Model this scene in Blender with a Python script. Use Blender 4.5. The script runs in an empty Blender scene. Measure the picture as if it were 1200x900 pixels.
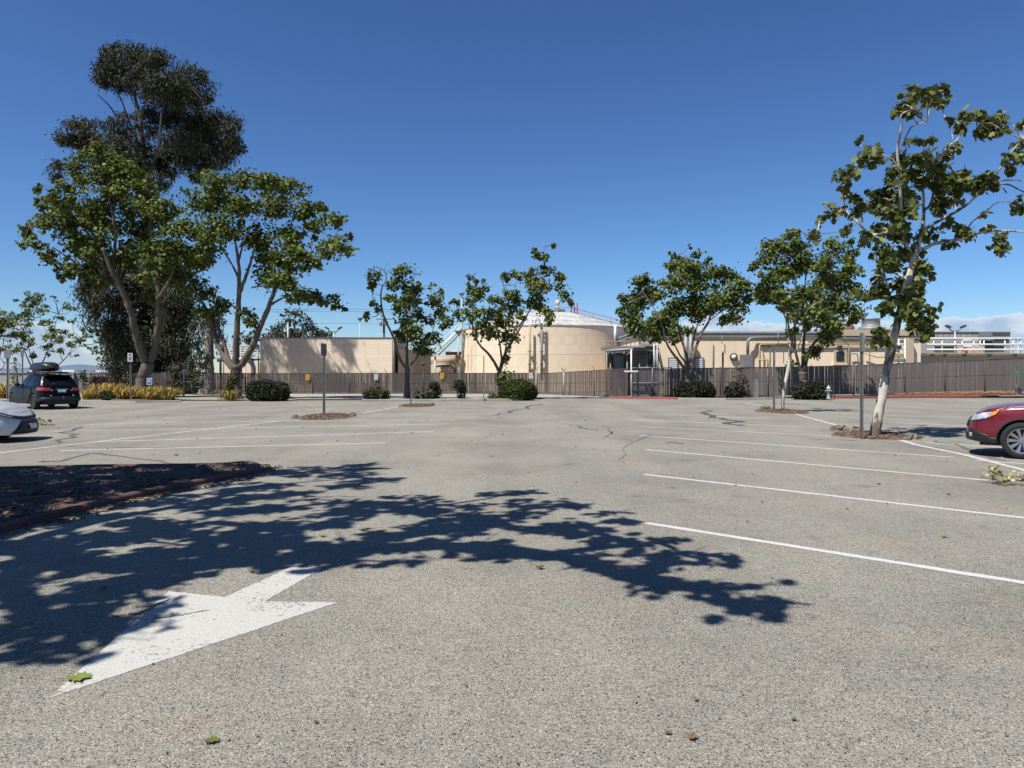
import bpy, bmesh, math, random
import numpy as np
from mathutils import Vector, Matrix

random.seed(7)
RNG = np.random.default_rng(11)
R = math.radians
SC = bpy.context.scene
COL = SC.collection

# ------------------------------------------------------------------ camera
F, HX, HY, CZ = 850.0, 600.0, 438.0, 1.6      # focal length and horizon of the photograph in its own pixels
cam_data = bpy.data.cameras.new('camera')
cam = bpy.data.objects.new('camera', cam_data); COL.objects.link(cam)
cam_data.sensor_width = 36.0
cam_data.lens = F / 1200.0 * 36.0
cam_data.shift_y = -(450.0 - HY) / 1200.0
cam_data.clip_start, cam_data.clip_end = 0.1, 30000.0
cam.location = (0, 0, CZ); cam.rotation_euler = (R(90), 0, 0)
SC.camera = cam

# ------------------------------------------------------------------ sun and sky
SUN_EL, SUN_A = 58.0, 43.0       # elevation; heading of the light measured from +X towards +Y
SDIR = (math.cos(R(SUN_A)), math.sin(R(SUN_A)))
SUNK = 1.0 / math.tan(R(SUN_EL))
sun_data = bpy.data.lights.new('sun', 'SUN')
sun_data.energy = 5.0; sun_data.angle = R(0.53); sun_data.color = (1.0, 0.97, 0.92)
sun = bpy.data.objects.new('sun', sun_data); COL.objects.link(sun)
ld = Vector((math.cos(R(SUN_EL)) * SDIR[0], math.cos(R(SUN_EL)) * SDIR[1], -math.sin(R(SUN_EL))))
sun.rotation_euler = ld.to_track_quat('-Z', 'Y').to_euler()
sun.location = (-20, -15, 40)

world = bpy.data.worlds.new('World'); SC.world = world; world.use_nodes = True
wn, wl = world.node_tree.nodes, world.node_tree.links
wn.clear()
wout = wn.new('ShaderNodeOutputWorld'); wbg = wn.new('ShaderNodeBackground')
sky = wn.new('ShaderNodeTexSky'); sky.sky_type = 'NISHITA'; sky.sun_disc = False
sky.sun_elevation = R(SUN_EL); sky.sun_rotation = math.atan2(-SDIR[0], -SDIR[1])
sky.altitude = 0; sky.air_density = 1.0; sky.dust_density = 0.0; sky.ozone_density = 10.0
wbg.inputs['Strength'].default_value = 0.0528
# low cumulus bank over the horizon
tc = wn.new('ShaderNodeTexCoord'); sep = wn.new('ShaderNodeSeparateXYZ')
wl.new(tc.outputs['Generated'], sep.inputs[0])
def wmath(op, a, b=None, c=None, clamp=False):
    n = wn.new('ShaderNodeMath'); n.operation = op; n.use_clamp = clamp
    for i, v in enumerate((a, b, c)):
        if v is None: continue
        if isinstance(v, (int, float)): n.inputs[i].default_value = v
        else: wl.new(v, n.inputs[i])
    return n.outputs[0]
def wrange(v, a, b, c, d):
    n = wn.new('ShaderNodeMapRange'); n.clamp = True; n.interpolation_type = 'SMOOTHSTEP'
    wl.new(v, n.inputs[0])
    for i, q in enumerate((a, b, c, d)): n.inputs[i + 1].default_value = q
    return n.outputs[0]
mp = wn.new('ShaderNodeMapping'); mp.inputs['Scale'].default_value = (1.0, 1.0, 2.2)
wl.new(tc.outputs['Generated'], mp.inputs[0])
cn = wn.new('ShaderNodeTexNoise'); cn.inputs['Scale'].default_value = 17.0; cn.inputs['Detail'].default_value = 8.0; cn.inputs['Roughness'].default_value = 0.55
wl.new(mp.outputs[0], cn.inputs['Vector'])
bign = wn.new('ShaderNodeTexNoise'); bign.inputs['Scale'].default_value = 2.6; bign.inputs['Detail'].default_value = 2.0
bm_ = wn.new('ShaderNodeMapping'); bm_.inputs['Location'].default_value = (3.7, 1.2, 0.0); bm_.inputs['Scale'].default_value = (1, 1, 0.0)
wl.new(tc.outputs['Generated'], bm_.inputs[0]); wl.new(bm_.outputs[0], bign.inputs['Vector'])
# the bank stands to the right of the view (+X) with a smaller tail on the left horizon
azr = wrange(sep.outputs[0], 0.06, 0.24, 0.0, 1.0)
azl = wrange(sep.outputs[0], -0.42, -0.55, 0.0, 0.85)
az = wmath('MAXIMUM', azr, azl)
topz = wmath('MULTIPLY_ADD', cn.outputs['Fac'], 0.095, 0.006)
topz = wmath('MULTIPLY_ADD', bign.outputs['Fac'], 0.03, topz)
topz = wmath('MULTIPLY', topz, wmath('MULTIPLY_ADD', az, 0.95, 0.05))
dz = wmath('SUBTRACT', topz, sep.outputs[2])
mask = wrange(dz, -0.001, 0.005, 0.0, 1.0)
mask = wmath('MULTIPLY', mask, az)
mask = wmath('MULTIPLY', mask, 0.8)
cb = wrange(dz, 0.003, 0.022, 1.0, 0.0)          # sunlit tops, blue-grey bases
cc = wn.new('ShaderNodeMixRGB'); wl.new(cb, cc.inputs[0])
cc.inputs[1].default_value = (5.2, 6.4, 8.8, 1); cc.inputs[2].default_value = (9.2, 9.9, 10.8, 1)
mixc = wn.new('ShaderNodeMixRGB'); wl.new(mask, mixc.inputs[0]); skg = wn.new('ShaderNodeGamma'); skg.inputs[1].default_value = 1.22; wl.new(sky.outputs[0], skg.inputs[0]); wl.new(skg.outputs[0], mixc.inputs[1]); wl.new(cc.outputs[0], mixc.inputs[2])
wl.new(mixc.outputs[0], wbg.inputs['Color']); wl.new(wbg.outputs[0], wout.inputs['Surface'])

SC.view_settings.view_transform = 'Standard'
SC.view_settings.look = 'None'
SC.view_settings.exposure = 0.58
SC.view_settings.gamma = 1.0

# ------------------------------------------------------------------ helpers
def V(x, y, Y):                    # photo pixel at a known distance -> world
    return Vector(((x - HX) / F * Y, Y, CZ + (HY - y) / F * Y))
def G(x, y, z=0.0):                # photo pixel on level ground -> world
    Y = (CZ - z) * F / (y - HY)
    return Vector(((x - HX) / F * Y, Y, z))

def tag(o, label=None, cat=None, group=None, kind=None):
    if label: o['label'] = label
    if cat: o['category'] = cat
    if group: o['group'] = group
    if kind: o['kind'] = kind
    return o
def empty(name, loc=(0, 0, 0), rz=0.0, label=None, cat=None, group=None):
    o = bpy.data.objects.new(name, None); COL.objects.link(o)
    o.location = loc; o.rotation_euler = (0, 0, rz); o.empty_display_size = 0.2
    return tag(o, label, cat, group)

class MB:
    def __init__(s): s.v = []; s.f = []
    def add(s, vs, fs):
        b = len(s.v); s.v += [tuple(v) for v in vs]; s.f += [tuple(i + b for i in f) for f in fs]; return s
    def box(s, c, d, rz=0.0, M=None):
        x, y, z = d[0] / 2, d[1] / 2, d[2] / 2
        vs = [Vector(p) for p in ((-x,-y,-z),(x,-y,-z),(x,y,-z),(-x,y,-z),(-x,-y,z),(x,-y,z),(x,y,z),(-x,y,z))]
        if rz: vs = [Matrix.Rotation(rz, 3, 'Z') @ p for p in vs]
        if M is not None: vs = [M @ p for p in vs]
        c = Vector(c)
        return s.add([p + c for p in vs], [(0,3,2,1),(4,5,6,7),(0,1,5,4),(1,2,6,5),(2,3,7,6),(3,0,4,7)])
    def tube(s, pts, rad, n=8, cap=True):
        pts = [Vector(p) for p in pts]
        if not hasattr(rad, '__len__'): rad = [rad] * len(pts)
        ring = []; up = None
        b = len(s.v)
        for i, p in enumerate(pts):
            d = (pts[min(i + 1, len(pts) - 1)] - pts[max(i - 1, 0)])
            if d.length < 1e-9: d = Vector((0, 0, 1))
            d.normalize()
            if up is None:
                up = d.orthogonal().normalized()
            else:
                up = (up - d * up.dot(d))
                up = up.normalized() if up.length > 1e-6 else d.orthogonal().normalized()
            w = d.cross(up)
            for k in range(n):
                a = 2 * math.pi * k / n
                s.v.append(tuple(p + (up * math.cos(a) + w * math.sin(a)) * rad[i]))
        for i in range(len(pts) - 1):
            for k in range(n):
                k2 = (k + 1) % n
                s.f.append((b + i*n + k, b + i*n + k2, b + (i+1)*n + k2, b + (i+1)*n + k))
        if cap:
            s.f.append(tuple(b + k for k in range(n))[::-1])
            s.f.append(tuple(b + (len(pts)-1)*n + k for k in range(n)))
        return s
    def lathe(s, prof, c=(0, 0, 0), n=24, M=None, a0=0.0, a1=2*math.pi):
        c = Vector(c); full = abs(a1 - a0 - 2*math.pi) < 1e-6
        m = n if full else n + 1; b = len(s.v)
        for (r, z) in prof:
            for k in range(m):
                a = a0 + (a1 - a0) * k / n
                p = Vector((r*math.cos(a), r*math.sin(a), z))
                if M is not None: p = M @ p
                s.v.append(tuple(p + c))
        for i in range(len(prof) - 1):
            for k in range(n):
                k2 = (k + 1) % m
                s.f.append((b+i*m+k, b+i*m+k2, b+(i+1)*m+k2, b+(i+1)*m+k))
        return s
    def poly(s, pts, z=None, h=None):
        n = len(pts); P = [Vector((p[0], p[1], p[2] if z is None else z)) for p in pts]
        if h is None: return s.add(P, [tuple(range(n))])
        Q = [p + Vector((0, 0, h)) for p in P]
        return s.add(P + Q, [tuple(range(n))[::-1], tuple(range(n, 2*n))] + [(i, (i+1) % n, n+(i+1) % n, n+i) for i in range(n)])
    def grid(s, pts, nu, nv):         # pts[u*nv+v]
        return s.add(pts, [(u*nv+v, (u+1)*nv+v, (u+1)*nv+v+1, u*nv+v+1) for u in range(nu-1) for v in range(nv-1)])
    def build(s, name, mat, parent=None, smooth=False, bevel=0.0, fix=True, loc=None):
        me = bpy.data.meshes.new(name); me.from_pydata(s.v, [], s.f); me.validate(); me.materials.append(mat)
        if fix:
            bm = bmesh.new(); bm.from_mesh(me); bmesh.ops.recalc_face_normals(bm, faces=bm.faces); bm.to_mesh(me); bm.free()
        if smooth: me.polygons.foreach_set('use_smooth', [True] * len(me.polygons))
        me.update()
        o = bpy.data.objects.new(name, me); COL.objects.link(o)
        if parent is not None: o.parent = parent
        if loc is not None: o.location = loc
        if bevel:
            m = o.modifiers.new('bevel', 'BEVEL'); m.width = bevel; m.segments = 2; m.limit_method = 'ANGLE'
        return o
def rel(o, root):                   # meshes built in world coordinates under a root Empty
    o.parent = root
    o.matrix_parent_inverse = root.matrix_basis.inverted()
    return o

# ------------------------------------------------------------------ materials
def newmat(name):
    m = bpy.data.materials.new(name); m.use_nodes = True
    nt = m.node_tree; nt.nodes.clear()
    out = nt.nodes.new('ShaderNodeOutputMaterial'); b = nt.nodes.new('ShaderNodeBsdfPrincipled')
    nt.links.new(b.outputs[0], out.inputs['Surface'])
    return m, nt.nodes, nt.links, b, out
def ramp(nodes, stops):
    r = nodes.new('ShaderNodeValToRGB'); e = r.color_ramp.elements
    while len(e) < len(stops): e.new(0.5)
    for i, (p, c) in enumerate(stops): e[i].position = p; e[i].color = (*c, 1)
    return r
def surf(name, c1, c2=None, scale=3.0, rough=0.8, bump=0.0, bscale=None, metal=0.0, stretch=(1, 1, 1), detail=6, spec=0.5, coat=0.0, edge=(0.3, 0.7), streak=0.0):
    m, n, l, b, out = newmat(name)
    b.inputs['Roughness'].default_value = rough; b.inputs['Metallic'].default_value = metal
    b.inputs['Specular IOR Level'].default_value = spec; b.inputs['Coat Weight'].default_value = coat; b.inputs['Coat Roughness'].default_value = 0.05
    if c2 is None: c2 = tuple(v * 0.82 for v in c1)
    t = n.new('ShaderNodeTexCoord'); mpg = n.new('ShaderNodeMapping'); mpg.inputs['Scale'].default_value = stretch
    l.new(t.outputs['Object'], mpg.inputs[0])
    no = n.new('ShaderNodeTexNoise'); no.inputs['Scale'].default_value = scale; no.inputs['Detail'].default_value = detail; no.inputs['Roughness'].default_value = 0.6
    l.new(mpg.outputs[0], no.inputs['Vector'])
    r = ramp(n, [(edge[0], c2), (edge[1], c1)]); l.new(no.outputs['Fac'], r.inputs[0]); l.new(r.outputs[0], b.inputs['Base Color'])
    if streak:
        sm = n.new('ShaderNodeMapping'); sm.inputs['Scale'].default_value = (2.2, 2.2, 0.10); l.new(t.outputs['Object'], sm.inputs[0])
        sn = n.new('ShaderNodeTexNoise'); sn.inputs['Scale'].default_value = 1.3; sn.inputs['Detail'].default_value = 7; sn.inputs['Roughness'].default_value = 0.7; l.new(sm.outputs[0], sn.inputs['Vector'])
        sr = ramp(n, [(0.36, (1-streak, 1-streak*1.05, 1-streak*1.12)), (0.52, (1, 1, 1))]); l.new(sn.outputs['Fac'], sr.inputs[0])
        sx = n.new('ShaderNodeMixRGB'); sx.blend_type = 'MULTIPLY'; sx.inputs[0].default_value = 1; l.new(r.outputs[0], sx.inputs[1]); l.new(sr.outputs[0], sx.inputs[2]); l.new(sx.outputs[0], b.inputs['Base Color'])
    if bump:
        bn = n.new('ShaderNodeTexNoise'); bn.inputs['Scale'].default_value = bscale or scale * 8; bn.inputs['Detail'].default_value = 4
        l.new(mpg.outputs[0], bn.inputs['Vector'])
        bu = n.new('ShaderNodeBump'); bu.inputs['Strength'].default_value = bump; bu.inputs['Distance'].default_value = 0.02
        l.new(bn.outputs['Fac'], bu.inputs['Height']); l.new(bu.outputs[0], b.inputs['Normal'])
    return m
def leafmat(name, stops, trans=0.25, rough=0.55):
    m, n, l, b, out = newmat(name)
    a = n.new('ShaderNodeAttribute'); a.attribute_name = 'var'
    r = ramp(n, stops); l.new(a.outputs['Fac'], r.inputs[0]); l.new(r.outputs[0], b.inputs['Base Color'])
    b.inputs['Roughness'].default_value = rough; b.inputs['Specular IOR Level'].default_value = 0.16
    t = n.new('ShaderNodeBsdfTranslucent'); l.new(r.outputs[0], t.inputs['Color'])
    mx = n.new('ShaderNodeMixShader'); mx.inputs[0].default_value = trans
    l.new(b.outputs[0], mx.inputs[1]); l.new(t.outputs[0], mx.inputs[2]); l.new(mx.outputs[0], out.inputs['Surface'])
    return m

def asphalt_nodes(n, l):
    """weathered, open-textured asphalt: light aggregate in a darker binder"""
    t = n.new('ShaderNodeTexCoord')
    vo = n.new('ShaderNodeTexVoronoi'); vo.inputs['Scale'].default_value = 150.0; l.new(t.outputs['Object'], vo.inputs['Vector'])
    sp = n.new('ShaderNodeSeparateColor'); l.new(vo.outputs['Color'], sp.inputs[0])
    st = ramp(n, [(0.0, (0.03, 0.028, 0.025)), (0.10, (0.07, 0.067, 0.061)), (0.17, (0.168, 0.162, 0.146)), (0.55, (0.208, 0.202, 0.184)), (0.9, (0.248, 0.24, 0.219)), (1.0, (0.40, 0.385, 0.35))])
    l.new(sp.outputs[0], st.inputs[0])
    # binder shows between the stones
    ed = ramp(n, [(0.4, (1, 1, 1)), (0.85, (0.55, 0.54, 0.53))]); l.new(vo.outputs['Distance'], ed.inputs[0])
    mu = n.new('ShaderNodeMixRGB'); mu.blend_type = 'MULTIPLY'; mu.inputs[0].default_value = 0.75
    l.new(st.outputs[0], mu.inputs[1]); l.new(ed.outputs[0], mu.inputs[2])
    # wear, stains, patches
    n1 = n.new('ShaderNodeTexNoise'); n1.inputs['Scale'].default_value = 0.35; n1.inputs['Detail'].default_value = 9; n1.inputs['Roughness'].default_value = 0.65
    l.new(t.outputs['Object'], n1.inputs['Vector'])
    r1 = ramp(n, [(0.3, (0.76, 0.755, 0.74)), (0.5, (1.0, 1.0, 1.0)), (0.72, (1.18, 1.17, 1.15))]); l.new(n1.outputs['Fac'], r1.inputs[0])
    m2 = n.new('ShaderNodeMixRGB'); m2.blend_type = 'MULTIPLY'; m2.inputs[0].default_value = 1.0
    l.new(mu.outputs[0], m2.inputs[1]); l.new(r1.outputs[0], m2.inputs[2])
    n2 = n.new('ShaderNodeTexNoise'); n2.inputs['Scale'].default_value = 7.0; n2.inputs['Detail'].default_value = 7; n2.inputs['Roughness'].default_value = 0.7
    l.new(t.outputs['Object'], n2.inputs['Vector'])
    r2 = ramp(n, [(0.25, (0.72, 0.71, 0.7)), (0.45, (1, 1, 1)), (0.8, (1.12, 1.1, 1.06))]); l.new(n2.outputs['Fac'], r2.inputs[0])
    m3 = n.new('ShaderNodeMixRGB'); m3.blend_type = 'MULTIPLY'; m3.inputs[0].default_value = 1.0
    l.new(m2.outputs[0], m3.inputs[1]); l.new(r2.outputs[0], m3.inputs[2])
    nm = n.new('ShaderNodeTexNoise'); nm.inputs['Scale'].default_value = 32.0; nm.inputs['Detail'].default_value = 5; nm.inputs['Roughness'].default_value = 0.75
    l.new(t.outputs['Object'], nm.inputs['Vector'])
    rm = ramp(n, [(0.30, (0.50, 0.495, 0.49)), (0.40, (0.88, 0.88, 0.88)), (0.52, (1, 1, 1)), (0.72, (1.22, 1.21, 1.2))]); l.new(nm.outputs['Fac'], rm.inputs[0])
    mm_ = n.new('ShaderNodeMixRGB'); mm_.blend_type = 'MULTIPLY'; mm_.inputs[0].default_value = 0.85; l.new(m3.outputs[0], mm_.inputs[1]); l.new(rm.outputs[0], mm_.inputs[2]); m3 = mm_
    # reddish stones here and there
    n3 = n.new('ShaderNodeTexNoise'); n3.inputs['Scale'].default_value = 1.1; n3.inputs['Detail'].default_value = 3; l.new(t.outputs['Object'], n3.inputs['Vector'])
    r3 = ramp(n, [(0.55, (1, 1, 1)), (0.78, (1.1, 0.97, 0.9))]); l.new(n3.outputs['Fac'], r3.inputs[0])
    m4 = n.new('ShaderNodeMixRGB'); m4.blend_type = 'MULTIPLY'; m4.inputs[0].default_value = 1.0
    l.new(m3.outputs[0], m4.inputs[1]); l.new(r3.outputs[0], m4.inputs[2])
    dv = n.new('ShaderNodeTexVoronoi'); dv.inputs['Scale'].default_value = 0.85; dv.inputs['Randomness'].default_value = 1.0
    wob = n.new('ShaderNodeTexNoise'); wob.inputs['Scale'].default_value = 5.0; wob.inputs['Detail'].default_value = 4; l.new(t.outputs['Object'], wob.inputs['Vector'])
    va = n.new('ShaderNodeMixRGB'); va.blend_type = 'ADD'; va.inputs[0].default_value = 0.35; l.new(t.outputs['Object'], va.inputs[1]); l.new(wob.outputs['Color'], va.inputs[2])
    l.new(va.outputs[0], dv.inputs['Vector'])
    dr = ramp(n, [(0.03, (0.66, 0.65, 0.64)), (0.12, (0.90, 0.895, 0.89)), (0.2, (1, 1, 1))]); l.new(dv.outputs['Distance'], dr.inputs[0])
    m5 = n.new('ShaderNodeMixRGB'); m5.blend_type = 'MULTIPLY'; m5.inputs[0].default_value = 0.8; l.new(m4.outputs[0], m5.inputs[1]); l.new(dr.outputs[0], m5.inputs[2])
    tm = n.new('ShaderNodeMapping'); tm.inputs['Rotation'].default_value = (0, 0, R(11)); tm.inputs['Scale'].default_value = (0.55, 0.035, 1); l.new(t.outputs['Object'], tm.inputs[0])
    tn = n.new('ShaderNodeTexNoise'); tn.inputs['Scale'].default_value = 1.0; tn.inputs['Detail'].default_value = 5; l.new(tm.outputs[0], tn.inputs['Vector'])
    tr_ = ramp(n, [(0.3, (0.86, 0.855, 0.845)), (0.5, (1, 1, 1)), (0.7, (1.1, 1.095, 1.08))]); l.new(tn.outputs['Fac'], tr_.inputs[0])
    m6 = n.new('ShaderNodeMixRGB'); m6.blend_type = 'MULTIPLY'; m6.inputs[0].default_value = 1.0; l.new(m5.outputs[0], m6.inputs[1]); l.new(tr_.outputs[0], m6.inputs[2]); m4 = m6
    gain = n.new('ShaderNodeMixRGB'); gain.blend_type = 'MULTIPLY'; gain.inputs[0].default_value = 1.0; gain.inputs[2].default_value = (1.19, 1.165, 1.07, 1)
    l.new(m4.outputs[0], gain.inputs[1])
    bu = n.new('ShaderNodeBump'); bu.inputs['Strength'].default_value = 0.55; bu.inputs['Distance'].default_value = 0.006; bu.invert = True
    l.new(vo.outputs['Distance'], bu.inputs['Height'])
    return t, gain.outputs[0], bu.outputs[0]
def make_asphalt():
    m, n, l, b, out = newmat('asphalt'); b.inputs['Roughness'].default_value = 0.85; b.inputs['Specular IOR Level'].default_value = 0.3
    t, c, nr = asphalt_nodes(n, l); l.new(c, b.inputs['Base Color']); l.new(nr, b.inputs['Normal']); return m
def make_paint(name, col, wear):
    m, n, l, b, out = newmat(name); b.inputs['Roughness'].default_value = 0.75; b.inputs['Specular IOR Level'].default_value = 0.3
    t, c, nr = asphalt_nodes(n, l)
    w1 = n.new('ShaderNodeTexNoise'); w1.inputs['Scale'].default_value = 26.0; w1.inputs['Detail'].default_value = 8; w1.inputs['Roughness'].default_value = 0.7
    l.new(t.outputs['Object'], w1.inputs['Vector'])
    w2 = n.new('ShaderNodeTexNoise'); w2.inputs['Scale'].default_value = 1.6; w2.inputs['Detail'].default_value = 4; l.new(t.outputs['Object'], w2.inputs['Vector'])
    ad = n.new('ShaderNodeMath'); ad.operation = 'MULTIPLY_ADD'; l.new(w2.outputs['Fac'], ad.inputs[0]); ad.inputs[1].default_value = 0.5; l.new(w1.outputs['Fac'], ad.inputs[2])
    rp = ramp(n, [(wear, (0, 0, 0)), (wear + 0.08, (1, 1, 1))]); l.new(ad.outputs[0], rp.inputs[0])
    n4 = n.new('ShaderNodeTexNoise'); n4.inputs['Scale'].default_value = 70; n4.inputs['Detail'].default_value = 4; l.new(t.outputs['Object'], n4.inputs['Vector'])
    pc = ramp(n, [(0.3, tuple(v*0.8 for v in col)), (0.65, col)]); l.new(n4.outputs['Fac'], pc.inputs[0])
    mx = n.new('ShaderNodeMixRGB'); l.new(rp.outputs[0], mx.inputs[0]); l.new(c, mx.inputs[1]); l.new(pc.outputs[0], mx.inputs[2])
    l.new(mx.outputs[0], b.inputs['Base Color']); l.new(nr, b.inputs['Normal']); return m

M = {}
M['asphalt'] = make_asphalt()
M['line_paint'] = make_paint('line_paint', (0.52, 0.505, 0.46), 0.585)
M['arrow_paint'] = make_paint('arrow_paint', (0.46, 0.445, 0.40), 0.61)
M['earth'] = surf('earth', (0.30, 0.26, 0.19), (0.18, 0.15, 0.11), 0.8, 0.95, 0.5, 20)
M['gravel'] = surf('gravel', (0.32, 0.285, 0.225), (0.17, 0.145, 0.11), 3.5, 0.95, 0.6, 40)
M['concrete'] = surf('concrete', (0.34, 0.32, 0.275), (0.23, 0.215, 0.18), 1.6, 0.9, 0.3, 30)
M['tar'] = surf('tar', (0.075, 0.072, 0.067), (0.13, 0.126, 0.116), 9, 0.8, 0.3)
M['dark_tar'] = surf('dark_tar', (0.048, 0.046, 0.043), (0.085, 0.082, 0.076), 9, 0.75, 0.3)
M['stain'] = surf('stain', (0.17, 0.14, 0.11), (0.22, 0.19, 0.15), 9, 0.9, 0.3)
M['mulch'] = surf('mulch', (0.165, 0.10, 0.063), (0.07, 0.045, 0.032), 16, 0.95, 0.8, 45)
M['dark_mulch'] = surf('dark_mulch', (0.12, 0.08, 0.056), (0.04, 0.028, 0.021), 14, 0.95, 0.9, 40)
M['chip'] = surf('bark_chip', (0.19, 0.118, 0.072), (0.075, 0.048, 0.033), 3, 0.95)
M['dark_chip'] = surf('dark_bark_chip', (0.15, 0.10, 0.07), (0.05, 0.035, 0.027), 3, 0.95)
M['red_kerb'] = surf('red_kerb_paint', (0.32, 0.065, 0.062), (0.19, 0.065, 0.058), 4, 0.8, 0.3)
M['old_shaded_kerb'] = surf('old_shaded_kerb_paint', (0.105, 0.045, 0.04), (0.06, 0.045, 0.04), 5, 0.9, 0.5, edge=(.42, .55))  # patchy worn red, with the tree's shade also put into the colour
M['rock'] = surf('rock', (0.20, 0.175, 0.14), (0.10, 0.085, 0.07), 5, 0.95, 0.7)
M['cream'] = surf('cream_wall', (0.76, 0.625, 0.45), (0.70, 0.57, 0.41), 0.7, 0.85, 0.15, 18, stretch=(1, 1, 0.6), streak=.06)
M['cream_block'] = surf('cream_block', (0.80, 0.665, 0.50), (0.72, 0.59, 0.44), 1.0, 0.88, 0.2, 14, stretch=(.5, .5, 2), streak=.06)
M['cream_shade'] = surf('tan_shaded_wall', (0.46, 0.365, 0.265), (0.39, 0.31, 0.225), 0.9, 0.88, 0.15, 14)  # tan parts, plus cream walls with their shade put into the colour
M['tank_wall'] = surf('tank_wall', (0.76, 0.63, 0.465), (0.68, 0.555, 0.40), 0.8, 0.85, 0.15, 12, stretch=(1, 1, 0.4), streak=.08)
M['white_roof'] = surf('white_roof', (0.47, 0.46, 0.43), (0.27, 0.26, 0.235), 1.6, 0.75, 0.2, 6, edge=(.35, .6))
M['grey_panel'] = surf('grey_panel', (0.27, 0.255, 0.235), (0.20, 0.19, 0.175), 2, 0.85, streak=.15)
M['fascia'] = surf('grey_fascia', (0.20, 0.20, 0.205), (0.15, 0.15, 0.155), 1.5, 0.6)
M['light_metal'] = surf('light_metal', (0.42, 0.43, 0.44), (0.30, 0.31, 0.32), 3, 0.5, metal=0.3)
M['galv'] = surf('galvanised', (0.24, 0.245, 0.25), (0.165, 0.17, 0.175), 5, 0.55, metal=0.3)
M['grey_steel'] = surf('grey_steel', (0.20, 0.205, 0.205), (0.14, 0.145, 0.145), 4, 0.6)
M['dark_steel'] = surf('dark_steel', (0.045, 0.045, 0.05), (0.03, 0.03, 0.033), 4, 0.6)
M['white_paint'] = surf('white_paint', (0.66, 0.66, 0.645), (0.54, 0.54, 0.53), 3, 0.5)
M['yellow_pipe'] = surf('yellow_pipe', (0.40, 0.31, 0.12), (0.30, 0.24, 0.11), 3, 0.65)
M['olive_pipe'] = surf('olive_pipe', (0.36, 0.31, 0.18), (0.27, 0.23, 0.14), 3, 0.7)
M['red_rail'] = surf('red_rail', (0.36, 0.085, 0.09), (0.28, 0.07, 0.07), 3, 0.6)
M['slat'] = surf('brown_slat', (0.070, 0.051, 0.047), (0.056, 0.041, 0.038), 3.0, 0.75, stretch=(2.4, 2.4, 0.15), detail=3)
M['grey_slat'] = surf('grey_brown_slat', (0.128, 0.108, 0.099), (0.097, 0.082, 0.075), 3.2, 0.75, stretch=(2.4, 2.4, 0.15), detail=3)
M['fence_post'] = surf('fence_post', (0.075, 0.062, 0.055), (0.05, 0.04, 0.036), 3, 0.7)
M['sign_yellow'] = surf('sign_yellow', (0.60, 0.33, 0.012), (0.52, 0.28, 0.012), 3, 0.5)
M['sign_white'] = surf('sign_white', (0.58, 0.56, 0.56), (0.50, 0.48, 0.48), 3, 0.5)
M['sign_grey'] = surf('sign_grey', (0.20, 0.195, 0.21), (0.16, 0.155, 0.17), 3, 0.6)
M['sign_dark'] = surf('sign_print', (0.06, 0.055, 0.06), None, 3, 0.6)
M['sign_blue'] = surf('sign_blue', (0.03, 0.14, 0.45), None, 3, 0.5)
M['sign_red'] = surf('sign_red', (0.45, 0.08, 0.08), None, 3, 0.6)
M['brick'] = surf('brown_brick', (0.20, 0.095, 0.07), (0.12, 0.06, 0.05), 3, 0.9, 0.3)
M['grey_wall'] = surf('grey_building', (0.30, 0.29, 0.27), (0.24, 0.235, 0.22), 0.6, 0.85)
M['window'] = surf('dark_window', (0.02, 0.022, 0.025), None, 3, 0.15)
M['louvre'] = surf('louvre', (0.62, 0.63, 0.64), (0.5, 0.51, 0.52), 3, 0.5)
M['hill'] = surf('hill', (0.10, 0.14, 0.19), (0.075, 0.11, 0.155), 0.004, 1.0)  # blue of the distant haze is put into the surface colour
M['bark_pale'] = surf('pale_plane_bark', (0.44, 0.40, 0.34), (0.10, 0.08, 0.06), 3.0, 0.9, 0.4, 14, stretch=(1.5, 1.5, 0.45), detail=7, edge=(.44, .53))
M['bark_grey'] = surf('grey_plane_bark', (0.155, 0.125, 0.095), (0.065, 0.05, 0.04), 2.6, 0.92, 0.5, 14, stretch=(1.6, 1.6, 0.5), detail=7)
M['bark_dark'] = surf('dark_bark', (0.12, 0.10, 0.085), (0.06, 0.05, 0.045), 2.6, 0.95, 0.5, 12, stretch=(1.6, 1.6, 0.4))
M['bark_euc'] = surf('peeling_bark', (0.26, 0.22, 0.18), (0.10, 0.08, 0.065), 1.8, 0.92, 0.5, 10, stretch=(1.6, 1.6, 0.3))
M['leaf'] = leafmat('plane_leaf', [(0.0, (0.040, 0.058, 0.013)), (0.45, (0.088, 0.118, 0.022)), (0.85, (0.17, 0.20, 0.045)), (1.0, (0.21, 0.15, 0.06))])
M['leaf_light'] = leafmat('light_plane_leaf', [(0.0, (0.042, 0.059, 0.012)), (0.5, (0.098, 0.124, 0.024)), (1.0, (0.20, 0.22, 0.056))])
M['leaf_near'] = leafmat('near_plane_leaf', [(0.0, (0.045, 0.060, 0.016)), (0.45, (0.098, 0.12, 0.030)), (0.85, (0.21, 0.22, 0.075)), (1.0, (0.32, 0.31, 0.15))], 0.3)
M['leaf_dark'] = leafmat('eucalyptus_leaf', [(0.0, (0.028, 0.032, 0.019)), (0.5, (0.052, 0.057, 0.033)), (1.0, (0.118, 0.115, 0.074))], 0.15, 0.6)
M['leaf_grey'] = leafmat('grey_leaf', [(0.0, (0.035, 0.040, 0.024)), (0.5, (0.062, 0.068, 0.040)), (1.0, (0.105, 0.105, 0.07))], 0.15, 0.6)
M['leaf_bush'] = leafmat('bush_leaf', [(0.0, (0.016, 0.022, 0.006)), (0.5, (0.034, 0.042, 0.011)), (1.0, (0.075, 0.082, 0.024))], 0.12, 0.6)
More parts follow.
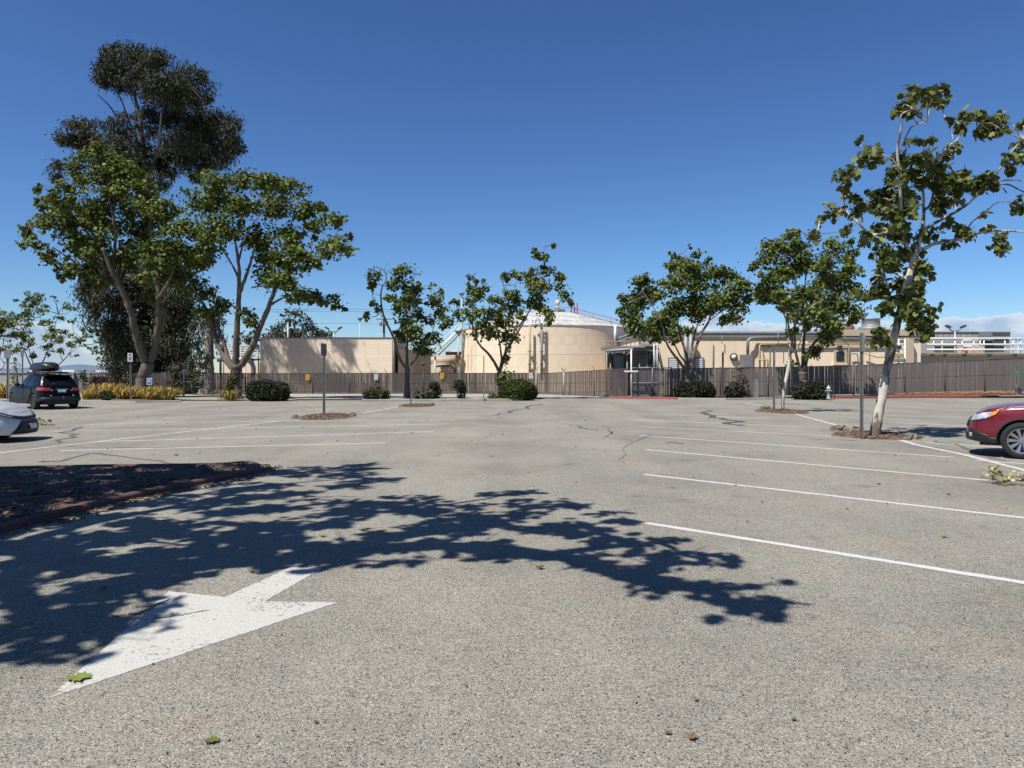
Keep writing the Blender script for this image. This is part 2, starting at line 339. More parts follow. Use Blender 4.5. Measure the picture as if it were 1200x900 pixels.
M['leaf_blackish'] = leafmat('dark_bush_leaf', [(0.0, (0.010, 0.012, 0.006)), (0.5, (0.018, 0.021, 0.010)), (1.0, (0.042, 0.045, 0.018))], 0.08, 0.6)
M['leaf_domebush'] = leafmat('dome_bush_leaf', [(0.0, (0.018, 0.026, 0.005)), (0.5, (0.038, 0.050, 0.009)), (1.0, (0.085, 0.092, 0.021))], 0.12, 0.6)
M['leaf_yellow'] = leafmat('yellow_blade', [(0.0, (0.20, 0.115, 0.03)), (0.4, (0.33, 0.215, 0.042)), (0.70, (0.41, 0.29, 0.08)), (0.84, (0.13, 0.145, 0.03)), (1.0, (0.06, 0.085, 0.02))], 0.25, 0.6)
M['leaf_rust'] = leafmat('rust_leaf', [(0.0, (0.12, 0.04, 0.025)), (1.0, (0.22, 0.08, 0.05))], 0.2)
M['leaf_fallen'] = leafmat('fallen_leaf_green', [(0.0, (0.085, 0.115, 0.018)), (1.0, (0.19, 0.22, 0.045))], 0.1)
M['leaf_dry'] = leafmat('fallen_leaf_dry', [(0.0, (0.07, 0.045, 0.026)), (1.0, (0.20, 0.13, 0.07))], 0.1)
M['post_metal'] = surf('post_metal', (0.15, 0.145, 0.138), (0.10, 0.097, 0.093), 6, 0.65)
M['leaf_branch'] = leafmat('wilted_leaf', [(0.0, (0.20, 0.20, 0.08)), (0.5, (0.34, 0.31, 0.14)), (1.0, (0.50, 0.45, 0.27))], 0.2)
# ------------------------------------------------------------------ ground
def sheet(name, pts, z, mat, kind='structure', label=None, parent=None):
    o = MB().poly(pts, z=z).build(name, mat, parent, fix=False)
    if o.data.polygons[0].normal.z < 0:
        o.data.flip_normals()
    if parent is None: tag(o, label, None, None, kind)
    return o
sheet('ground', [(-14000, -600), (14000, -600), (14000, 14000), (-14000, 14000)], -0.03, M['earth'])
lot = sheet('parking_lot', [(-70, -40), (60, -40), (60, 48.6), (9, 47.0), (2, 47.0), (2, 43.6), (-70, 43.6)], 0.0, M['asphalt'])
# the lot rises a little into a concrete apron in front of the fence
sheet('apron', [(-70, 43.9), (1.2, 43.9), (1.2, 47.3), (8.2, 47.3), (2.2, 57.2), (-70, 57.2)], 0.012, M['concrete'])
sheet('planting_strip', [(-13.5, 44.0), (1.0, 44.0), (0.6, 47.4), (-13.5, 47.6)], 0.06, M['gravel'])
sheet('planting_bed', [(-34, 41.8), (-13.9, 43.4), (-13.9, 46.6), (-20, 50), (-36, 52)], 0.05, M['earth'])

def strip(parent, name, pts, w, z, mat):
    """flat band along ground points"""
    P = [Vector((p[0], p[1], 0)) for p in pts]; L, Rr = [], []
    for i, p in enumerate(P):
        d = (P[min(i+1, len(P)-1)] - P[max(i-1, 0)]).normalized(); n = Vector((-d.y, d.x, 0))
        ww = w[i] if hasattr(w, '__len__') else w
        L.append(p + n * ww / 2); Rr.append(p - n * ww / 2)
    m = MB(); b = len(P)
    m.add([(p.x, p.y, z) for p in L] + [(p.x, p.y, z) for p in Rr], [(b+i, b+i+1, i+1, i) for i in range(b-1)])
    return m.build(name, mat, parent, fix=False)
def pline(a, b, w=0.105, ext=None):
    p, q = G(*a), G(*b)
    if ext:
        d = (q - p).normalized(); q = p + d * ext
    return worn_line([p, q], w, 0.003)
def worn_line(P, w, z):
    Q = []; rl_ = random.Random(int(P[0].x * 97 + P[0].y * 13))
    for a, b in zip(P[:-1], P[1:]):
        k = max(2, int((b - a).length / 0.16)); d = (b - a).normalized()
        for i in range(k): Q.append(a.lerp(b, i / k) + Vector((-d.y, d.x, 0)) * rl_.gauss(0, .004))
    Q.append(P[-1])
    return strip(lot, 'parking_line', Q, [w * rl_.uniform(.86, 1.1) for _ in Q], z, M['line_paint'])
# stalls on the right of the aisle
pline((757, 613), (1200, 683), ext=5.6); pline((755, 556), (1200, 607), ext=5.7)
pline((757, 527), (1158, 563)); pline((750, 510.5), (1118, 536)); pline((747, 499.7), (975, 511.2))
pline((745, 492.2), (962, 501)); pline((748, 485), (900, 490.5)); pline((768, 480.5), (877, 483.7)); pline((790, 476), (872, 478.6))
# stalls of the row behind it
pline((1144, 539.5), (1215, 544.5)); pline((1085, 518.8), (1200, 526)); pline((1010, 493.8), (1140, 499.5)); pline((975, 484.5), (1130, 490)); pline((1000, 479.2), (1110, 482.5))
worn_line([G(*p) for p in ((872, 472), (893, 475.5))], 0.11, 0.0045)
worn_line([G(*p) for p in ((931, 485), (955, 491.5), (983, 499))], 0.12, 0.0045)
worn_line([G(*p) for p in ((1046, 513), (1074, 521.5), (1130, 533), (1200, 551), (1300, 578))], 0.13, 0.0045)
# stalls on the left
pline((70, 528.3), (452, 519)); pline((110, 518), (508, 505.6)); pline((60, 505.6), (526, 496.8)); pline((232, 495), (352, 492.5)); pline((416, 492.6), (532, 492))
pline((240, 487.5), (330, 486.5)); pline((440, 486.2), (589, 485.4)); pline((495, 480.7), (600, 479.8)); pline((517, 476), (600, 475.4)); pline((100, 497.5), (215, 494.6)); pline((120, 490.8), (235, 488.6))
pline((140, 482), (190, 480.6)); pline((230, 482.3), (335, 479.8)); pline((90, 476.6), (140, 475.5))
worn_line([G(*p) for p in ((-40, 535.5), (40, 526), (326, 493.7))], 0.11, 0.0045)
worn_line([G(*p) for p in ((425, 484), (466, 476.8))], 0.11, 0.0045)
# arrow pointing back towards the viewer
arrow = MB()
apx = [(56, 819), (396, 706), (310, 705), (378, 666), (340, 665), (264, 700), (198, 693)]
ag = [G(*p) for p in apx]; outl = []; ra_ = random.Random(3)
for i in range(7):
    p, q = ag[i], ag[(i+1) % 7]; k = max(3, int((q-p).length / 0.035)); nn = Vector((-(q-p).y, (q-p).x, 0)).normalized()
    for j in range(k): outl.append(p.lerp(q, j/k) + nn * (ra_.gauss(0, .003) if 1 < j < k-1 else 0))
arrow.add([(p.x, p.y, 0.0022) for p in outl], [tuple(range(len(outl)))])
ar = arrow.build('arrow_marking', M['arrow_paint'], lot, fix=False)
if ar.data.polygons[0].normal.z < 0: ar.data.flip_normals()
tag(ar, 'white painted arrow pointing down and left')

def crack(pts, w, mat='tar'):
    P = [G(*p) for p in pts]; Q = []
    for i in range(len(P) - 1):
        for k in range(4):
            q = P[i].lerp(P[i+1], k / 4); s = w * 1.4
            Q.append(q + Vector((random.uniform(-s, s), random.uniform(-s, s), 0)))
    Q.append(P[-1])
    ws = [w * random.uniform(0.45, 1.3) for _ in Q]; ws[0] = ws[-1] = w * 0.2
    strip(lot, 'tar_seal', Q, ws, 0.006, M[mat])
crack([(826, 480), (836, 484), (845, 491), (858, 495), (866, 499)], 0.30, 'dark_tar')
crack([(150, 721), (172, 715), (200, 702)], .022, 'dark_tar')
crack([(176, 726), (210, 722), (248, 715)], .010, 'dark_tar')
crack([(110, 723), (150, 721)], .014, 'dark_tar')
crack([(800, 482.5), (840, 482.5), (876, 483.5)], 0.07)
crack([(583, 487), (597, 483), (615, 479), (634, 473)], 0.16, 'dark_tar')
crack([(560, 489.5), (584, 487)], 0.05)
crack([(515, 473), (560, 476), (580, 479)], 0.08)
crack([(66, 520), (84, 511), (78, 505), (96, 500)], 0.12, 'dark_tar')
crack([(45, 541), (70, 540), (110, 530), (180, 541), (240, 548)], 0.10)
crack([(60, 523), (150, 525), (210, 524)], 0.05)
crack([(666, 497), (680, 501), (700, 505)], 0.09)
crack([(712, 500), (718, 508), (709, 512), (745, 517), (765, 509)], 0.035)
crack([(725, 540), (733, 533), (730, 525), (742, 517)], 0.025)
crack([(715, 505), (716, 509)], 0.07)
crack([(776, 519), (800, 519.2)], 0.12)
crack([(752, 488), (766, 490)], 0.10)
crack([(1095, 516), (1140, 526), (1180, 541)], 0.10)
crack([(940, 514), (975, 515), (1010, 517)], 0.06)
# brown stained patches
def blot(cx, cy, rx, ry, z, mat, name='stain_patch'):
    c = G(cx, cy); rX = rx / F * c.y; rY = ry * c.y ** 2 / (F * CZ)
    pts = []
    for k in range(22):
        a = 2 * math.pi * k / 22; q = random.uniform(0.72, 1.12)
        pts.append((c.x + rX * q * math.cos(a), c.y + rY * q * math.sin(a)))
    return sheet(name, pts, z, mat, parent=lot)
blot(540, 492.7, 26, 1.9, 0.0028, M['stain'])
blot(1010, 501, 5, 1.2, 0.0028, M['stain'])
strip(lot, 'concrete_seam', [G(560, 515), G(640, 487), G(652, 474)], 0.05, 0.003, M['stain'])
strip(lot, 'concrete_seam', [G(700, 491), G(640, 472)], 0.05, 0.003, M['stain'])

# ------------------------------------------------------------------ kerbs
def kerb(name, pts, w, h, mat, label, cat='kerb', z0=0.0):
    P = [Vector((p[0], p[1], 0)) for p in pts]; n = len(P); m = MB()
    prof = [(-w/2, 0), (-w/2, h - 0.02), (-w/2 + 0.02, h), (w/2 - 0.02, h), (w/2, h - 0.02), (w/2, 0)]
    vs = []
    for i, p in enumerate(P):
        d = (P[min(i+1, n-1)] - P[max(i-1, 0)]).normalized(); nn = Vector((-d.y, d.x, 0))
        for (a, z) in prof: vs.append(p + nn * a + Vector((0, 0, z + z0)))
    k = len(prof); fs = [(i*k+j, (i+1)*k+j, (i+1)*k+j+1, i*k+j+1) for i in range(n-1) for j in range(k-1)]
    fs += [tuple(range(k)), tuple((n-1)*k + j for j in range(k))[::-1]]
    m.add(vs, fs); o = m.build(name, mat)
    return tag(o, label, cat, None, 'structure')
def dense(pts, n=6):
    out = []
    P = [Vector((p[0], p[1], 0)) for p in pts]
    for i in range(len(P)-1):
        p0, p1, p2, p3 = P[max(i-1, 0)], P[i], P[i+1], P[min(i+2, len(P)-1)]
        for k in range(n):
            t = k / n
            out.append(0.5 * ((2*p1) + (p2-p0)*t + (2*p0-5*p1+4*p2-p3)*t*t + (3*p1-p0-3*p2+p3)*t**3))
    out.append(P[-1]); return out
kerb('kerb', [G(424, 470.6), G(520, 470.2), G(612, 469.6)], 0.16, 0.13, M['concrete'], 'grey kerb along the planting strip by the wooden fence')
kerb('kerb', [G(716, 467.0), G(750, 467.4), G(794, 468.2)], 0.17, 0.14, M['red_kerb'], 'short red painted kerb in front of the gate')
kerb('kerb', [G(794.5, 468.2), G(850, 469.0), G(905, 468.2)], 0.16, 0.12, M['concrete'], 'pale kerb under the dark bushes on the right')
kerb('kerb', [G(976, 467.2), G(1040, 466.8), G(1112, 466.2), G(1170, 465.6)], 0.17, 0.15, M['red_kerb'], 'long red painted kerb right of the hydrant')
kerb('kerb', [G(92, 471.6), G(160, 472.2), G(212, 471.6)], 0.16, 0.12, M['concrete'], 'kerb in front of the yellow bladed plants')
sheet('fence_bed', [(9.0, 48.0), (60, 49.4), (60, 60), (9.0, 55)], 0.02, M['earth'])

def chips(center, rx, ry, n, hfun, mat, parent, size=(0.03, 0.11), seed=1):
    r = random.Random(seed); m = MB()
    for _ in range(n):
        a = r.uniform(0, 2*math.pi); q = math.sqrt(r.random())
        x, y = center[0] + rx*q*math.cos(a), center[1] + ry*q*math.sin(a)
        L = r.uniform(*size); w = L * r.uniform(0.25, 0.5)
        Mx = Matrix.Rotation(r.uniform(0, 6.28), 3, 'Z') @ Matrix.Rotation(r.uniform(-0.5, 0.5), 3, 'Y')
        m.box((x, y, hfun(q) + 0.012), (L, w, 0.014), M=Mx)
    o = m.build('bark_chips', mat, parent, fix=False); o['kind'] = 'stuff'; return o
def mound(name, cx, cy, rx, ry, h, label, seed):
    c = G(cx, cy); rX = rx / F * c.y; rY = ry * c.y ** 2 / (F * CZ)
    rr = random.Random(seed); m = MB(); n = 36; rings = (0.0, 0.35, 0.65, 0.86, 1.0)
    vs = [(c.x, c.y, h)]; fs = []
    for j, q in enumerate(rings[1:]):
        for k in range(n):
            a = 2*math.pi*k/n; w = q * (1 + 0.05 * math.sin(3*a + seed) + 0.04 * rr.uniform(-1, 1))
            z = h * math.sqrt(max(0, 1 - q**2)) * rr.uniform(0.85, 1.15) if q < 1 else 0.002
            vs.append((c.x + rX*w*math.cos(a), c.y + rY*w*math.sin(a), z))
    for k in range(n): fs.append((0, 1+k, 1+(k+1) % n))
    for j in range(3):
        for k in range(n):
            a, b = 1 + j*n + k, 1 + j*n + (k+1) % n
            fs.append((a, a+n, b+n, b))
    o = m.add(vs, fs).build(name, M['mulch'], smooth=True)
    tag(o, label, None, None, 'structure')
    chips((c.x, c.y), rX*0.99, rY*0.99, 420, lambda q: h*math.sqrt(max(0, 1-q*q)), M['chip'], o, seed=seed)
    return o
mound('mulch_bed', 382, 489, 29, 3.2, 0.10, 'round bark mulch bed around the sign post on the left', 3)
mound('mulch_bed', 488, 475.6, 20, 1.6, 0.08, 'round bark mulch bed at the foot of the thin stake', 4)
mound('mulch_bed', 916, 482.6, 27, 2.4, 0.08, 'bark mulch bed under the small leaning white tree', 5)
mound('mulch_bed', 1028, 511, 47, 4.4, 0.08, 'bark mulch bed under the tall tree on the right', 6)

def rock(px, py, w, h, label, seed, flat=1.0):
    c = G(px, py); W = w / F * c.y; H = h / F * c.y; rr = random.Random(seed)
    bm = bmesh.new(); bmesh.ops.create_icosphere(bm, subdivisions=3, radius=1)
    off = Vector((rr.uniform(0, 50),) * 3)
    from mathutils import noise
    for v in bm.verts:
        k = 1 + 0.5 * noise.noise(v.co * 1.4 + off) + 0.3 * noise.noise(v.co * 3.3 + off)
        v.co = Vector((v.co.x * W/2, v.co.y * W*0.36, min(.62, max(-0.25, v.co.z)) * H * 1.15)) * k
    me = bpy.data.meshes.new('rock'); bm.to_mesh(me); bm.free(); me.materials.append(M['rock'])
    for p in me.polygons: p.use_smooth = False
    o = bpy.data.objects.new('rock', me); COL.objects.link(o); o.location = (c.x, c.y, 0.03); o.rotation_euler.z = rr.uniform(-0.4, 0.4)
    return tag(o, label, 'rock', 'rocks beside the mulch beds')
rock(346.5, 490.5, 8, 4.5, 'grey rock left of the sign post mulch bed', 1)
rock(413.5, 488.0, 7, 5, 'grey rock right of the sign post mulch bed', 2)
rock(897, 478.8, 15, 3, 'flat grey slab beside the leaning white tree', 3)
rock(983, 504.5, 20, 6, 'long flat rock farthest left behind the tall right tree', 4)
rock(1005, 505.0, 15, 5, 'dark rock behind the bare grey post on the right', 5)
rock(1067, 515.2, 18, 7.5, 'large rock on the right end of the tall tree bed', 6)
rock(470, 476.4, 5, 2, 'small stone at the left of the thin stake', 7)
rock(506, 475.2, 6, 3, 'small stone at the right of the thin stake', 8)

# ------------------------------------------------------------------ planter island at the left front
isl_edge = [(-5.55, -3.0), (-5.25, 3.0), G(0, 624)[:2], G(60, 607.5)[:2], G(120, 592.5)[:2], G(180, 578.5)[:2], G(240, 566.5)[:2], G(285, 557.5)[:2], (-4.25, 12.1), (-4.62, 12.62), G(250, 548.3)[:2], G(120, 550)[:2], G(0, 552.5)[:2], (-12.5, 11.2)]
isl = dense(isl_edge, 5)
kerb('island_kerb', isl, 0.125, 0.08, M['old_shaded_kerb'], 'worn red kerb, colour darkened for tree shade, curving round the front left planter')
from mathutils import noise as mnoise
def island_soil():
    inner = [p for p in isl]
    c = Vector((-9.5, 5.0, 0)); m = MB(); n = len(inner); vs = []; q = (1.0, 0.97, 0.9, 0.8, 0.65, 0.45, 0.2)
    for t in q:
        for p in inner:
            w = c + (p - c) * t
            vs.append((w.x, w.y, 0.055 + 0.07 * (1 - t) ** 0.5 + 0.03 * mnoise.noise(Vector((w.x, w.y, 0)) * 1.7)))
    fs = [(j*n+i, j*n+i+1, (j+1)*n+i+1, (j+1)*n+i) for j in range(len(q)-1) for i in range(n-1)]
    o = m.add(vs, fs).build('planter_soil', M['dark_mulch'], smooth=True, fix=False)
    if o.data.polygons[0].normal.z < 0: o.data.flip_normals()
    tag(o, None, None, None, 'structure')
    r = random.Random(5); mm = MB()
    for _ in range(2600):
        i = r.randrange(n-1); t = 1 - r.random() * 0.45; p = inner[i].lerp(inner[i+1], r.random()); w = c + (p - c) * t * 0.985
        if w.y < 5: continue
        L = r.uniform(0.03, 0.12)
        mm.box((w.x, w.y, 0.060 + 0.07*(1-t)**0.5 + 0.03*mnoise.noise(Vector((w.x, w.y, 0))*1.7)), (L, L*r.uniform(.25, .5), 0.014),
               M=Matrix.Rotation(r.uniform(0, 6.28), 3, 'Z') @ Matrix.Rotation(r.uniform(-.5, .5), 3, 'Y'))
    ch = mm.build('bark_chips', M['dark_chip'], o, fix=False); ch['kind'] = 'stuff'
island_soil()
# dry litter gathered along the kerb foot
lit = MB(); r_ = random.Random(9)
for _ in range(520):
    i = r_.randrange(8, 44); p = isl[i].lerp(isl[i+1], r_.random()); d = (isl[i+1]-isl[i]).normalized(); nn = Vector((d.y, -d.x, 0))
    p = p + nn * (0.1 + abs(r_.gauss(0, 0.13)))
    L = r_.uniform(0.015, 0.05)
    lit.box((p.x, p.y, 0.012), (L, L*0.5, 0.01), M=Matrix.Rotation(r_.uniform(0, 6.28), 3, 'Z') @ Matrix.Rotation(r_.uniform(-.4, .4), 3, 'X'))
tag(lit.build('leaf_litter', M['chip'], fix=False), 'dry litter gathered at the foot of the planter kerb', 'litter', None, 'stuff')

# ------------------------------------------------------------------ far land
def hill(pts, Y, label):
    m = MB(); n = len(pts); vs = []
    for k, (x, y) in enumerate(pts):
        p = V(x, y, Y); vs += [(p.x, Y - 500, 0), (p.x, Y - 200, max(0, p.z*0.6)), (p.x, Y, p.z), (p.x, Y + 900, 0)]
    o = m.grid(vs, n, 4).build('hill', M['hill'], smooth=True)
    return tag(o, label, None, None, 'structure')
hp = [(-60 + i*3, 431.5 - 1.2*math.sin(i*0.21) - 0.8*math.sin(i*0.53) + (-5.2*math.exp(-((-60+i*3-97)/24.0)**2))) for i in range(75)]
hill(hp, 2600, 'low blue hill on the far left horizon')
# ------------------------------------------------------------------ foliage and trees
SHAPES = {
    'plain': (np.array([(0,0,0),(.45,.36,.07),(1,0,-.10),(.45,-.36,.07)]), [(0,1,2),(0,2,3)]),
    'broad': (np.array([(0,0,0),(.22,.5,.05),(.55,.36,.06),(.72,.52,.0),(1,0,-.12),(.72,-.52,.0),(.55,-.36,.06),(.22,-.5,.05)]), [(0,1,2),(0,2,4),(2,3,4),(0,4,6),(4,5,6),(0,6,7)]),
    'lobed': (np.array([(0,0,0),(.05,.34,.05),(.30,.30,.05),(.42,.62,-.02),(.55,.30,.05),(.80,.34,.0),(1.05,0,-.10),(.80,-.34,.0),(.55,-.30,.05),(.42,-.62,-.02),(.30,-.30,.05),(.05,-.34,.05)]),
              [(0,1,2),(2,3,4),(4,5,6),(0,2,4),(0,4,6),(0,6,8),(6,7,8),(0,8,10),(8,9,10),(0,10,11)]),
    'narrow': (np.array([(0,0,0),(.5,.13,.03),(1,0,-.12),(.5,-.13,.03)]), [(0,1,2),(0,2,3)]),
}
def leaf_mesh(name, P, size, shape, mat, parent, rng, nrm=None, up=0.6, droop=0.25, vbias=None):
    n = len(P); base, faces = SHAPES[shape]
    N = rng.normal(size=(n, 3))
    if nrm is not None: N = N * 0.75 + nrm * 0.8
    N[:, 2] += up; N /= np.linalg.norm(N, axis=1)[:, None] + 1e-9
    T = rng.normal(size=(n, 3)); T[:, 2] -= droop * 2
    T -= N * (T * N).sum(1)[:, None]; T /= np.linalg.norm(T, axis=1)[:, None] + 1e-9
    B = np.cross(N, T)
    sz = (size * rng.uniform(0.65, 1.3, n))[:, None, None]
    vs = P[:, None, :] + sz * (base[None, :, 0:1] * T[:, None, :] + base[None, :, 1:2] * B[:, None, :] + base[None, :, 2:3] * N[:, None, :])
    k = len(base); fa = np.array(faces); nf = len(fa)
    idx = (fa[None] + (np.arange(n) * k)[:, None, None]).reshape(-1)
    me = bpy.data.meshes.new(name); me.vertices.add(n * k); me.vertices.foreach_set('co', vs.reshape(-1).astype(np.float32))
    me.loops.add(len(idx)); me.loops.foreach_set('vertex_index', idx.astype(np.int32))
    me.polygons.add(n * nf); me.polygons.foreach_set('loop_start', np.arange(0, n * nf * 3, 3, dtype=np.int32))
    try: me.polygons.foreach_set('loop_total', np.full(n * nf, 3, dtype=np.int32))
    except Exception: pass
    var = rng.uniform(0, 1, n)
    if vbias is not None: var = np.clip(var * 0.65 + vbias * 0.35, 0, 1)
    a = me.attributes.new('var', 'FLOAT', 'POINT'); a.data.foreach_set('value', np.repeat(var, k).astype(np.float32))
    me.materials.append(mat); me.update(calc_edges=True)
    o = bpy.data.objects.new(name, me); COL.objects.link(o); o['kind'] = 'stuff'
    if parent is not None: rel(o, parent)
    return o
def clump_points(c, rad, n, rng, sub=None, tight=0.30):
    """leaves of one bough: several sprays spread through an ellipsoid, ragged at the rim"""
    k = sub or int(max(4, min(16, n / 22)))
    d = rng.normal(size=(k, 3)); d /= np.linalg.norm(d, axis=1)[:, None]
    q = rng.uniform(0.25, 1.0, k) ** 0.6
    sc = d * q[:, None]
    who = rng.integers(0, k, n)
    p = sc[who] + rng.normal(size=(n, 3)) * tight * rng.uniform(0.5, 1.25, k)[who][:, None]
    nr = p / (np.linalg.norm(p, axis=1)[:, None] + 1e-6)
    return np.array(c)[None] + p * np.array(rad)[None], nr
def smooth_path(pts, n=5):
    P = [np.array(p, float) for p in pts]; out = []
    for i in range(len(P)-1):
        p0, p1, p2, p3 = P[max(i-1, 0)], P[i], P[i+1], P[min(i+2, len(P)-1)]
        for k in range(n):
            t = k / n
            out.append(0.5*((2*p1)+(p2-p0)*t+(2*p0-5*p1+4*p2-p3)*t*t+(3*p1-p0-3*p2+p3)*t**3))
    out.append(P[-1]); return out
def add_limb(name, pts, rads, mat, root, rng, n=8, wob=0.12):
    pr = smooth_path([tuple(p) + (r,) for p, r in zip(pts, rads)], 5)
    Q = []
    for i, q in enumerate(pr):
        r = q[3]
        Q.append(Vector(q[:3]) + (Vector(rng.normal(size=3)) * r * wob if 0 < i < len(pr)-1 else Vector((0, 0, 0))))
    rr = [max(0.008, q[3] * (1 + 0.035 * rng.normal())) for q in pr]
    o = MB().tube(Q, rr, n).build(name, mat, None, smooth=True, fix=False)
    rel(o, root); return Q

def tree(name, label, cat, base, Y, zoom, trunk, limbs, clumps, leaf='leaf', shape='broad', size=0.20, cov=2.1, bark='bark_grey', group=None,
         seed=1, depth=0.8, flat=0.75, up=0.6, droop=0.25, twigs=True, lean=0.0, spread=None, tight=0.30):
    """zoom = (ox, oy, scale): the pixel frame the lists were read in; each entry gets its own distance around Y"""
    rng = np.random.default_rng(seed); ox, oy, s = zoom
    px = lambda x, y: (ox + x / s, oy + y / s)
    bp = V(*base, Y); root = empty(name, (bp.x, bp.y, max(0.0, bp.z - 0.02)), 0, label, cat, group)
    bpy.context.view_layer.update()
    mb = M[bark]; skel = []
    def pathof(pl, d0, d1):
        out = []
        for i, e in enumerate(pl):
            x, y = px(e[0], e[1]); t = i / max(1, len(pl)-1)
            out.append(V(x, y, Y + d0 + (d1 - d0) * t))
        return out
    tp = pathof([e[:2] for e in trunk], 0, lean); tr = [e[2] / s / F * Y / 2 for e in trunk]
    tp[0].z = min(tp[0].z, bp.z) - 0.05
    # root flare
    tr[0] *= 1.25
    skel += add_limb('trunk', tp, tr, mb, root, rng, 12, 0.05)
    sp = spread if spread is not None else 0.5
    for li, (pl, w0, w1) in enumerate(limbs):
        L = max(1.0, np.hypot(pl[0][0]-pl[-1][0], pl[0][1]-pl[-1][1]) / s / F * Y)
        st = pathof([pl[0]], 0, 0)[0]
        near = min(skel, key=lambda q: (q.x-st.x)**2 + (q.z-st.z)**2)
        d0 = near.y - Y; d1 = d0 + rng.uniform(-1, 1) * sp * L
        pp = pathof(pl, d0, d1); ww = [(w0 + (w1-w0) * i / max(1, len(pl)-1)) / s / F * Y / 2 for i in range(len(pl))]
        skel += add_limb('limb', pp, ww, mb, root, rng, 8 if w0/s > 3 else 6)
    tw = MB(); PP, NN, VB = [], [], []
    sk = np.array([tuple(q) for q in skel])
    for c in clumps:
        x, y = px(c[0], c[1]); rx, ry = c[2] / s, c[3] / s
        X = rx / F * Y; Z = ry / F * Y
        h = V(x, y, Y); d2 = (sk[:, 0]-h.x)**2 + (sk[:, 2]-h.z)**2; j = int(np.argmin(d2))
        dy = (sk[j, 1] - Y) * 0.7 + rng.normal() * depth
        if len(c) > 4 and c[4] is not None: dy = c[4]
        cc = np.array(V(x, y, Y + dy)); area = math.pi * X * Z
        k = c[5] if len(c) > 5 else 1.0
        n = int(max(10, cov * k * area / (0.42 * size * size)))
        p, nr = clump_points(cc, (X, (X+Z)/2 * flat * 1.1, Z), n, rng, tight=tight)
        PP.append(p); NN.append(nr); VB.append(np.full(n, rng.uniform(0, 1)))
        if twigs:
            a = Vector(sk[j]); b = Vector(cc)
            if (b - a).length > 0.15:
                mid = a.lerp(b, 0.5) + Vector(rng.normal(size=3)) * 0.08 * (b-a).length
                mid.z -= 0.05 * (b-a).length
                tw.tube([a, mid, b], [0.012 * Y / 30 + 0.014, 0.012 * Y/40 + 0.008, 0.006], 5, cap=False)
            for _ in range(3):
                e = b + Vector((rng.normal()*X*.5, rng.normal()*X*.4, rng.normal()*Z*.5))
                tw.tube([b, b.lerp(e, .5) + Vector((0, 0, 0.04)), e], [0.010, 0.008, 0.004], 4, cap=False)
    if twigs and tw.v:
        o = tw.build('twigs', mb, None, smooth=True, fix=False); o['kind'] = 'stuff'; rel(o, root)
    leaf_mesh('foliage', np.concatenate(PP), size, shape, M[leaf], root, rng, np.concatenate(NN), up, droop, np.concatenate(VB))
    return root

# sycamore at the far left, in front of the eucalyptus (read at full size)
Z1 = (0, 0, 1)
tree('sycamore_tree', 'broad bright green sycamore with forked trunk behind the yellow plants', 'tree', (166, 462), 47, Z1,
     [(164, 464, 17), (167, 447, 14), (171, 434, 14), (174, 424, 15)],
     [([(172,426),(165,410),(158,388),(154,365),(143,340),(132,318),(120,290)], 11, 4), ([(175,425),(182,408),(185,380),(186,345),(183,315),(178,280),(176,250)], 9, 3),
      ([(156,370),(147,355),(143,340)], 6, 4), ([(186,350),(198,330),(205,310)], 5, 2), ([(143,340),(110,320),(85,305),(62,290)], 4, 1.5), ([(132,318),(135,270),(125,220)], 4, 2),
      ([(183,400),(191,380),(194,360)], 5, 3), ([(110,305),(70,270),(35,265)], 3, 1)],
     [(110,182,21,13),(130,196,22,15),(92,205,19,13),(150,208,21,15),(125,225,29,20),(80,228,22,15),(160,232,26,18),(62,243,17,11),(44,258,14,8),(30,272,11,8),(42,284,12,6),(26,285,5,6),(72,262,22,15),
      (105,252,28,20),(138,256,29,22),(172,262,24,20),(190,245,17,15),(58,300,14,8),(72,310,12,8),(90,285,24,17),(120,290,28,20),(152,295,26,20),(185,298,24,18),(96,316,17,10),(78,322,9,7),(128,326,17,10),(172,326,14,8),(200,322,15,12),
      (48,222,8,5),(50,235,9,7),(176,352,12,7),(112,334,9,6)],
     'leaf_light', 'broad', 0.19, 3.0, 'bark_grey', 'plane trees round the car park', 21, 1.2, spread=0.35, tight=0.23)
# tall eucalyptus
ZE = (0, 30, 3)
euc = [(420,100,70,45),(480,95,70,40),(540,110,60,40),(390,150,55,50),(450,170,75,60),(520,180,80,60),(570,220,60,60),(360,180,35,35),(620,190,60,45),(670,160,50,35),(700,220,50,50),(640,250,60,50),(735,250,20,20),
       (590,300,60,60),(650,320,80,60),(720,320,60,50),(780,320,45,40),(815,370,40,50),(850,420,18,20),(760,390,75,60),(690,400,80,60),(630,410,70,50),(740,460,80,50),(800,430,35,40),(680,480,50,40),(650,440,50,40),(690,525,25,25),
       (260,370,55,40),(230,390,40,25),(320,360,55,40),(350,400,60,50),(300,410,50,35),(390,430,50,50),(410,350,45,40,None,.7),(440,400,50,50,None,.7),(200,500,40,35),(460,330,45,40,None,.5),(480,430,45,60,None,.6),(520,400,40,40,None,.4),(560,440,40,40,None,.5),(590,510,30,20,None,.8),(530,330,50,50,None,.8),(565,470,45,40),(500,470,50,50),(450,470,50,40),(600,470,50,50),(540,540,50,40,None,.8),(470,520,60,40,None,.8),(410,490,60,50)]
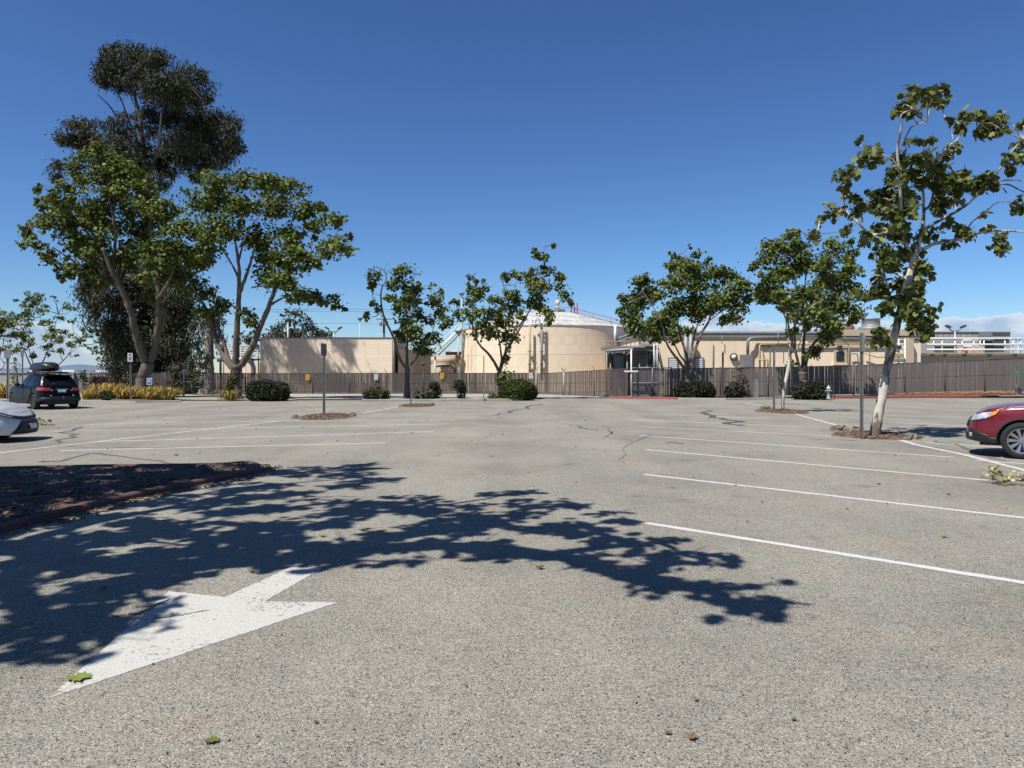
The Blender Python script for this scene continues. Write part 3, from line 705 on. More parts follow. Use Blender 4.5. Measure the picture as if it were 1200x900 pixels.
low = [(330,930,50,70),(370,1000,55,80),(420,1060,60,80),(470,990,70,90),(560,1000,80,100),(620,960,60,80),(640,1060,45,90),(600,1150,60,80),(540,1180,70,70),(470,1200,60,70),(420,1170,45,70),(390,1110,45,70),(650,1180,35,60),(560,1080,80,90),(480,1090,80,90),(350,860,60,50),(440,880,80,70),(560,880,90,80),(630,1230,40,40),(560,1250,70,40),(480,1270,60,40),(310,900,25,35),(400,1235,30,40)]
tree('eucalyptus_tree', 'very tall dark eucalyptus rising behind the sycamores on the left', 'tree', (178, 463), 60, ZE,
     [(535,1300,50),(530,1150,46),(520,950,40),(515,750,34),(512,560,28),(500,450,22),(490,330,16),(470,230,9)],
     [([(512,560),(540,480),(600,400),(640,330)], 15, 6), ([(505,480),(440,380),(390,290),(340,240)], 10, 3), ([(500,450),(460,350),(430,270),(400,200)], 9, 3), ([(515,520),(560,430),(570,300),(610,220),(640,180)], 11, 4),
      ([(512,600),(430,500),(360,440),(290,390)], 11, 4), ([(495,360),(510,270),(530,200)], 8, 3), ([(515,700),(400,560),(220,500)], 8, 3), ([(490,330),(460,250),(440,180)], 6, 2)],
     [(c[0], c[1]+6, c[2]*1.05, c[3]*.95) + tuple(c[4:]) for c in euc] + low, 'leaf_dark', 'narrow', 0.36, 15.0, 'bark_dark', None, 22, 2.2, droop=0.9, up=0.1, tight=0.25, spread=0.4)
tree('eucalyptus_tree', 'eucalyptus with a pale peeling trunk left of the forked sycamore', 'tree', (243, 463), 55, Z1,
     [(241, 464, 17), (246, 445, 11), (245, 425, 10), (246, 400, 9), (243, 375, 7)],
     [([(245,410),(238,395),(233,380)], 5, 2), ([(246,400),(252,388),(256,376)], 4, 2)],
     [(236,388,12,14),(246,375,14,14),(231,405,10,14),(230,425,9,16),(232,442,9,14),(238,412,10,12),(256,385,9,12),(257,400,6,14),(226,452,8,9),(234,455,9,8)],
     'leaf_grey', 'narrow', 0.38, 6.5, 'bark_euc', None, 23, 0.8, droop=0.9, up=0.1)
# forked sycamore
Z2 = (180, 180, 3)
tree('sycamore_tree', 'large forked sycamore with dark limbs left of the clipped boxy hedge', 'tree', (277, 467.5), 45, Z2,
     [(290,866,38),(288,810,32),(290,770,34),(290,745,36)],
     [([(286,765),(262,735),(235,690),(215,640),(200,575),(150,490),(110,420)], 24, 7), ([(288,760),(262,720),(245,660),(222,600),(200,570)], 20, 8), ([(291,750),(289,690),(296,580),(300,480),(298,380),(285,300)], 28, 7),
      ([(298,500),(325,430),(345,370),(355,320)], 15, 5), ([(296,755),(340,690),(375,610),(405,540),(425,480),(440,420),(450,350)], 27, 7), ([(415,530),(440,515),(470,500),(520,480)], 9, 3), ([(425,480),(470,400),(520,300),(560,270),(620,290)], 9, 2),
      ([(300,440),(270,380),(240,330),(235,260)], 9, 3), ([(298,380),(330,280),(400,180)], 8, 2), ([(450,350),(480,260),(500,180)], 7, 2), ([(345,470),(385,468),(415,490)], 5, 3), ([(450,500),(580,500),(650,530)], 5, 2)],
     [(210,95,53,36),(325,92,55,34),(400,105,55,36),(475,120,55,38),(200,160,74,47),(300,170,74,47),(415,190,66,47),(525,195,51,36),(595,190,28,16),(625,232,41,31),(560,255,37,22),(640,330,57,34),(600,350,28,18),(690,285,11,14),(700,300,6,7),
      (480,300,55,45),(380,290,64,52),(250,250,66,52),(120,280,78,56),(110,360,74,56),(190,330,63,47),(90,430,57,36),(160,480,53,45),(230,530,46,29),(190,555,48,25),(400,380,53,56),(480,390,48,45),(550,380,44,31),(440,440,53,36),(500,500,48,31),(555,505,39,25),(620,520,41,22),(665,540,13,9),
      (340,580,28,25),(310,555,20,16),(470,450,37,27),(60,330,28,36),(560,300,13,14),(510,350,37,27),(70,400,23,27)],
     'leaf', 'broad', 0.185, 3.5, 'bark_grey', 'plane trees round the car park', 24, 1.3, spread=0.4, tight=0.29)
# two thin planes before the fence
Z3 = (420, 280, 4.5)
tree('plane_tree', 'thin plane tree with three bare stems between the low bushes', 'tree', (477, 468), 45.5, Z3,
     [(258,845,34),(256,780,27),(258,720,26),(259,675,26)],
     [([(256,685),(222,640),(205,590),(190,530),(172,490),(148,440),(128,385),(118,310),(125,255),(147,215),(132,165),(80,145)], 17, 3), ([(259,680),(256,600),(256,500),(258,430),(250,350),(240,250)], 18, 4),
      ([(274,665),(300,635),(322,605),(345,580)], 13, 7), ([(385,505),(400,450),(405,400),(412,350)], 7, 2), ([(345,580),(370,545),(388,500)], 8, 5), ([(135,165),(150,135),(155,115)], 3, 1), ([(258,450),(300,380),(310,300),(290,240)], 7, 2), ([(118,300),(90,290),(75,290)], 3, 1)],
     [(75,190,32,42),(68,245,22,26),(95,235,26,20),(75,340,22,22),(88,365,26,20),(50,405,18,26),(230,185,60,38),(195,240,48,35),(270,265,65,45),(180,320,42,25),(220,355,48,45),(300,335,48,32),(320,415,52,40),(255,310,50,40),(300,480,55,45),(350,560,62,50),(250,510,58,40),(200,500,30,26),
      (400,520,45,30),(320,232,14,12),(398,238,14,10),(365,312,24,30),(420,335,42,35),(440,273,18,16),(445,385,48,30),(455,440,48,30),(510,335,28,26),(522,405,22,30),(380,260,12,10),(345,590,40,25),(250,440,45,40),(380,430,25,25)],
     'leaf', 'broad', 0.16, 2.8, 'bark_grey', 'plane trees round the car park', 25, 0.8, spread=0.5)
tree('plane_tree', 'windswept plane tree growing out of the rounded green bush before the tank', 'tree', (583, 468), 45.5, Z3,
     [(732,845,26),(738,780,24),(742,720,24),(745,690,24)],
     [([(740,695),(710,640),(680,600),(640,560),(612,510),(602,480)], 17, 7), ([(748,690),(762,650),(775,600),(800,560),(840,490),(875,430),(900,380),(935,330),(960,260),(980,140),(972,70)], 18, 3), ([(745,690),(755,640),(748,570),(738,520),(720,440)], 14, 4),
      ([(800,560),(815,500),(860,440),(890,400)], 12, 4), ([(605,490),(600,400),(610,310),(625,230)], 6, 2), ([(935,330),(1010,250),(1060,220),(1100,320)], 6, 2), ([(770,610),(790,500),(800,380)], 9, 3), ([(800,380),(770,260),(745,200)], 5, 1.5), ([(740,500),(700,420),(690,330)], 6, 2), ([(975,130),(1000,170),(1035,190)], 4, 2), ([(972,90),(985,40)], 2, 1)],
     [(608,208,24,20),(652,215,14,12),(640,255,42,26),(590,275,26,30),(585,330,32,38),(640,295,42,30),(612,395,56,42),(680,400,48,40),(635,465,62,45),(690,490,40,38),(720,318,48,28),(780,212,36,24),(822,182,20,16),(812,300,52,38),(830,345,45,38),(790,372,50,38),(770,440,62,45),(755,515,52,38),(820,500,42,32),
      (862,195,40,30),(905,165,25,18),(930,210,52,36),(960,262,62,45),(930,312,48,38),(925,352,40,34),(950,95,38,26),(928,65,16,14),(985,110,15,14),(1033,37,13,13,None,1.6),(1005,160,42,28),(1050,200,36,30),(1060,245,28,30),(1085,290,26,34),(1108,335,20,24),(1000,405,34,46),(985,370,35,25),(772,715,38,28),(760,740,30,25),(782,610,24,44),(735,400,30,30),(850,420,30,30),(700,520,25,20)],
     'leaf', 'broad', 0.16, 2.8, 'bark_grey', 'plane trees round the car park', 26, 0.8, spread=0.5)
# two dense planes on the right
Z4 = (700, 240, 3.75)
tree('plane_tree', 'dense plane tree with fanning stems above the dark round bushes', 'tree', (805.5, 467), 47, Z4,
     [(394,850,28),(398,790,24),(402,750,26),(404,725,28)],
     [([(398,735),(372,705),(350,675),(322,640),(302,600),(288,540),(272,500)], 15, 5), ([(402,728),(398,690),(382,630),(368,590),(355,530),(345,470)], 15, 5), ([(407,725),(420,660),(440,610),(455,570),(490,510),(500,465),(520,400)], 18, 5), ([(412,690),(416,640),(425,580),(440,530),(455,500)], 10, 4),
      ([(395,700),(362,660),(340,615),(318,580)], 9, 4), ([(272,500),(240,440),(200,380)], 6, 2), ([(355,530),(330,430),(350,330),(330,240)], 7, 2), ([(520,400),(580,340),(640,350)], 6, 2), ([(455,500),(440,400),(430,300)], 6, 2), ([(490,510),(560,460),(620,430)], 6, 2), ([(330,260),(310,350),(285,340)], 3, 1)],
     [(200,335,46,30),(150,440,58,42),(210,395,60,48),(120,415,24,22),(105,465,20,14),(140,490,42,40),(180,545,48,44),(240,550,42,35),(270,500,50,42),(328,218,16,14),(320,268,28,22),(365,262,45,38),(440,212,24,16),(485,245,14,14),(420,285,58,42),(350,340,60,42),(450,345,72,48),(520,292,48,32),(570,310,48,36),(640,355,40,32),(660,400,36,28),(575,400,62,45),
      (615,470,38,40),(580,495,45,30),(520,430,60,45),(400,430,70,48),(340,470,55,46),(320,545,42,42),(440,480,45,38),(407,184,7,8),(390,555,30,22),(285,345,18,14),(270,400,25,20),(340,590,25,18),(480,460,40,30),(260,590,22,14),(660,350,22,20)],
     'leaf', 'broad', 0.17, 4.0, 'bark_grey', 'plane trees round the car park', 27, 1.0, spread=0.45)
tree('plane_tree', 'densest multi-stemmed plane tree left of the silver hydrant', 'tree', (943, 467), 46.5, Z4,
     [(915,850,36),(908,790,32),(905,760,34),(903,735,34)],
     [([(898,745),(882,690),(868,640),(852,590),(842,540),(828,475),(815,420)], 15, 5), ([(904,735),(903,680),(906,610),(910,540),(905,440),(915,330),(920,230)], 18, 5), ([(908,740),(922,680),(945,620),(975,585),(1010,560),(1040,530)], 17, 6), ([(893,730),(872,650),(868,580),(872,510),(878,420),(870,300)], 12, 4),
      ([(912,520),(960,430),(1020,370),(1060,300)], 8, 2), ([(915,400),(960,330),(1000,260)], 6, 2), ([(842,540),(800,440),(740,400)], 6, 2), ([(870,300),(800,230),(700,250)], 5, 1.5), ([(975,585),(1080,500),(1130,450)], 7, 2), ([(915,330),(950,150),(970,80)], 4, 1.5), ([(720,230),(715,200),(735,160)], 2, 1)],
     [(678,265,20,22),(712,300,14,12),(705,250,14,10),(760,228,52,38),(752,170,28,20),(826,180,58,40),(850,130,34,24),(890,188,48,38),(878,118,20,18),(836,118,10,10),(780,310,68,45),(860,270,60,48),(740,368,46,40),(722,415,28,24),(790,400,58,38),(930,250,58,48),(962,125,26,26),(975,68,18,16),(1040,178,45,36),(1010,240,48,42),(1095,225,40,36),(1110,280,48,42),
      (1000,330,70,50),(1080,350,68,48),(1130,380,36,38),(950,400,60,50),(1030,430,60,48),(1105,445,58,45),(1140,490,28,32),(1110,515,34,20),(960,490,60,42),(900,470,40,40),(1030,520,48,38),(990,580,44,36),(955,640,30,32),(922,665,18,20),(830,440,38,34),(1060,565,24,16),(700,390,16,16),(1095,115,18,18),(1105,160,20,16),(1150,205,16,16)],
     'leaf', 'broad', 0.17, 3.8, 'bark_grey', 'plane trees round the car park', 28, 1.0, spread=0.45)
Z6 = (860, 340, 6)
tree('plane_tree', 'slender leaning white-stemmed plane tree in its own mulch bed', 'tree', (917.5, 483), 30.4, Z6,
     [(352,866,17),(345,800,21),(348,730,24),(362,650,24),(382,560,25),(395,470,24)],
     [([(395,475),(405,400),(418,330),(425,250),(440,150)], 20, 7), ([(398,440),(440,420),(480,330),(500,200)], 12, 4), ([(400,420),(375,300),(365,200),(370,120)], 12, 4), ([(420,330),(520,140),(620,70)], 9, 3), ([(425,250),(400,120),(410,20)], 8, 3)],
     [(405,520,36,28),(430,300,50,45),(390,180,60,50),(460,120,70,55),(360,90,60,45),(520,220,55,45),(560,100,60,50),(440,10,70,50),(330,10,60,45),(540,10,60,45),(600,160,45,40)],
     'leaf', 'broad', 0.15, 2.4, 'bark_pale', 'plane trees round the car park', 29, 0.7, spread=0.4)
# tall plane at the right front
Z5 = (950, 80, 3.6)
tree('plane_tree', 'tall wind-blown plane tree with mottled trunk in front of the red car', 'tree', (1025.5, 512.5), 18.2, Z5,
     [(268,1560,40),(282,1480,40),(302,1380,38),(318,1290,36),(338,1200,34),(352,1130,33),(368,1060,31),(392,960,30),(418,870,29),(440,795,27)],
     [([(440,800),(455,740),(470,680),(478,600),(470,500),(440,420)], 24, 6), ([(440,810),(400,740),(385,650),(378,560),(372,450),(366,340),(383,250),(385,195),(430,175)], 20, 5), ([(470,690),(510,660),(575,625),(640,590),(690,548),(760,480),(800,420),(862,335),(900,300)], 14, 4), ([(455,770),(520,742),(590,728),(640,720),(700,697),(790,685),(905,690)], 17, 6),
      ([(760,490),(800,475),(850,472),(905,478)], 6, 4), ([(760,492),(830,490),(870,508),(905,525)], 7, 5), ([(478,600),(510,560),(530,420),(500,340),(510,300)], 12, 4), ([(530,400),(580,330),(620,300),(650,245),(700,220)], 9, 4), ([(392,310),(412,270),(430,245),(490,225)], 7, 3), ([(640,720),(680,650),(740,608),(780,570),(840,562)], 6, 3),
      ([(385,650),(300,700),(240,690),(190,640),(150,600),(130,500),(150,440),(200,400)], 12, 3), ([(300,870),(302,800),(300,730)], 9, 6), ([(410,890),(330,850),(300,810)], 12, 8), ([(372,420),(340,380),(300,365)], 6, 3), ([(240,690),(200,640),(215,600)], 5, 2), ([(378,960),(420,990),(460,1030)], 9, 5), ([(366,1060),(320,1110),(290,1140)], 7, 4), ([(840,562),(850,580),(880,590)], 4, 2), ([(150,600),(80,600),(40,640)], 4, 2), ([(800,690),(800,720)], 4, 2), ([(515,340),(515,270)], 3, 1.5), ([(600,300),(595,270)], 3, 1.5)],
     [(385,145,42,38),(430,115,50,28),(480,125,45,35),(530,95,48,28),(545,140,30,35),(435,185,40,20),(390,165,25,20),(625,235,38,38),(660,205,45,25),(700,190,18,25),(740,260,50,34),(775,240,42,46),(790,215,28,20),(600,340,30,30),(575,360,25,24),(885,330,22,34),(890,235,10,14),(895,395,8,10),(835,405,42,38),(440,298,25,22),(505,305,14,12),(214,305,15,14),(255,345,36,42),(230,385,42,34),
      (170,430,45,38),(140,475,20,35),(150,520,22,22),(400,365,50,34),(465,365,55,38),(355,430,34,26),(435,425,55,36),(530,435,70,40),(615,450,55,40),(700,480,75,38),(745,470,35,28),(560,495,70,40),(430,490,60,46),(310,525,52,44),(340,490,32,30),(255,560,58,42),(185,580,50,36),(130,605,25,24),(75,600,26,38),(36,640,15,20),(25,700,24,24),(152,685,22,18),
      (525,565,52,40),(600,545,52,38),(400,575,60,48),(320,625,58,40),(300,672,50,38),(350,705,58,46),(255,715,32,36),(420,640,50,42),(615,685,48,50),(585,742,30,22),(670,695,36,30),(490,700,44,36),(795,740,32,40),(790,705,28,20),(880,575,26,38),(745,672,11,12),(735,615,10,10),(440,770,50,40),(370,800,58,48),(480,830,38,44),(500,870,22,24),(300,760,40,36),
      (300,850,40,50),(330,920,45,50),(280,930,30,40),(420,880,50,45),(470,930,40,50),(400,960,45,40),(455,1020,50,50),(490,1080,34,50),(460,1110,40,40),(430,1060,40,40),(330,1000,45,40),(270,1120,42,30),(300,1150,30,22),(400,1030,35,45),(240,960,22,22)],
     'leaf_near', 'lobed', 0.16, 3.4, 'bark_pale', 'plane trees round the car park', 30, 0.55, up=0.5, droop=0.35, spread=0.4, tight=0.27)
# thin tree behind the dark car
Z7 = (0, 340, 8.18)
tree('plane_tree', 'sparse small tree behind the dark car with the roof box', 'tree', (42, 462), 62, Z7,
     [(345,960,26),(338,860,24),(330,780,24)],
     [([(325,790),(290,710),(245,610),(215,540),(190,430)], 15, 4), ([(332,780),(310,680),(285,600),(270,480)], 11, 3), ([(338,830),(390,730),(440,620),(490,480),(530,330),(560,230)], 16, 3), ([(345,870),(480,780),(590,690),(640,640),(690,590),(800,520)], 13, 3), ([(190,430),(230,250),(250,120)], 5, 1.5), ([(490,480),(420,350),(370,200),(350,80)], 6, 1.5), ([(640,640),(750,480),(850,400)], 6, 1.5)],
     [(250,60,36,40),(150,100,20,20),(230,130,55,40),(370,60,55,36),(340,130,80,52),(240,185,60,44),(420,175,65,52),(500,65,40,14),(545,100,14,10),(610,150,55,36),(690,185,65,26),(560,260,52,26),(690,285,42,26),(150,300,60,46),(280,255,72,48),(260,350,72,52),(190,410,70,50),(180,540,60,45),(420,300,60,50),(520,370,66,40),
      (480,450,60,48),(600,385,50,34),(560,480,70,46),(460,545,70,40),(680,520,60,36),(790,490,60,46),(795,380,28,46),(875,298,22,10),(850,430,48,22),(920,390,36,14),(930,420,36,12),(945,500,46,26),(900,560,46,20),(945,600,32,14),(1025,610,12,12),(950,660,22,14),(740,625,34,10),(330,610,34,40),(690,440,36,26),(240,500,50,40),(560,580,50,30),(480,600,36,30),(300,480,40,36)],
     'leaf', 'broad', 0.15, 1.7, 'bark_grey', 'plane trees round the car park', 31, 1.0, spread=0.4)
tree('plane_tree', 'sparse small tree cut off by the left edge of the view', 'tree', (-6, 462), 61, Z7,
     [(-50,960,26),(-45,860,24),(-40,760,22)],
     [([(-40,770),(-60,600),(-50,420)], 13, 4), ([(-42,800),(40,730),(20,670),(-5,640)], 9, 5), ([(-40,740),(20,560),(50,400),(90,280)], 11, 3), ([(60,480),(90,380),(95,300)], 5, 2)],
     [(60,265,80,44),(10,215,40,22),(140,235,50,32),(20,330,60,50),(90,330,60,46),(110,440,66,46),(20,420,50,50),(40,560,55,45),(-40,300,70,60),(-60,430,70,70),(110,600,40,34),(-50,560,60,60),(-20,190,50,30),(150,660,20,14)],
     'leaf', 'broad', 0.15, 1.9, 'bark_grey', 'plane trees round the car park', 32, 1.0, spread=0.4)
# trees beyond the tan building and at the far left
def far_tree(name, label, base, Y, clumps, leaf, size, seed, trunk_w=5, cov=2.2, bark='bark_dark', shape='plain'):
    x0 = base[0]; top = min(c[1] for c in clumps)
    return tree(name, label, 'tree', base, Y, Z1, [(x0, base[1], trunk_w), (x0 + 1, (base[1]*2 + top)/3, trunk_w*.8), (x0, top + 6, trunk_w*.3)], [([(x0, (base[1]+top)/2), (c[0], c[1])], trunk_w*.4, 1) for c in clumps[::3]],
                clumps, leaf, shape, size, cov, bark, 'trees beyond the tan building', seed, 1.5, spread=0.2)
far_tree('evergreen_tree', 'widest olive tree showing over the tan building roof', (345, 437), 95, [(328,384,11,12),(340,375,14,10),(352,374,12,9),(344,388,20,12),(330,395,14,10),(360,384,11,9),(355,392,16,8),(318,398,12,10)], 'leaf_grey', 0.42, 41)
far_tree('evergreen_tree', 'low olive tree right of the larger one over the tan roof', (375, 437), 97, [(372,387,8,5),(381,388,8,5),(366,390,8,6),(376,393,14,7),(388,393,6,4)], 'leaf_grey', 0.42, 42)
far_tree('evergreen_tree', 'dim grey tree seen through the fork of the big sycamore', (292, 437), 88, [(290,392,10,10),(283,400,10,10),(298,402,12,10),(305,392,8,10),(276,408,9,10),(292,412,12,8)], 'leaf_grey', 0.42, 43, cov=1.5)
far_tree('shrub_tree', 'rust red bushy tree at the foot of the eucalyptus', (131, 452), 70, [(129,434,7,5),(136,436,7,6),(140,431,5,5)], 'leaf_rust', 0.3, 44)
far_tree('shrub_tree', 'small green tree by the grey wall right of the dark car', (97, 452), 66, [(97,441,6,5),(94,445,4,4),(101,446,4,4),(98,449,5,3)], 'leaf', 0.25, 45, 3)
far_tree('shrub_tree', 'small conifer between two posts at the far left', (19, 458), 58, [(19,430,4,8),(18,440,6,8),(20,449,7,7),(17,424,2,4)], 'leaf_grey', 0.25, 46, 3, shape='narrow')
far_tree('evergreen_tree', 'dark ivy-clad bush tree between the two eucalyptus trunks', (212, 462), 57, [(214,440,12,14),(222,450,12,12),(205,446,10,14),(212,456,14,8),(219,436,8,8)], 'leaf_blackish', 0.3, 47, 5)

# big tree standing out of view at the left; its boughs shade the lane in the foreground
def shade_tree():
    rng = np.random.default_rng(77)
    blobs = [(40,720,70,36),(120,700,70,34),(60,660,80,24),(200,665,80,28),(280,645,70,24),(150,625,80,20),(250,612,70,18),(335,622,70,20),(350,655,60,14),(410,640,62,16),(430,602,70,16),(330,585,70,14),(400,562,60,9),(425,548,38,5),(370,553,60,8),(480,660,40,6),
             (500,625,50,14),(560,640,50,12),(600,602,60,11),(520,592,50,11),(605,577,42,4),(660,618,50,10),(640,650,45,6),(720,640,50,12),(735,608,36,7),(765,663,55,14),(800,650,55,8),(825,690,46,13),(860,703,46,10),(910,708,36,8),(790,685,40,8),(840,660,30,6),(895,685,22,3),
             (100,585,110,16),(210,562,60,8),(20,765,26,10),(90,745,60,14),(10,690,40,24),(-60,700,80,50),(-60,620,100,40),(-50,570,100,20),(20,570,70,12),(180,575,50,8),(270,580,50,10),(580,615,50,8),(700,625,40,8),(460,588,40,7),(770,635,36,6),(690,665,30,6),(60,560,90,8),(150,553,70,5),(250,556,55,5),(0,600,80,16),(110,612,80,14),(200,595,70,12),(290,570,40,8),(20,640,60,16),(-40,560,80,8),(320,552,40,4),(640,590,50,8),(545,615,50,9),(470,640,60,10),(880,712,40,8),(300,625,60,12),(230,640,60,14),(0,740,50,18),(160,690,50,18),(770,690,30,6),(150,738,45,15),(60,768,60,10),(110,722,60,18),(310,551,30,4),(260,548,60,4),(180,712,20,8),(60,585,70,12),(150,572,60,9),(110,562,60,7),(230,562,45,6),(180,565,50,7),(-30,600,60,16),(40,566,60,8),(285,560,30,5),(0,556,60,6),(200,551,50,4)]
    root = empty('shade_tree', (-9.3, 4.2, 0.15), 0, 'large leafy tree in the front left planter whose shadow crosses the lane', 'tree')
    bpy.context.view_layer.update()
    cl = []
    for (x, y, rx, ry) in blobs:
        c = G(x, y); rX = min(1.6, 1.12 * rx / F * c.y); rY = min(1.6, 1.12 * ry * c.y**2 / (F * CZ))
        h = 5.2 + rng.uniform(0, 0.6)
        while h < 14:
            p = Vector((c.x - SDIR[0]*SUNK*h, c.y - SDIR[1]*SUNK*h, h)); rr = max(rX, rY) * 1.5 + 0.25
            vis = (p.y + rr > 0.2) and (p.x + rr > -0.706*(p.y + rr)) and (h - rr < CZ + 0.525*(p.y + rr))
            if not vis: break
            h += 0.2
        cl.append((p, rX, rY))
    nodes = [Vector((-9.3, 4.2, 0.1)), Vector((-9.2, 4.25, 1.6)), Vector((-9.0, 4.3, 3.0)), Vector((-8.6, 4.4, 4.2))]
    par = [-1, 0, 1, 2]; left = list(range(len(cl))); wgt = [1]*4; cost = [0, 0, 0, 0]
    while left:
        best = None
        for i in left:
            for j in range(2, len(nodes)):
                d = (cl[i][0] - nodes[j]).length + cost[j] * 0.35
                if best is None or d < best[0]: best = (d, i, j)
        d, i, j = best; left.remove(i); nodes.append(cl[i][0]); par.append(j); cost.append(cost[j] + (cl[i][0]-nodes[j]).length); wgt.append(1)
    for k in range(len(nodes)-1, 0, -1): wgt[par[k]] += wgt[k]
    rad = lambda w: 0.022 + 0.034 * math.sqrt(w)
    o = MB().tube(nodes[:4], [0.34, 0.27, 0.25, 0.24], 14).build('trunk', M['bark_grey'], None, True, fix=False); rel(o, root)
    tw = MB()
    for k in range(4, len(nodes)):
        a, b = nodes[par[k]], nodes[k]; mid = a.lerp(b, .5) + Vector(rng.normal(size=3)) * 0.06 * (b-a).length
        if wgt[k] >= 4:
            o = MB().tube([a, mid, b], [rad(wgt[k])*1.1, rad(wgt[k]), rad(wgt[k])*.9], 8).build('limb', M['bark_grey'], None, True, fix=False); rel(o, root)
        else: tw.tube([a, mid, b], [rad(wgt[k])*.8, rad(wgt[k])*.6, 0.012], 6)
    P, N = [], []
    for (p, rX, rY) in cl:
        n = int(1.32 * math.pi * rX * rY / 0.0125)
        q, nr = clump_points(p, (rX*.95, rY*.95, 0.45*min(1.0, (rX+rY)/1.2)), n, rng, sub=int(min(30, 6 + n/55)), tight=0.17); P.append(q); N.append(nr)
        for _ in range(5):
            e = p + Vector((rng.normal()*rX*.5, rng.normal()*rY*.5, rng.normal()*.2)); tw.tube([p, p.lerp(e, .5), e], [.014, .01, .005], 4, cap=False)
    o = tw.build('twigs', M['bark_grey'], None, True, fix=False); o['kind'] = 'stuff'; rel(o, root)
    leaf_mesh('foliage', np.concatenate(P), 0.17, 'lobed', M['leaf'], root, rng, np.concatenate(N), 1.0, 0.2)
shade_tree()

# ------------------------------------------------------------------ bushes
def bush(name, label, x, ybase, Y, clumps, leaf, size, seed, cov=3.2, group='bushes along the fence', shape='plain', rag=1.0, up=0.4):
    rng = np.random.default_rng(seed); b = V(x, ybase, Y)
    root = empty(name, (b.x, b.y, max(0, b.z - 0.02)), 0, label, 'bush', group); bpy.context.view_layer.update()
    P, N, VB = [], [], []; st = MB()
    for (cx, cy, rx, ry) in clumps:
        c = V(cx, cy, Y); X = rx/F*Y; Z = ry/F*Y
        n = int(cov * 2 * math.pi * X * max(Z, .2) / (0.42*size*size))
        d = rng.normal(size=(n, 3)); d /= np.linalg.norm(d, axis=1)[:, None]
        q = 1 - np.abs(rng.normal(size=n)) * 0.16; lump = 1 + rag*0.15*np.sin(d[:, 0]*5 + seed) * np.cos(d[:, 2]*6 + seed*2) + rag*(0.09*np.sin(d[:, 1]*9 + d[:, 2]*8 + d[:, 0]*6) + np.where(rng.random(n) < .06, .18, 0))
        p = d * (q * lump)[:, None]; P.append(np.array(c)[None] + p * np.array((X, X*0.85, Z))[None]); N.append(d); VB.append(np.clip(0.5 + 0.5*np.sin(d[:, 0]*7 + seed)*np.sin(d[:, 2]*7), 0, 1))
        for _ in range(4):
            e = c + Vector((rng.normal()*X*.4, rng.normal()*X*.3, rng.uniform(-.1, .6)*Z))
            st.tube([Vector((b.x + rng.normal()*.06, b.y + rng.normal()*.06, root.location.z)), e], [0.03, 0.012], 5, cap=False)
    rel(st.build('stem', M['bark_dark'], None, fix=False), root)
    leaf_mesh('foliage', np.concatenate(P), size, shape, M[leaf], root, rng, np.concatenate(N), up, 0.1, np.concatenate(VB))
    return root
bush('clipped_hedge', 'dark boxy clipped hedge right of the forked sycamore', 313, 471, 42.5, [(300,458,12,12),(313,457,14,12),(327,459,13,12),(306,464,16,7),(325,465,14,6),(318,463,16,8)], 'leaf_blackish', 0.12, 61, rag=.45)
bush('bush', 'low olive bush left of the thin three-stemmed plane', 442, 470.5, 43.5, [(441,461,14,8.5),(434,464,8,6),(450,464,8,6)], 'leaf_bush', 0.16, 62, 2.6)
bush('bush', 'grey-green low bush right of the thin three-stemmed plane', 495, 468.5, 44.5, [(495,462,11,6.5),(489,464,6,5),(502,463,6,6)], 'leaf_grey', 0.16, 63, 2.4)
bush('bush', 'narrow black upright bush touching the grey-green one', 509, 468.5, 45.2, [(509,452,6,5),(511,459,6,7),(510,464,6,4)], 'leaf_blackish', 0.13, 64)
bush('bush', 'ball of leaves on a stem against the white sign pole', 539, 468.5, 45, [(539,452,7.5,7),(541,457,6,4),(541,465,5,3.5)], 'leaf_blackish', 0.14, 65, 2.6)
bush('bush', 'large rounded green bush at the foot of the windswept plane', 607, 469.5, 43.6, [(607,457,22,13),(597,461,13,8),(618,461,12,9),(606,464,21,5)], 'leaf_domebush', 0.10, 66, 4.8, rag=.25)
bush('bush', 'small sprig of green at the left of the big rounded bush', 578, 468.5, 44.4, [(578,465,6,3.5)], 'leaf_domebush', 0.12, 67, 2.5)
bush('bush', 'dark twin-domed bush under the dense fanning plane', 815, 468, 46, [(801,457,11,10),(819,456,19,11),(810,462,18,6),(828,460,11,8)], 'leaf_blackish', 0.12, 68, 3.8, rag=.4)
bush('bush', 'small loose dark bush between the round bushes and the brown post', 861, 467.5, 46.3, [(861,457,11,9),(855,461,7,6),(868,461,7,6)], 'leaf_blackish', 0.15, 69, 2.4)
bush('bush', 'wide dark bush behind the silver hydrant', 950, 468.5, 45, [(945,457,17,10),(960,457,15,10),(936,461,9,7),(952,463,22,5)], 'leaf_blackish', 0.15, 70, 2.8)
bush('bush', 'dark green ball shrub among the yellow bladed plants', 126, 470, 42.4, [(125,464,8,6)], 'leaf_bush', 0.10, 71, 3.2)
bush('bush', 'weedy climber on the fence behind the brown post', 869, 464, 48.0, [(867,438,7,9),(864,450,3,8),(872,446,4,8)], 'leaf_blackish', 0.12, 72, 0.35)
bush('bush', 'upright green shrub against the forked sycamore trunk', 270, 468, 44.0, [(271,450,5,10),(274,442,4,8),(268,458,6,7)], 'leaf_bush', 0.12, 73, 1.6)

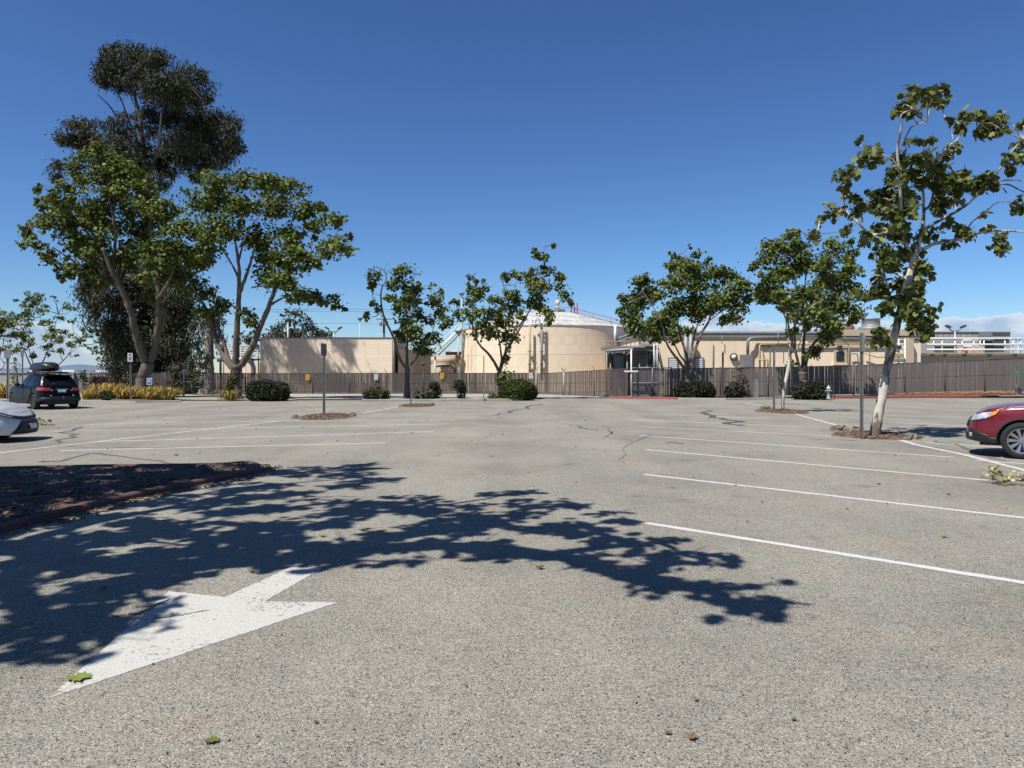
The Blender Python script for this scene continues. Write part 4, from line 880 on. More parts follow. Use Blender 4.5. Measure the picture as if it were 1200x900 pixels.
def bladed(label, x, ybase, Y, n, h, w, seed, group='yellow bladed plants'):
    rr = np.random.default_rng(seed); b = V(x, ybase, Y)
    base = Vector((b.x, b.y, max(0.04, b.z))); me_v, me_f, var = [], [], []
    for _ in range(n):
        a = rr.uniform(0, 2*math.pi); r0 = abs(rr.normal()) * w * 0.27; L = h * rr.uniform(.35, .98); lean = rr.uniform(.2, 1.1)
        p = Vector((math.cos(a)*r0*rr.uniform(.3, 1.6), math.sin(a)*r0, 0)); d = Vector((math.cos(a + rr.normal()*.4), math.sin(a), 0)); side = Vector((-d.y, d.x, 0)); wd = rr.uniform(.020, .042)
        pts = [p, p + d*lean*L*.3 + Vector((0, 0, L*.5)), p + d*lean*L*.75 + Vector((0, 0, L*.8)), p + d*lean*L*1.2 + Vector((0, 0, L*(.85 - .5*lean)))]
        k = len(me_v); v = rr.uniform(0, 1)
        for i, q in enumerate(pts):
            ww = wd * (1, 1, .8, .12)[i]; me_v += [tuple(q + side*ww), tuple(q - side*ww)]; var += [v, v]
        me_f += [(k, k+1, k+3, k+2), (k+2, k+3, k+5, k+4), (k+4, k+5, k+7, k+6)]
    me = bpy.data.meshes.new('bladed_plant'); me.from_pydata(me_v, [], me_f)
    at = me.attributes.new('var', 'FLOAT', 'POINT'); at.data.foreach_set('value', np.array(var, np.float32)); me.materials.append(M['leaf_yellow'])
    o = bpy.data.objects.new('bladed_plant', me); COL.objects.link(o); o.location = base
    return tag(o, label, 'plant', group)
for i, (x, yb, Y, n, h, w, lab) in enumerate([
    (103,468,43.6,110,.75,.8,'yellow bladed clump nearest the dark car'), (116,467,44.6,170,1.15,.9,'yellow bladed clump just left of the ball shrub'), (131,466,45.2,190,1.2,1.0,'tall yellow bladed clump behind the dark ball shrub'),
    (143,468,44.0,120,.95,.9,'yellow bladed clump right of the ball shrub'), (152,468,44.2,120,1.1,.9,'yellow bladed clump at the foot of the grey sign post'), (163,467,44.4,130,.85,.9,'yellow bladed clump in front of the first sycamore trunk'),
    (175,468,43.8,170,1.05,.9,'yellow bladed clump under the small blue sign'), (187,468.5,43.4,120,.75,.9,'yellow bladed clump second from the right end of the bed'), (198,469,43.0,150,1.0,1.0,'yellow bladed clump at the right end of the bed'),
    (269,470,42.8,120,.8,.8,'dry yellow bladed clump at the foot of the forked sycamore'), (3,466,46,170,1.2,1.0,'yellow bladed clump cut by the left edge'), (-8,466,46,150,1.2,1.0,'yellow bladed clump just outside the left edge')]):
    if i == 11: continue
    bladed(lab, x, yb, Y, n, h, w, 80+i)
# ------------------------------------------------------------------ fences
def fence(pts, label, mat, post_mat, seed, arms=True, pitch=0.105, wavy=0.0):
    """pts: (X, Y, z base, z top); metal posts with barbed-wire arms, rails and vertical privacy slats"""
    rr = random.Random(seed); p0 = pts[0]
    root = empty('slat_fence', (p0[0], p0[1], p0[2]), 0, label, 'fence'); bpy.context.view_layer.update()
    for (a, b) in zip(pts[:-1], pts[1:]):
        A, B = Vector(a[:2]), Vector(b[:2]); L = (B - A).length; d = (B - A) / L; nrm = Vector((d.y, -d.x))
        if nrm.y > 0: nrm = -nrm
        at = lambda t: (A + d*t, a[2] + (b[2]-a[2])*t/L, a[3] + (b[3]-a[3])*t/L)
        npan = max(1, round(L / 3.05))
        for i in range(npan):
            m = MB(); t0, t1 = L*i/npan, L*(i+1)/npan; t = t0 + 0.05
            lean = rr.uniform(-1, 1) * 0.03; bend = rr.choice((0, 0, .4, 1.0)) * wavy
            while t < t1 - 0.02:
                p, zb, zt = at(t); w = pitch * rr.uniform(.87, .985); zt -= rr.uniform(0, .035); zb += 0.03
                off = rr.uniform(-.008, .008); q = rr.uniform(-.012, .012) + lean
                rows = []
                for k in range(4):
                    f = k/3; s = q*f + bend*0.05*math.sin(f*3.0 + t*1.7); c = p + d*s - nrm*(off - 0.03); z = zb + (zt-zb)*f
                    rows += [(c.x - d.x*w/2, c.y - d.y*w/2, z), (c.x + d.x*w/2 + nrm.x*.012, c.y + d.y*w/2 + nrm.y*.012, z)]
                m.add(rows, [(2*k, 2*k+1, 2*k+3, 2*k+2) for k in range(3)])
                t += pitch
            o = m.build('slats', mat, None, fix=False); o['kind'] = 'stuff'; rel(o, root)
            P, zb, zt = at(t0); m = MB().tube([(P.x + nrm.x*.03, P.y + nrm.y*.03, zb - .1), (P.x + nrm.x*.03, P.y + nrm.y*.03, zt + .06)], 0.04, 8)
            o = m.build('post', post_mat, None, True); rel(o, root)
            if arms:
                s = 1 if rr.random() < .5 else -1
                arm = MB().tube([(P.x + nrm.x*.03, P.y + nrm.y*.03, zt + .05), (P.x - s*d.x*.16 + nrm.x*.16, P.y - s*d.y*.16 + nrm.y*.16, zt + .33)], 0.018, 5).build('arm', post_mat, None)
                bpy.context.view_layer.update(); arm.parent = o; arm.matrix_parent_inverse = o.matrix_world.inverted()
        (P, zb, zt), (Q, yb, yt) = at(0), at(L)
        for f in (0.04, 0.52, 0.985):
            o = MB().tube([(P.x + nrm.x*.03, P.y + nrm.y*.03, zb + (zt-zb)*f), (Q.x + nrm.x*.03, Q.y + nrm.y*.03, yb + (yt-yb)*f)], 0.016 if f < .9 else .024, 6).build('rail', post_mat, None, True); rel(o, root)
    return root
xa = lambda x, Y: (x - HX) / F * Y
fence([(xa(150, 57.2), 57.2, 0, 1.66), (1.75, 57.2, 0, 1.67)], 'long dark brown slatted fence behind the bushes left of the tank', M['slat'], M['fence_post'], 1, wavy=1.0)
fence([(2.0, 57.0, 0, 1.62), (7.75, 48.15, 0.0, 1.97)], 'short brown slatted fence running at an angle in front of the tank', M['slat'], M['fence_post'], 2, wavy=.3)
fence([(10.6, 48.15, 0.0, 1.97), (xa(900, 48.6), 48.6, .10, 2.06), (xa(1000, 49.2), 49.2, .18, 2.18), (xa(1060, 49.6), 49.6, .22, 2.35), (xa(1200, 50.2), 50.2, .33, 2.72), (48, 50.8, .36, 2.85)], 'weathered grey brown slatted fence along the cream building', M['grey_slat'], M['fence_post'], 3, arms=False, wavy=.3)
# gate with chain link between the two fences
gate = empty('slatted_gate', (7.9, 48.05, 0), 0, 'grey slatted chain link gate beside the white gate post', 'gate'); bpy.context.view_layer.update()
gm = MB(); t = 0.0
while t < 2.55:
    h = 1.95 + random.uniform(-.02, .02); gm.box((8.0 + t, 48.12 + random.uniform(-.01, .01), .06 + h/2 - .03), (.085, .012, h - .06)); t += .104
rel(tag(gm.build('slats', M['grey_slat'], None, fix=False), kind='stuff'), gate)
wm = MB()
for k in range(17):
    x = 8.0 + k*.155; wm.tube([(x, 48.07, .05), (x + .0, 48.07, 2.0)], .006, 4, cap=False)
for k in range(13): wm.tube([(7.95, 48.065, .06 + k*.16), (10.55, 48.065, .06 + k*.16)], .006, 4, cap=False)
rel(tag(wm.build('wire_mesh', M['galv'], None, fix=False), kind='stuff'), gate)
for (a, b) in (((7.95, .05), (7.95, 2.0)), ((10.55, .05), (10.55, 2.0)), ((9.3, .05), (9.3, 2.0)), ((7.95, .05), (10.55, .05)), ((7.95, 2.0), (10.55, 2.0)), ((7.95, 1.0), (10.55, 1.0))):
    rel(MB().tube([(a[0], 48.06, a[1]), (b[0], 48.06, b[1])], .026, 6).build('frame_bar', M['galv'], None, True), gate)
gp = empty('gate_post', (xa(739.8, 47.6), 47.6, 0), 0, 'tall white gate post with a short crossbar', 'post'); bpy.context.view_layer.update()
rel(MB().tube([(gp.location.x, 47.6, 0), (gp.location.x, 47.6, 3.2)], .055, 10).build('shaft', M['white_paint'], None, True), gp)
rel(MB().box((gp.location.x - .02, 47.52, 1.76), (.92, .05, .10)).build('crossbar', M['white_paint'], None), gp)
for px, zt, lab in ((628.5, 1.9, 'pale concrete post at the corner of the brown fences'), (660.5, 1.75, 'pale concrete post with a forked top on the angled fence')):
    Yp = 56.9 if px < 640 else 52.6; Yp = 56.7 if px < 640 else 53.2
    X = xa(px, Yp); pr = empty('fence_post', (X, Yp, 0), 0, lab, 'post'); bpy.context.view_layer.update()
    rel(MB().tube([(X, Yp - .1, -.05), (X, Yp - .1, zt)], .075, 10).build('shaft', M['concrete'], None, True), pr)
    for s in (-1, 1): rel(MB().tube([(X, Yp - .1, zt - .02), (X + s*.17, Yp - .1, zt + .27)], .018, 5).build('arm', M['fence_post'], None), pr)
# sloping bark bed at the right fence
ms = MB(); n = 24; vs = []
for i in range(n):
    x = xa(1020, 48.7) + i*1.0; f = min(1, i/7)
    for k, (y, z) in enumerate(((48.75, .06 + .08*f), (49.1, .12 + .1*f), (49.6, .16 + .13*f), (50.6 + i*.03, .2 + .16*f))): vs.append((x, y, z + .02*random.uniform(-1, 1)))
mo = ms.grid(vs, n, 4).build('bark_slope', M['mulch'], smooth=True, fix=False)
if mo.data.polygons[0].normal.z < 0: mo.data.flip_normals()
tag(mo, None, None, None, 'structure')
cb_ = MB()
for _ in range(1500):
    x = xa(1040, 48.7) + random.random()**.7*17; y = 48.8 + random.random()*1.1; L = random.uniform(.05, .16)
    cb_.box((x, y, .17 + .13*(y-48.8)/1.1 + .12*min(1, (x-24.5)/7)), (L, L*.5, .03), M=Matrix.Rotation(random.uniform(0, 6.28), 3, 'Z') @ Matrix.Rotation(random.uniform(-.5, .5), 3, 'X'))
co = cb_.build('bark_chips', surf('orange_chip', (.34, .18, .08), (.19, .095, .045), 3, .95), mo, fix=False); co['kind'] = 'stuff'

# small plates hung on the fence
def plate(px, py, w, h, Y, mat, label, name='fence_sign', lines=3, ink='sign_dark', cat='sign', group=None):
    c = V(px, py, Y); W, H = w/F*Y, h/F*Y
    root = empty(name, (c.x, c.y, c.z), 0, label, cat, group); bpy.context.view_layer.update()
    rel(MB().box(c, (W, .012, H)).build('panel', mat, None, bevel=.003), root)
    m = MB()
    for i in range(lines):
        m.box(c + Vector((0, -.009, H*(.28 - .56*i/max(1, lines-1)))), (W*random.uniform(.55, .72), .004, H*.09))
    if lines: rel(m.build('print', M[ink], None), root)
    return root
plate(360.5, 442, 4.6, 6.6, 57.05, M['sign_yellow'], 'small yellow sign on the brown fence right of the boxy hedge')
plate(518, 440.4, 4.6, 6.8, 57.05, M['sign_yellow'], 'small yellow sign on the brown fence above the grey-green bush')
plate(440.7, 441.7, 4.4, 6.8, 57.05, M['sign_white'], 'white sign on the brown fence above the low olive bush', ink='sign_grey')
plate(622, 440.3, 4.6, 6.8, 56.95, M['sign_white'], 'white sign with red print on the fence near its corner post', ink='sign_red')

# ------------------------------------------------------------------ helper for boxes given in the photo's frame
def fbox(x0, x1, y0, y1, Y, dep, zmin=None):
    a, b = V(x0, y0, Y), V(x1, y1, Y); z0 = b.z if zmin is None else zmin
    return ((a.x+b.x)/2, Y + dep/2, (a.z+z0)/2), (b.x-a.x, dep, a.z-z0)
def fb(root, name, mat, *a, bevel=0.0, **k):
    c, d = fbox(*a, **k); o = MB().box(c, d).build(name, mat, None, bevel=bevel); rel(o, root); return o
def ft(root, name, mat, pts, Y, r, n=8, dY=None):
    P = [V(p[0], p[1], Y if len(p) < 3 else p[2]) for p in pts]
    o = MB().tube(P, r, n).build(name, mat, None, True); rel(o, root); return o
def root_at(name, x, Y, label, cat, group=None):
    o = empty(name, (xa(x, Y), Y, 0), 0, label, cat, group); bpy.context.view_layer.update(); return o

# ------------------------------------------------------------------ tan block building on the left
b = root_at('block_building', 382, 66, 'plain tan block building with a flat roof behind the brown fence', 'building')
X0, X1, ZT = xa(305, 66), xa(459.5, 66), 4.86
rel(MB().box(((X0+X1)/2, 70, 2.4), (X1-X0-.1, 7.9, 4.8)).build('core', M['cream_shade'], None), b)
# courses of large blocks, proud of recessed joints
bw, bh = 1.203, .61; blk = None; k = 0
nx = int(round((X1-X0)/bw)); bw = (X1-X0)/nx
bme = MB().box((0, 0, 0), (bw-.006, .02, bh-.006)).build('wall_block', M['cream_block'], None, bevel=0)
for r0 in range(3, 8):
    for c0 in range(nx):
        o = bme if k == 0 else bme.copy()
        if k: COL.objects.link(o)
        o.location = (X0 + bw*(c0+.5), 66.0 + random.uniform(0, .004), bh*(r0+.5) - .03); rel(o, b); k += 1
rel(MB().box(((X0+X1)/2, 66.0, .9), (X1-X0, .05, 1.78)).build('wall_base', M['cream_block'], None), b)
rel(MB().box(((X0+X1)/2, 70, 4.89), (X1-X0+.1, 8.15, .05)).build('roof_cap', M['grey_steel'], None), b)
rel(MB().box((X1+.02, 70, 2.42), (.05, 7.8, 4.8)).build('side_wall', M['cream_shade'], None), b)  # side turned from the sun, its shade put into the colour
rel(MB().tube([(X1+.12, 65.95, 0), (X1+.12, 65.95, 4.8)], .07, 8).build('downpipe', M['grey_steel'], None, True), b)
# lower wing running back on the right
w = root_at('low_wing', 485, 74, 'low shaded tan wall between the block building and the white stairs', 'building')
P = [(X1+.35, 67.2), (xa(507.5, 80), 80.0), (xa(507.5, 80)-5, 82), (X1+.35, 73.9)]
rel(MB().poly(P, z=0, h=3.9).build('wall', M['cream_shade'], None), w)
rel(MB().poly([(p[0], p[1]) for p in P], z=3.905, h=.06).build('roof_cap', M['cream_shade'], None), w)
hv = V(496, 427, 73.9)
rel(MB().lathe([(0, 0), (.16, 0), (.16, .5), (0, .5)], (hv.x+.05, hv.y-.25, hv.z), 12, Matrix.Rotation(R(90), 3, 'X')).build('vent', M['dark_steel'], None, True), w)
rel(MB().tube([(P[1][0]+.1, 79.9, 0), (P[1][0]+.1, 79.9, 4.3)], .12, 8).build('downpipe', M['grey_steel'], None, True), w)
# white slatted canopy and duct seen through the fork
s = root_at('slatted_canopy', 290, 71, 'white slatted canopy seen through the forked sycamore', 'canopy')
for i in range(6): fb(s, 'slat', M['white_paint'], 262, 304.5, 404.5 + i*2.6, 405.8 + i*2.6, 71 - i*.18, .25)
fb(s, 'beam', M['grey_steel'], 258, 304.6, 420.5, 422.5, 70.6, .2)
for x in (262, 283, 303): ft(s, 'post', M['grey_steel'], [(x, 404, 71.2), (x, 466, 71.2)], 71.2, .06)
fb(s, 'back_wall', M['cream'], 258, 304.2, 425, 468, 74, .3)
dct = root_at('white_duct', 290, 67.5, 'fat white duct bending down behind the fence', 'duct')
ft(dct, 'pipe', M['white_paint'], [(255, 421.5), (280, 421.5), (290, 422), (295, 425), (297, 431), (297, 470)], 67.5, .22, 14)
ft(dct, 'support', M['light_metal'], [(287, 427), (287, 470)], 67.5, .05)

# ------------------------------------------------------------------ big round tank
TC, TR, TH = Vector((3.4, 72.0, 0)), 8.4, 5.83
def random_tint(mat, amt):
    n, l = mat.node_tree.nodes, mat.node_tree.links; bs = [q for q in n if q.type == 'BSDF_PRINCIPLED'][0]
    src = bs.inputs['Base Color'].links[0].from_socket
    oi = n.new('ShaderNodeObjectInfo'); mr = n.new('ShaderNodeMapRange'); mr.inputs[3].default_value = 1-amt; mr.inputs[4].default_value = 1+amt*.4
    l.new(oi.outputs['Random'], mr.inputs[0]); mx = n.new('ShaderNodeMixRGB'); mx.blend_type = 'MULTIPLY'; mx.inputs[0].default_value = 1
    l.new(src, mx.inputs[1]); l.new(mr.outputs[0], mx.inputs[2]); l.new(mx.outputs[0], bs.inputs['Base Color'])
random_tint(M['tank_wall'], .035); random_tint(M['cream_block'], .03)
tk = empty('storage_tank', TC, 0, 'large round cream tank with a white conical roof', 'tank')
MB().lathe([(TR-.02, 0), (TR-.02, TH-.05)], (0, 0, 0), 96).build('core', M['cream_shade'], tk, True)
NP = 46; da = 2*math.pi/NP
def panel_mesh(z0, z1):
    m = MB(); g = .004/TR; nn = 4; vs = []
    for z in (z0, z1):
        for k in range(nn+1):
            a = -da/2 + g + (da-2*g)*k/nn
            vs.append((TR*math.cos(a), TR*math.sin(a), z))
    for z in (z0, z1):
        for k in range(nn+1):
            a = -da/2 + g + (da-2*g)*k/nn
            vs.append(((TR-.02)*math.cos(a), (TR-.02)*math.sin(a), z))
    q = nn+1
    fs = [(k, k+1, q+k+1, q+k) for k in range(nn)] + [(k, 2*q+k, 2*q+k+1, k+1) for k in range(nn)] + [(q+k, q+k+1, 3*q+k+1, 3*q+k) for k in range(nn)] + [(0, q, 3*q, 2*q), (nn, 2*q+nn, 3*q+nn, q+nn)]
    o = m.add(vs, fs).build('wall_panel', M['tank_wall'], tk); return o
rows = [(0, 1.25), (1.258, 2.2), (2.208, 3.29), (3.31, 4.15), (4.158, 5.0), (5.008, TH)]
for j, (z0, z1) in enumerate(rows):
    pm = panel_mesh(z0, z1); first = True
    for k in range(NP):
        a = k*da + (da*.5 if j % 2 else 0)
        if -0.25 < math.sin(a): continue
        o = pm if first else pm.copy()
        if not first: COL.objects.link(o); o.parent = tk
        first = False; o.rotation_euler.z = a
# roof: shallow cone with panel steps, rim, ribs
MB().lathe([(TR+.06, TH), (TR+.06, TH+.10), (TR-.1, TH+.13), (TR*.80, TH+.56), (TR*.80, TH+.60), (TR*.56, TH+1.14), (TR*.56, TH+1.18), (TR*.32, TH+1.70), (TR*.32, TH+1.72), (TR*.2, TH+1.78), (0, TH+1.82)], (0, 0, 0), 72).build('roof', M['white_roof'], tk, False)
for k in range(24):
    a = 2*math.pi*(k+.3)/24
    MB().tube([((TR-.1)*math.cos(a), (TR-.1)*math.sin(a), TH+.14), (TR*.56*math.cos(a), TR*.56*math.sin(a), TH+1.18), (TR*.3*math.cos(a), TR*.3*math.sin(a), TH+1.75)], .035, 5).build('roof_rib', M['white_roof'], tk)
MB().lathe([(1.6, TH+1.8), (1.6, TH+2.02), (0, TH+2.06)], (.2, -1.0, 0), 24).build('roof_hatch', M['white_roof'], tk)
fanp = V(653.5, 364, 70.5) - TC
MB().lathe([(.10, -.2), (.10, .25), (.2, .3), (.2, .38), (.12, .42), (.12, .55), (.22, .6), (.235, .75), (.2, .95), (.1, 1.03), (0, 1.05)], fanp, 16).build('roof_vent', surf('beige_vent', (.55, .50, .40), None, 3, .6), tk, True)
rl = MB()
# red handrail climbing the right slope, with a gate of posts at the top
def on_roof(r, az, up=0.0):
    f = r / TR; z = TH + .13 + 1.59 * max(0.0, (1 - max(f, .32)) / .68)
    return Vector((r*math.cos(R(az)), r*math.sin(R(az)), z + up))
for off in (.12, .5): rl.tube([on_roof(TR*f, -14, off) for f in (.34, .5, .7, .96)], .035, 6)
for f in (.34, .55, .76, .96): rl.tube([on_roof(TR*f, -14, 0), on_roof(TR*f, -14, .5)], .025, 5)
for f, h in ((.30, 1.25), (.335, .9), (.37, 1.1)): rl.tube([on_roof(TR*f, -16, -.05), on_roof(TR*f, -16, h)], .06, 5)
rl.tube([on_roof(TR*.12, -40, .55), on_roof(TR*.25, -25, .55), on_roof(TR*.37, -16, .6)], .03, 5)
rl.build('roof_railing', M['red_rail'], tk)
for (x, y0, y1, yy, mt, r0) in ((620.8, 382, 470, 63.3, 'olive_pipe', .10), (634.8, 379, 470, 63.2, 'grey_steel', .115)):
    ft(tk, 'riser_pipe', M[mt], [(x, y0, yy), (x, y1 - 24, yy)], yy, r0, 12)
    for yb in (412, 427): 
        c = V(x, yb, yy); rel(MB().box((c.x, c.y+.12, c.z), (.34, .34, .07)).build('pipe_clamp', M['dark_steel'], None), tk)
ft(tk, 'riser_pipe', M['white_paint'], [(720.6, 381, 66.0), (720.6, 405, 66.0)], 66.0, .14, 12)
# small railed landing at the rim
for x in (624, 628, 632.5): ft(tk, 'landing_rail', M['white_paint'], [(x, 369, 63.0), (x, 380, 63.0)], 63, .05, 6)
for y in (369.5, 374.5, 379.5): ft(tk, 'landing_rail', M['white_paint'], [(623.5, y, 62.95), (633, y, 62.95)], 63, .05, 6)
ft(tk, 'landing_bracket', M['dark_steel'], [(628.5, 381, 63.2), (627, 384, 63.4)], 63, .08, 6)
for x in (548.5, 552): ft(tk, 'conduit', M['cream_shade'], [(x, 387, 67.0 if x < 550 else 66.7), (x, 436, 67.0 if x < 550 else 66.7)], 66, .025, 5)

# white stairs up to the tank
st = root_at('steel_stair', 522, 69, 'white steel stair climbing to the left edge of the tank', 'stair')
for (a, c, yy) in (((507.5, 416.5), (541, 383.5), 68.6), ((513, 417), (541, 389.5), 69.8)):
    ft(st, 'stringer', M['white_paint'], [(a[0], a[1], yy), (c[0], c[1], yy)], yy, .085, 6)
for (a, c, yy) in (((506, 411), (541, 376.5), 68.6), ((509.5, 413.5), (541, 381), 68.6), ((511.5, 412), (541, 383.5), 69.8)):
    ft(st, 'handrail', M['white_paint'], [(a[0], a[1], yy), (c[0], c[1], yy)], yy, .045, 6)
for i in range(10):
    t = (i+.5)/10; c = V(508 + 33*t, 416.8 - 33*t, 69.2); rel(MB().box(c, (.34, 1.1, .04)).build('tread', M['white_paint'], None), st)
for t in (.05, .35, .65, .95): ft(st, 'baluster', M['white_paint'], [(508+33*t, 416.5-33*t, 68.6), (508+33*t, 410-33*t, 68.6)], 68.6, .03, 5)
fb(st, 'landing', M['white_paint'], 507, 541, 416.2, 417.4, 68.5, 1.5)
ft(st, 'landing_rail', M['white_paint'], [(529, 411.8, 68.5), (541, 411.8, 68.5)], 68.5, .04, 6)
ft(st, 'support', M['light_metal'], [(510, 417.5, 69), (510, 470, 69)], 69, .09)
ft(st, 'support', M['light_metal'], [(538, 417.5, 69), (538, 470, 69)], 69, .09)
stk = root_at('small_tank', 521, 71.8, 'small brown tank below the white stair', 'tank')
c = V(521, 417, 71.8)
rel(MB().lathe([(1.35, 0), (1.35, c.z-.9), (1.28, c.z-.75), (1.35, c.z-.6), (1.35, c.z-.1), (0, c.z)], (c.x, 71.8, 0), 32).build('shell', M['cream_shade'], None, True), stk)
ft(stk, 'pipe', M['dark_steel'], [(510, 429.5, 70.2), (528, 428, 70.2), (533, 433, 70.2), (533, 445, 70.2)], 70.2, .09)

# ------------------------------------------------------------------ equipment canopy in front of the cream building
cpy = root_at('equipment_canopy', 741, 52.5, 'grey steel equipment canopy right of the tank', 'canopy')
fb(cpy, 'deck', M['grey_steel'], 710, 771, 405.5, 408.8, 52.0, 3.0)
ft(cpy, 'edge_beam', M['galv'], [(709.5, 411.5, 51.9), (740, 409.2, 51.9), (772, 408.6, 51.9)], 51.9, .11, 6)
ft(cpy, 'top_rail', M['galv'], [(710, 400.6, 52.0), (772, 399.2, 52.0)], 52, .03, 6)
for x in (710.5, 715, 719, 724, 729, 734, 739, 744, 749, 754, 760, 766, 771): ft(cpy, 'baluster', M['galv'], [(x, 400.4, 52.05), (x, 406, 52.05)], 52, .022, 5)
for x in (711, 735, 749.5, 758.5, 770.5): ft(cpy, 'post', M['galv'], [(x, 408.5, 52.2), (x, 470, 52.2)], 52.2, .055, 8)
fb(cpy, 'vent_hood', M['light_metal'], 752, 768, 401.5, 404.2, 51.6, 1.2); fb(cpy, 'vent_hood', M['light_metal'], 757, 765, 396, 400, 53.0, 1.0); fb(cpy, 'shelf', M['light_metal'], 742, 756, 405.8, 407.2, 51.6, .3); fb(cpy, 'shelf', M['light_metal'], 749, 761, 430, 431.4, 51.7, .5)
fb(cpy, 'back_panel', M['grey_panel'], 741.5, 757.5, 410, 437, 54.6, .1); fb(cpy, 'control_cabinet', M['grey_panel'], 742, 748.5, 411, 436, 53.5, .5); fb(cpy, 'dark_door', M['window'], 759.5, 765, 411.5, 427, 54.4, .1)
fb(cpy, 'rear_screen', M['grey_panel'], 709.6, 772.5, 409.5, 470, 55.2, .08)
c = V(724.8, 415, 53.4)
rel(MB().lathe([(.47, -c.z), (.47, -.2), (.44, -.06), (.30, .05), (.12, .1), (0, .11)], (c.x, 53.4, c.z), 28).build('vessel', M['galv'], None, True), cpy)
for x in (717.5, 732): ft(cpy, 'vessel_leg', M['dark_steel'], [(x, 417, 53.2), (x, 470, 53.2)], 53.2, .05)
c = V(753.5, 414, 53.0); rel(MB().lathe([(.24, -1.6), (.24, -.1), (.16, 0), (0, .02)], (c.x, 53.0, c.z), 20).build('vessel', M['galv'], None, True), cpy)
ft(cpy, 'pipe', M['galv'], [(752, 417, 52.6), (756, 414.5, 52.6), (757.5, 419, 52.6), (757.5, 436, 52.6)], 52.6, .05)
rc_ = random.Random(8)
for k in range(10):
    x = 712 + rc_.random()*55; y0 = 409.5 + rc_.random()*6; y1 = 424 + rc_.random()*14; yy = 52.4 + rc_.random()*1.6; x2 = x + rc_.uniform(-7, 7)
    ft(cpy, 'pipe', M[rc_.choice(('galv', 'dark_steel', 'grey_steel', 'olive_pipe'))], [(x, y0, yy), (x, (y0+y1)/2, yy), (x2, (y0+y1)/2 + .6, yy), (x2, y1 + 20, yy)], yy, rc_.uniform(.025, .055), 6)
for k in range(5):
    x = 714 + k*11.5; ft(cpy, 'cross_brace', M['grey_steel'], [(x, 409.3, 54.9), (x + 11, 437, 54.9)], 54.9, .025, 5)
ld_ = root_at('steel_ladder', 768, 51.8, 'white caged ladder at the right end of the equipment canopy', 'ladder')
for x in (766.3, 770): ft(ld_, 'rail', M['white_paint'], [(x, 403, 51.5), (x + .4, 438, 51.3)], 51.5, .04, 6)
for i in range(10): ft(ld_, 'rung', M['light_metal'], [(766.3, 405 + i*3.2, 51.45), (770.2, 405 + i*3.2, 51.45)], 51.45, .025, 5)
ft(ld_, 'brace', M['grey_steel'], [(772, 410, 51.8), (778, 437, 51.8)], 51.8, .05, 6)
ft(ld_, 'brace', M['dark_steel'], [(770.5, 412, 52.5), (776.5, 437, 52.5)], 51.8, .04, 6)

# ------------------------------------------------------------------ long cream building on the right
cb2 = root_at('cream_building', 905, 57, 'long low cream plant building with a dark roof edge behind the grey fence', 'building')
fb(cb2, 'wall', M['cream'], 746, 1079, 395, 475, 57, 9)
fb(cb2, 'roof', M['fascia'], 744, 986, 391.8, 395.4, 56.88, 9.4)
fb(cb2, 'roof_edge', M['light_metal'], 744, 984, 388.2, 390.4, 56.82, 9.6)
fb(cb2, 'gutter', M['grey_steel'], 744, 985, 390.6, 391.7, 56.85, .2)
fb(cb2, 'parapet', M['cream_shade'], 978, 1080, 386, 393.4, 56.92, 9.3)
fb(cb2, 'eave_board', M['fascia'], 987, 1080, 395.6, 398.6, 56.93, .2)
for (x0, x1) in ((783, 795), (813.5, 825)):
    f = fb(cb2, 'window', M['grey_steel'], x0, x1, 418.8, 440, 56.9, .12)
    for i in range(6):
        yy = 420.5 + i*2.4; o = fb(cb2, 'slat', M['louvre'], x0+1.6, x1-1.6, yy, yy+1.8, 56.84, .05); o.parent = f; o.matrix_parent_inverse = f.matrix_basis.inverted()
f = fb(cb2, 'window', M['cream_shade'], 977.5, 992.5, 410, 426, 56.9, .1)
o = fb(cb2, 'pane', M['window'], 980.3, 989.3, 412.2, 423.2, 56.86, .04); o.parent = f
o = fb(cb2, 'sill', M['cream'], 977, 993, 426.1, 427.4, 56.8, .2); o.parent = f
fb(cb2, 'wall_lamp', M['dark_steel'], 983, 987.6, 404.6, 409.2, 56.65, .3, bevel=.03)
for x in (804, 809.5): ft(cb2, 'duct', M['galv'], [(x, 389.5, 56.3), (x, 440, 56.3)], 56.3, .17, 14)
ft(cb2, 'conduit', M['grey_steel'], [(835.5, 402, 56.9), (835.5, 437, 56.9)], 56.9, .03)
ft(cb2, 'conduit', M['grey_steel'], [(846, 393, 56.7), (846, 403, 56.7)], 56.7, .03)
c = V(861, 418.2, 56.6)
RX90 = Matrix.Rotation(R(90), 3, 'X')
rel(MB().lathe([(0, .0), (.29, 0), (.30, .16), (.24, .20), (.22, .16)], c + Vector((0, .35, 0)), 28, RX90).build('fan_ring', M['dark_steel'], None, True), cb2)
rel(MB().lathe([(.225, .04), (.2, .13), (.1, .2), (0, .22)], c + Vector((0, .3, 0)), 24, RX90).build('fan_dish', M['white_paint'], None, True), cb2)
o = fb(cb2, 'fan_box', M['galv'], 870.5, 882.2, 415.4, 432, 56.1, .8, bevel=.02)
ft(cb2, 'duct', M['galv'], [(876.3, 416, 56.5), (876.3, 402, 56.5), (877, 398.5, 56.5), (880, 396.6, 56.5), (885, 396, 56.7), (925, 395.6, 56.7)], 56.5, .12, 14)
ft(cb2, 'gas_pipe', M['yellow_pipe'], [(890.5, 432, 56.5), (890.5, 404.5, 56.5), (891.5, 403.5, 56.8), (930, 403, 56.8)], 56.5, .065, 10)
ft(cb2, 'gas_pipe', M['yellow_pipe'], [(889, 421.5, 56.4), (899, 421.5, 56.4), (900, 423, 56.4), (900, 432, 56.4)], 56.4, .06, 8)
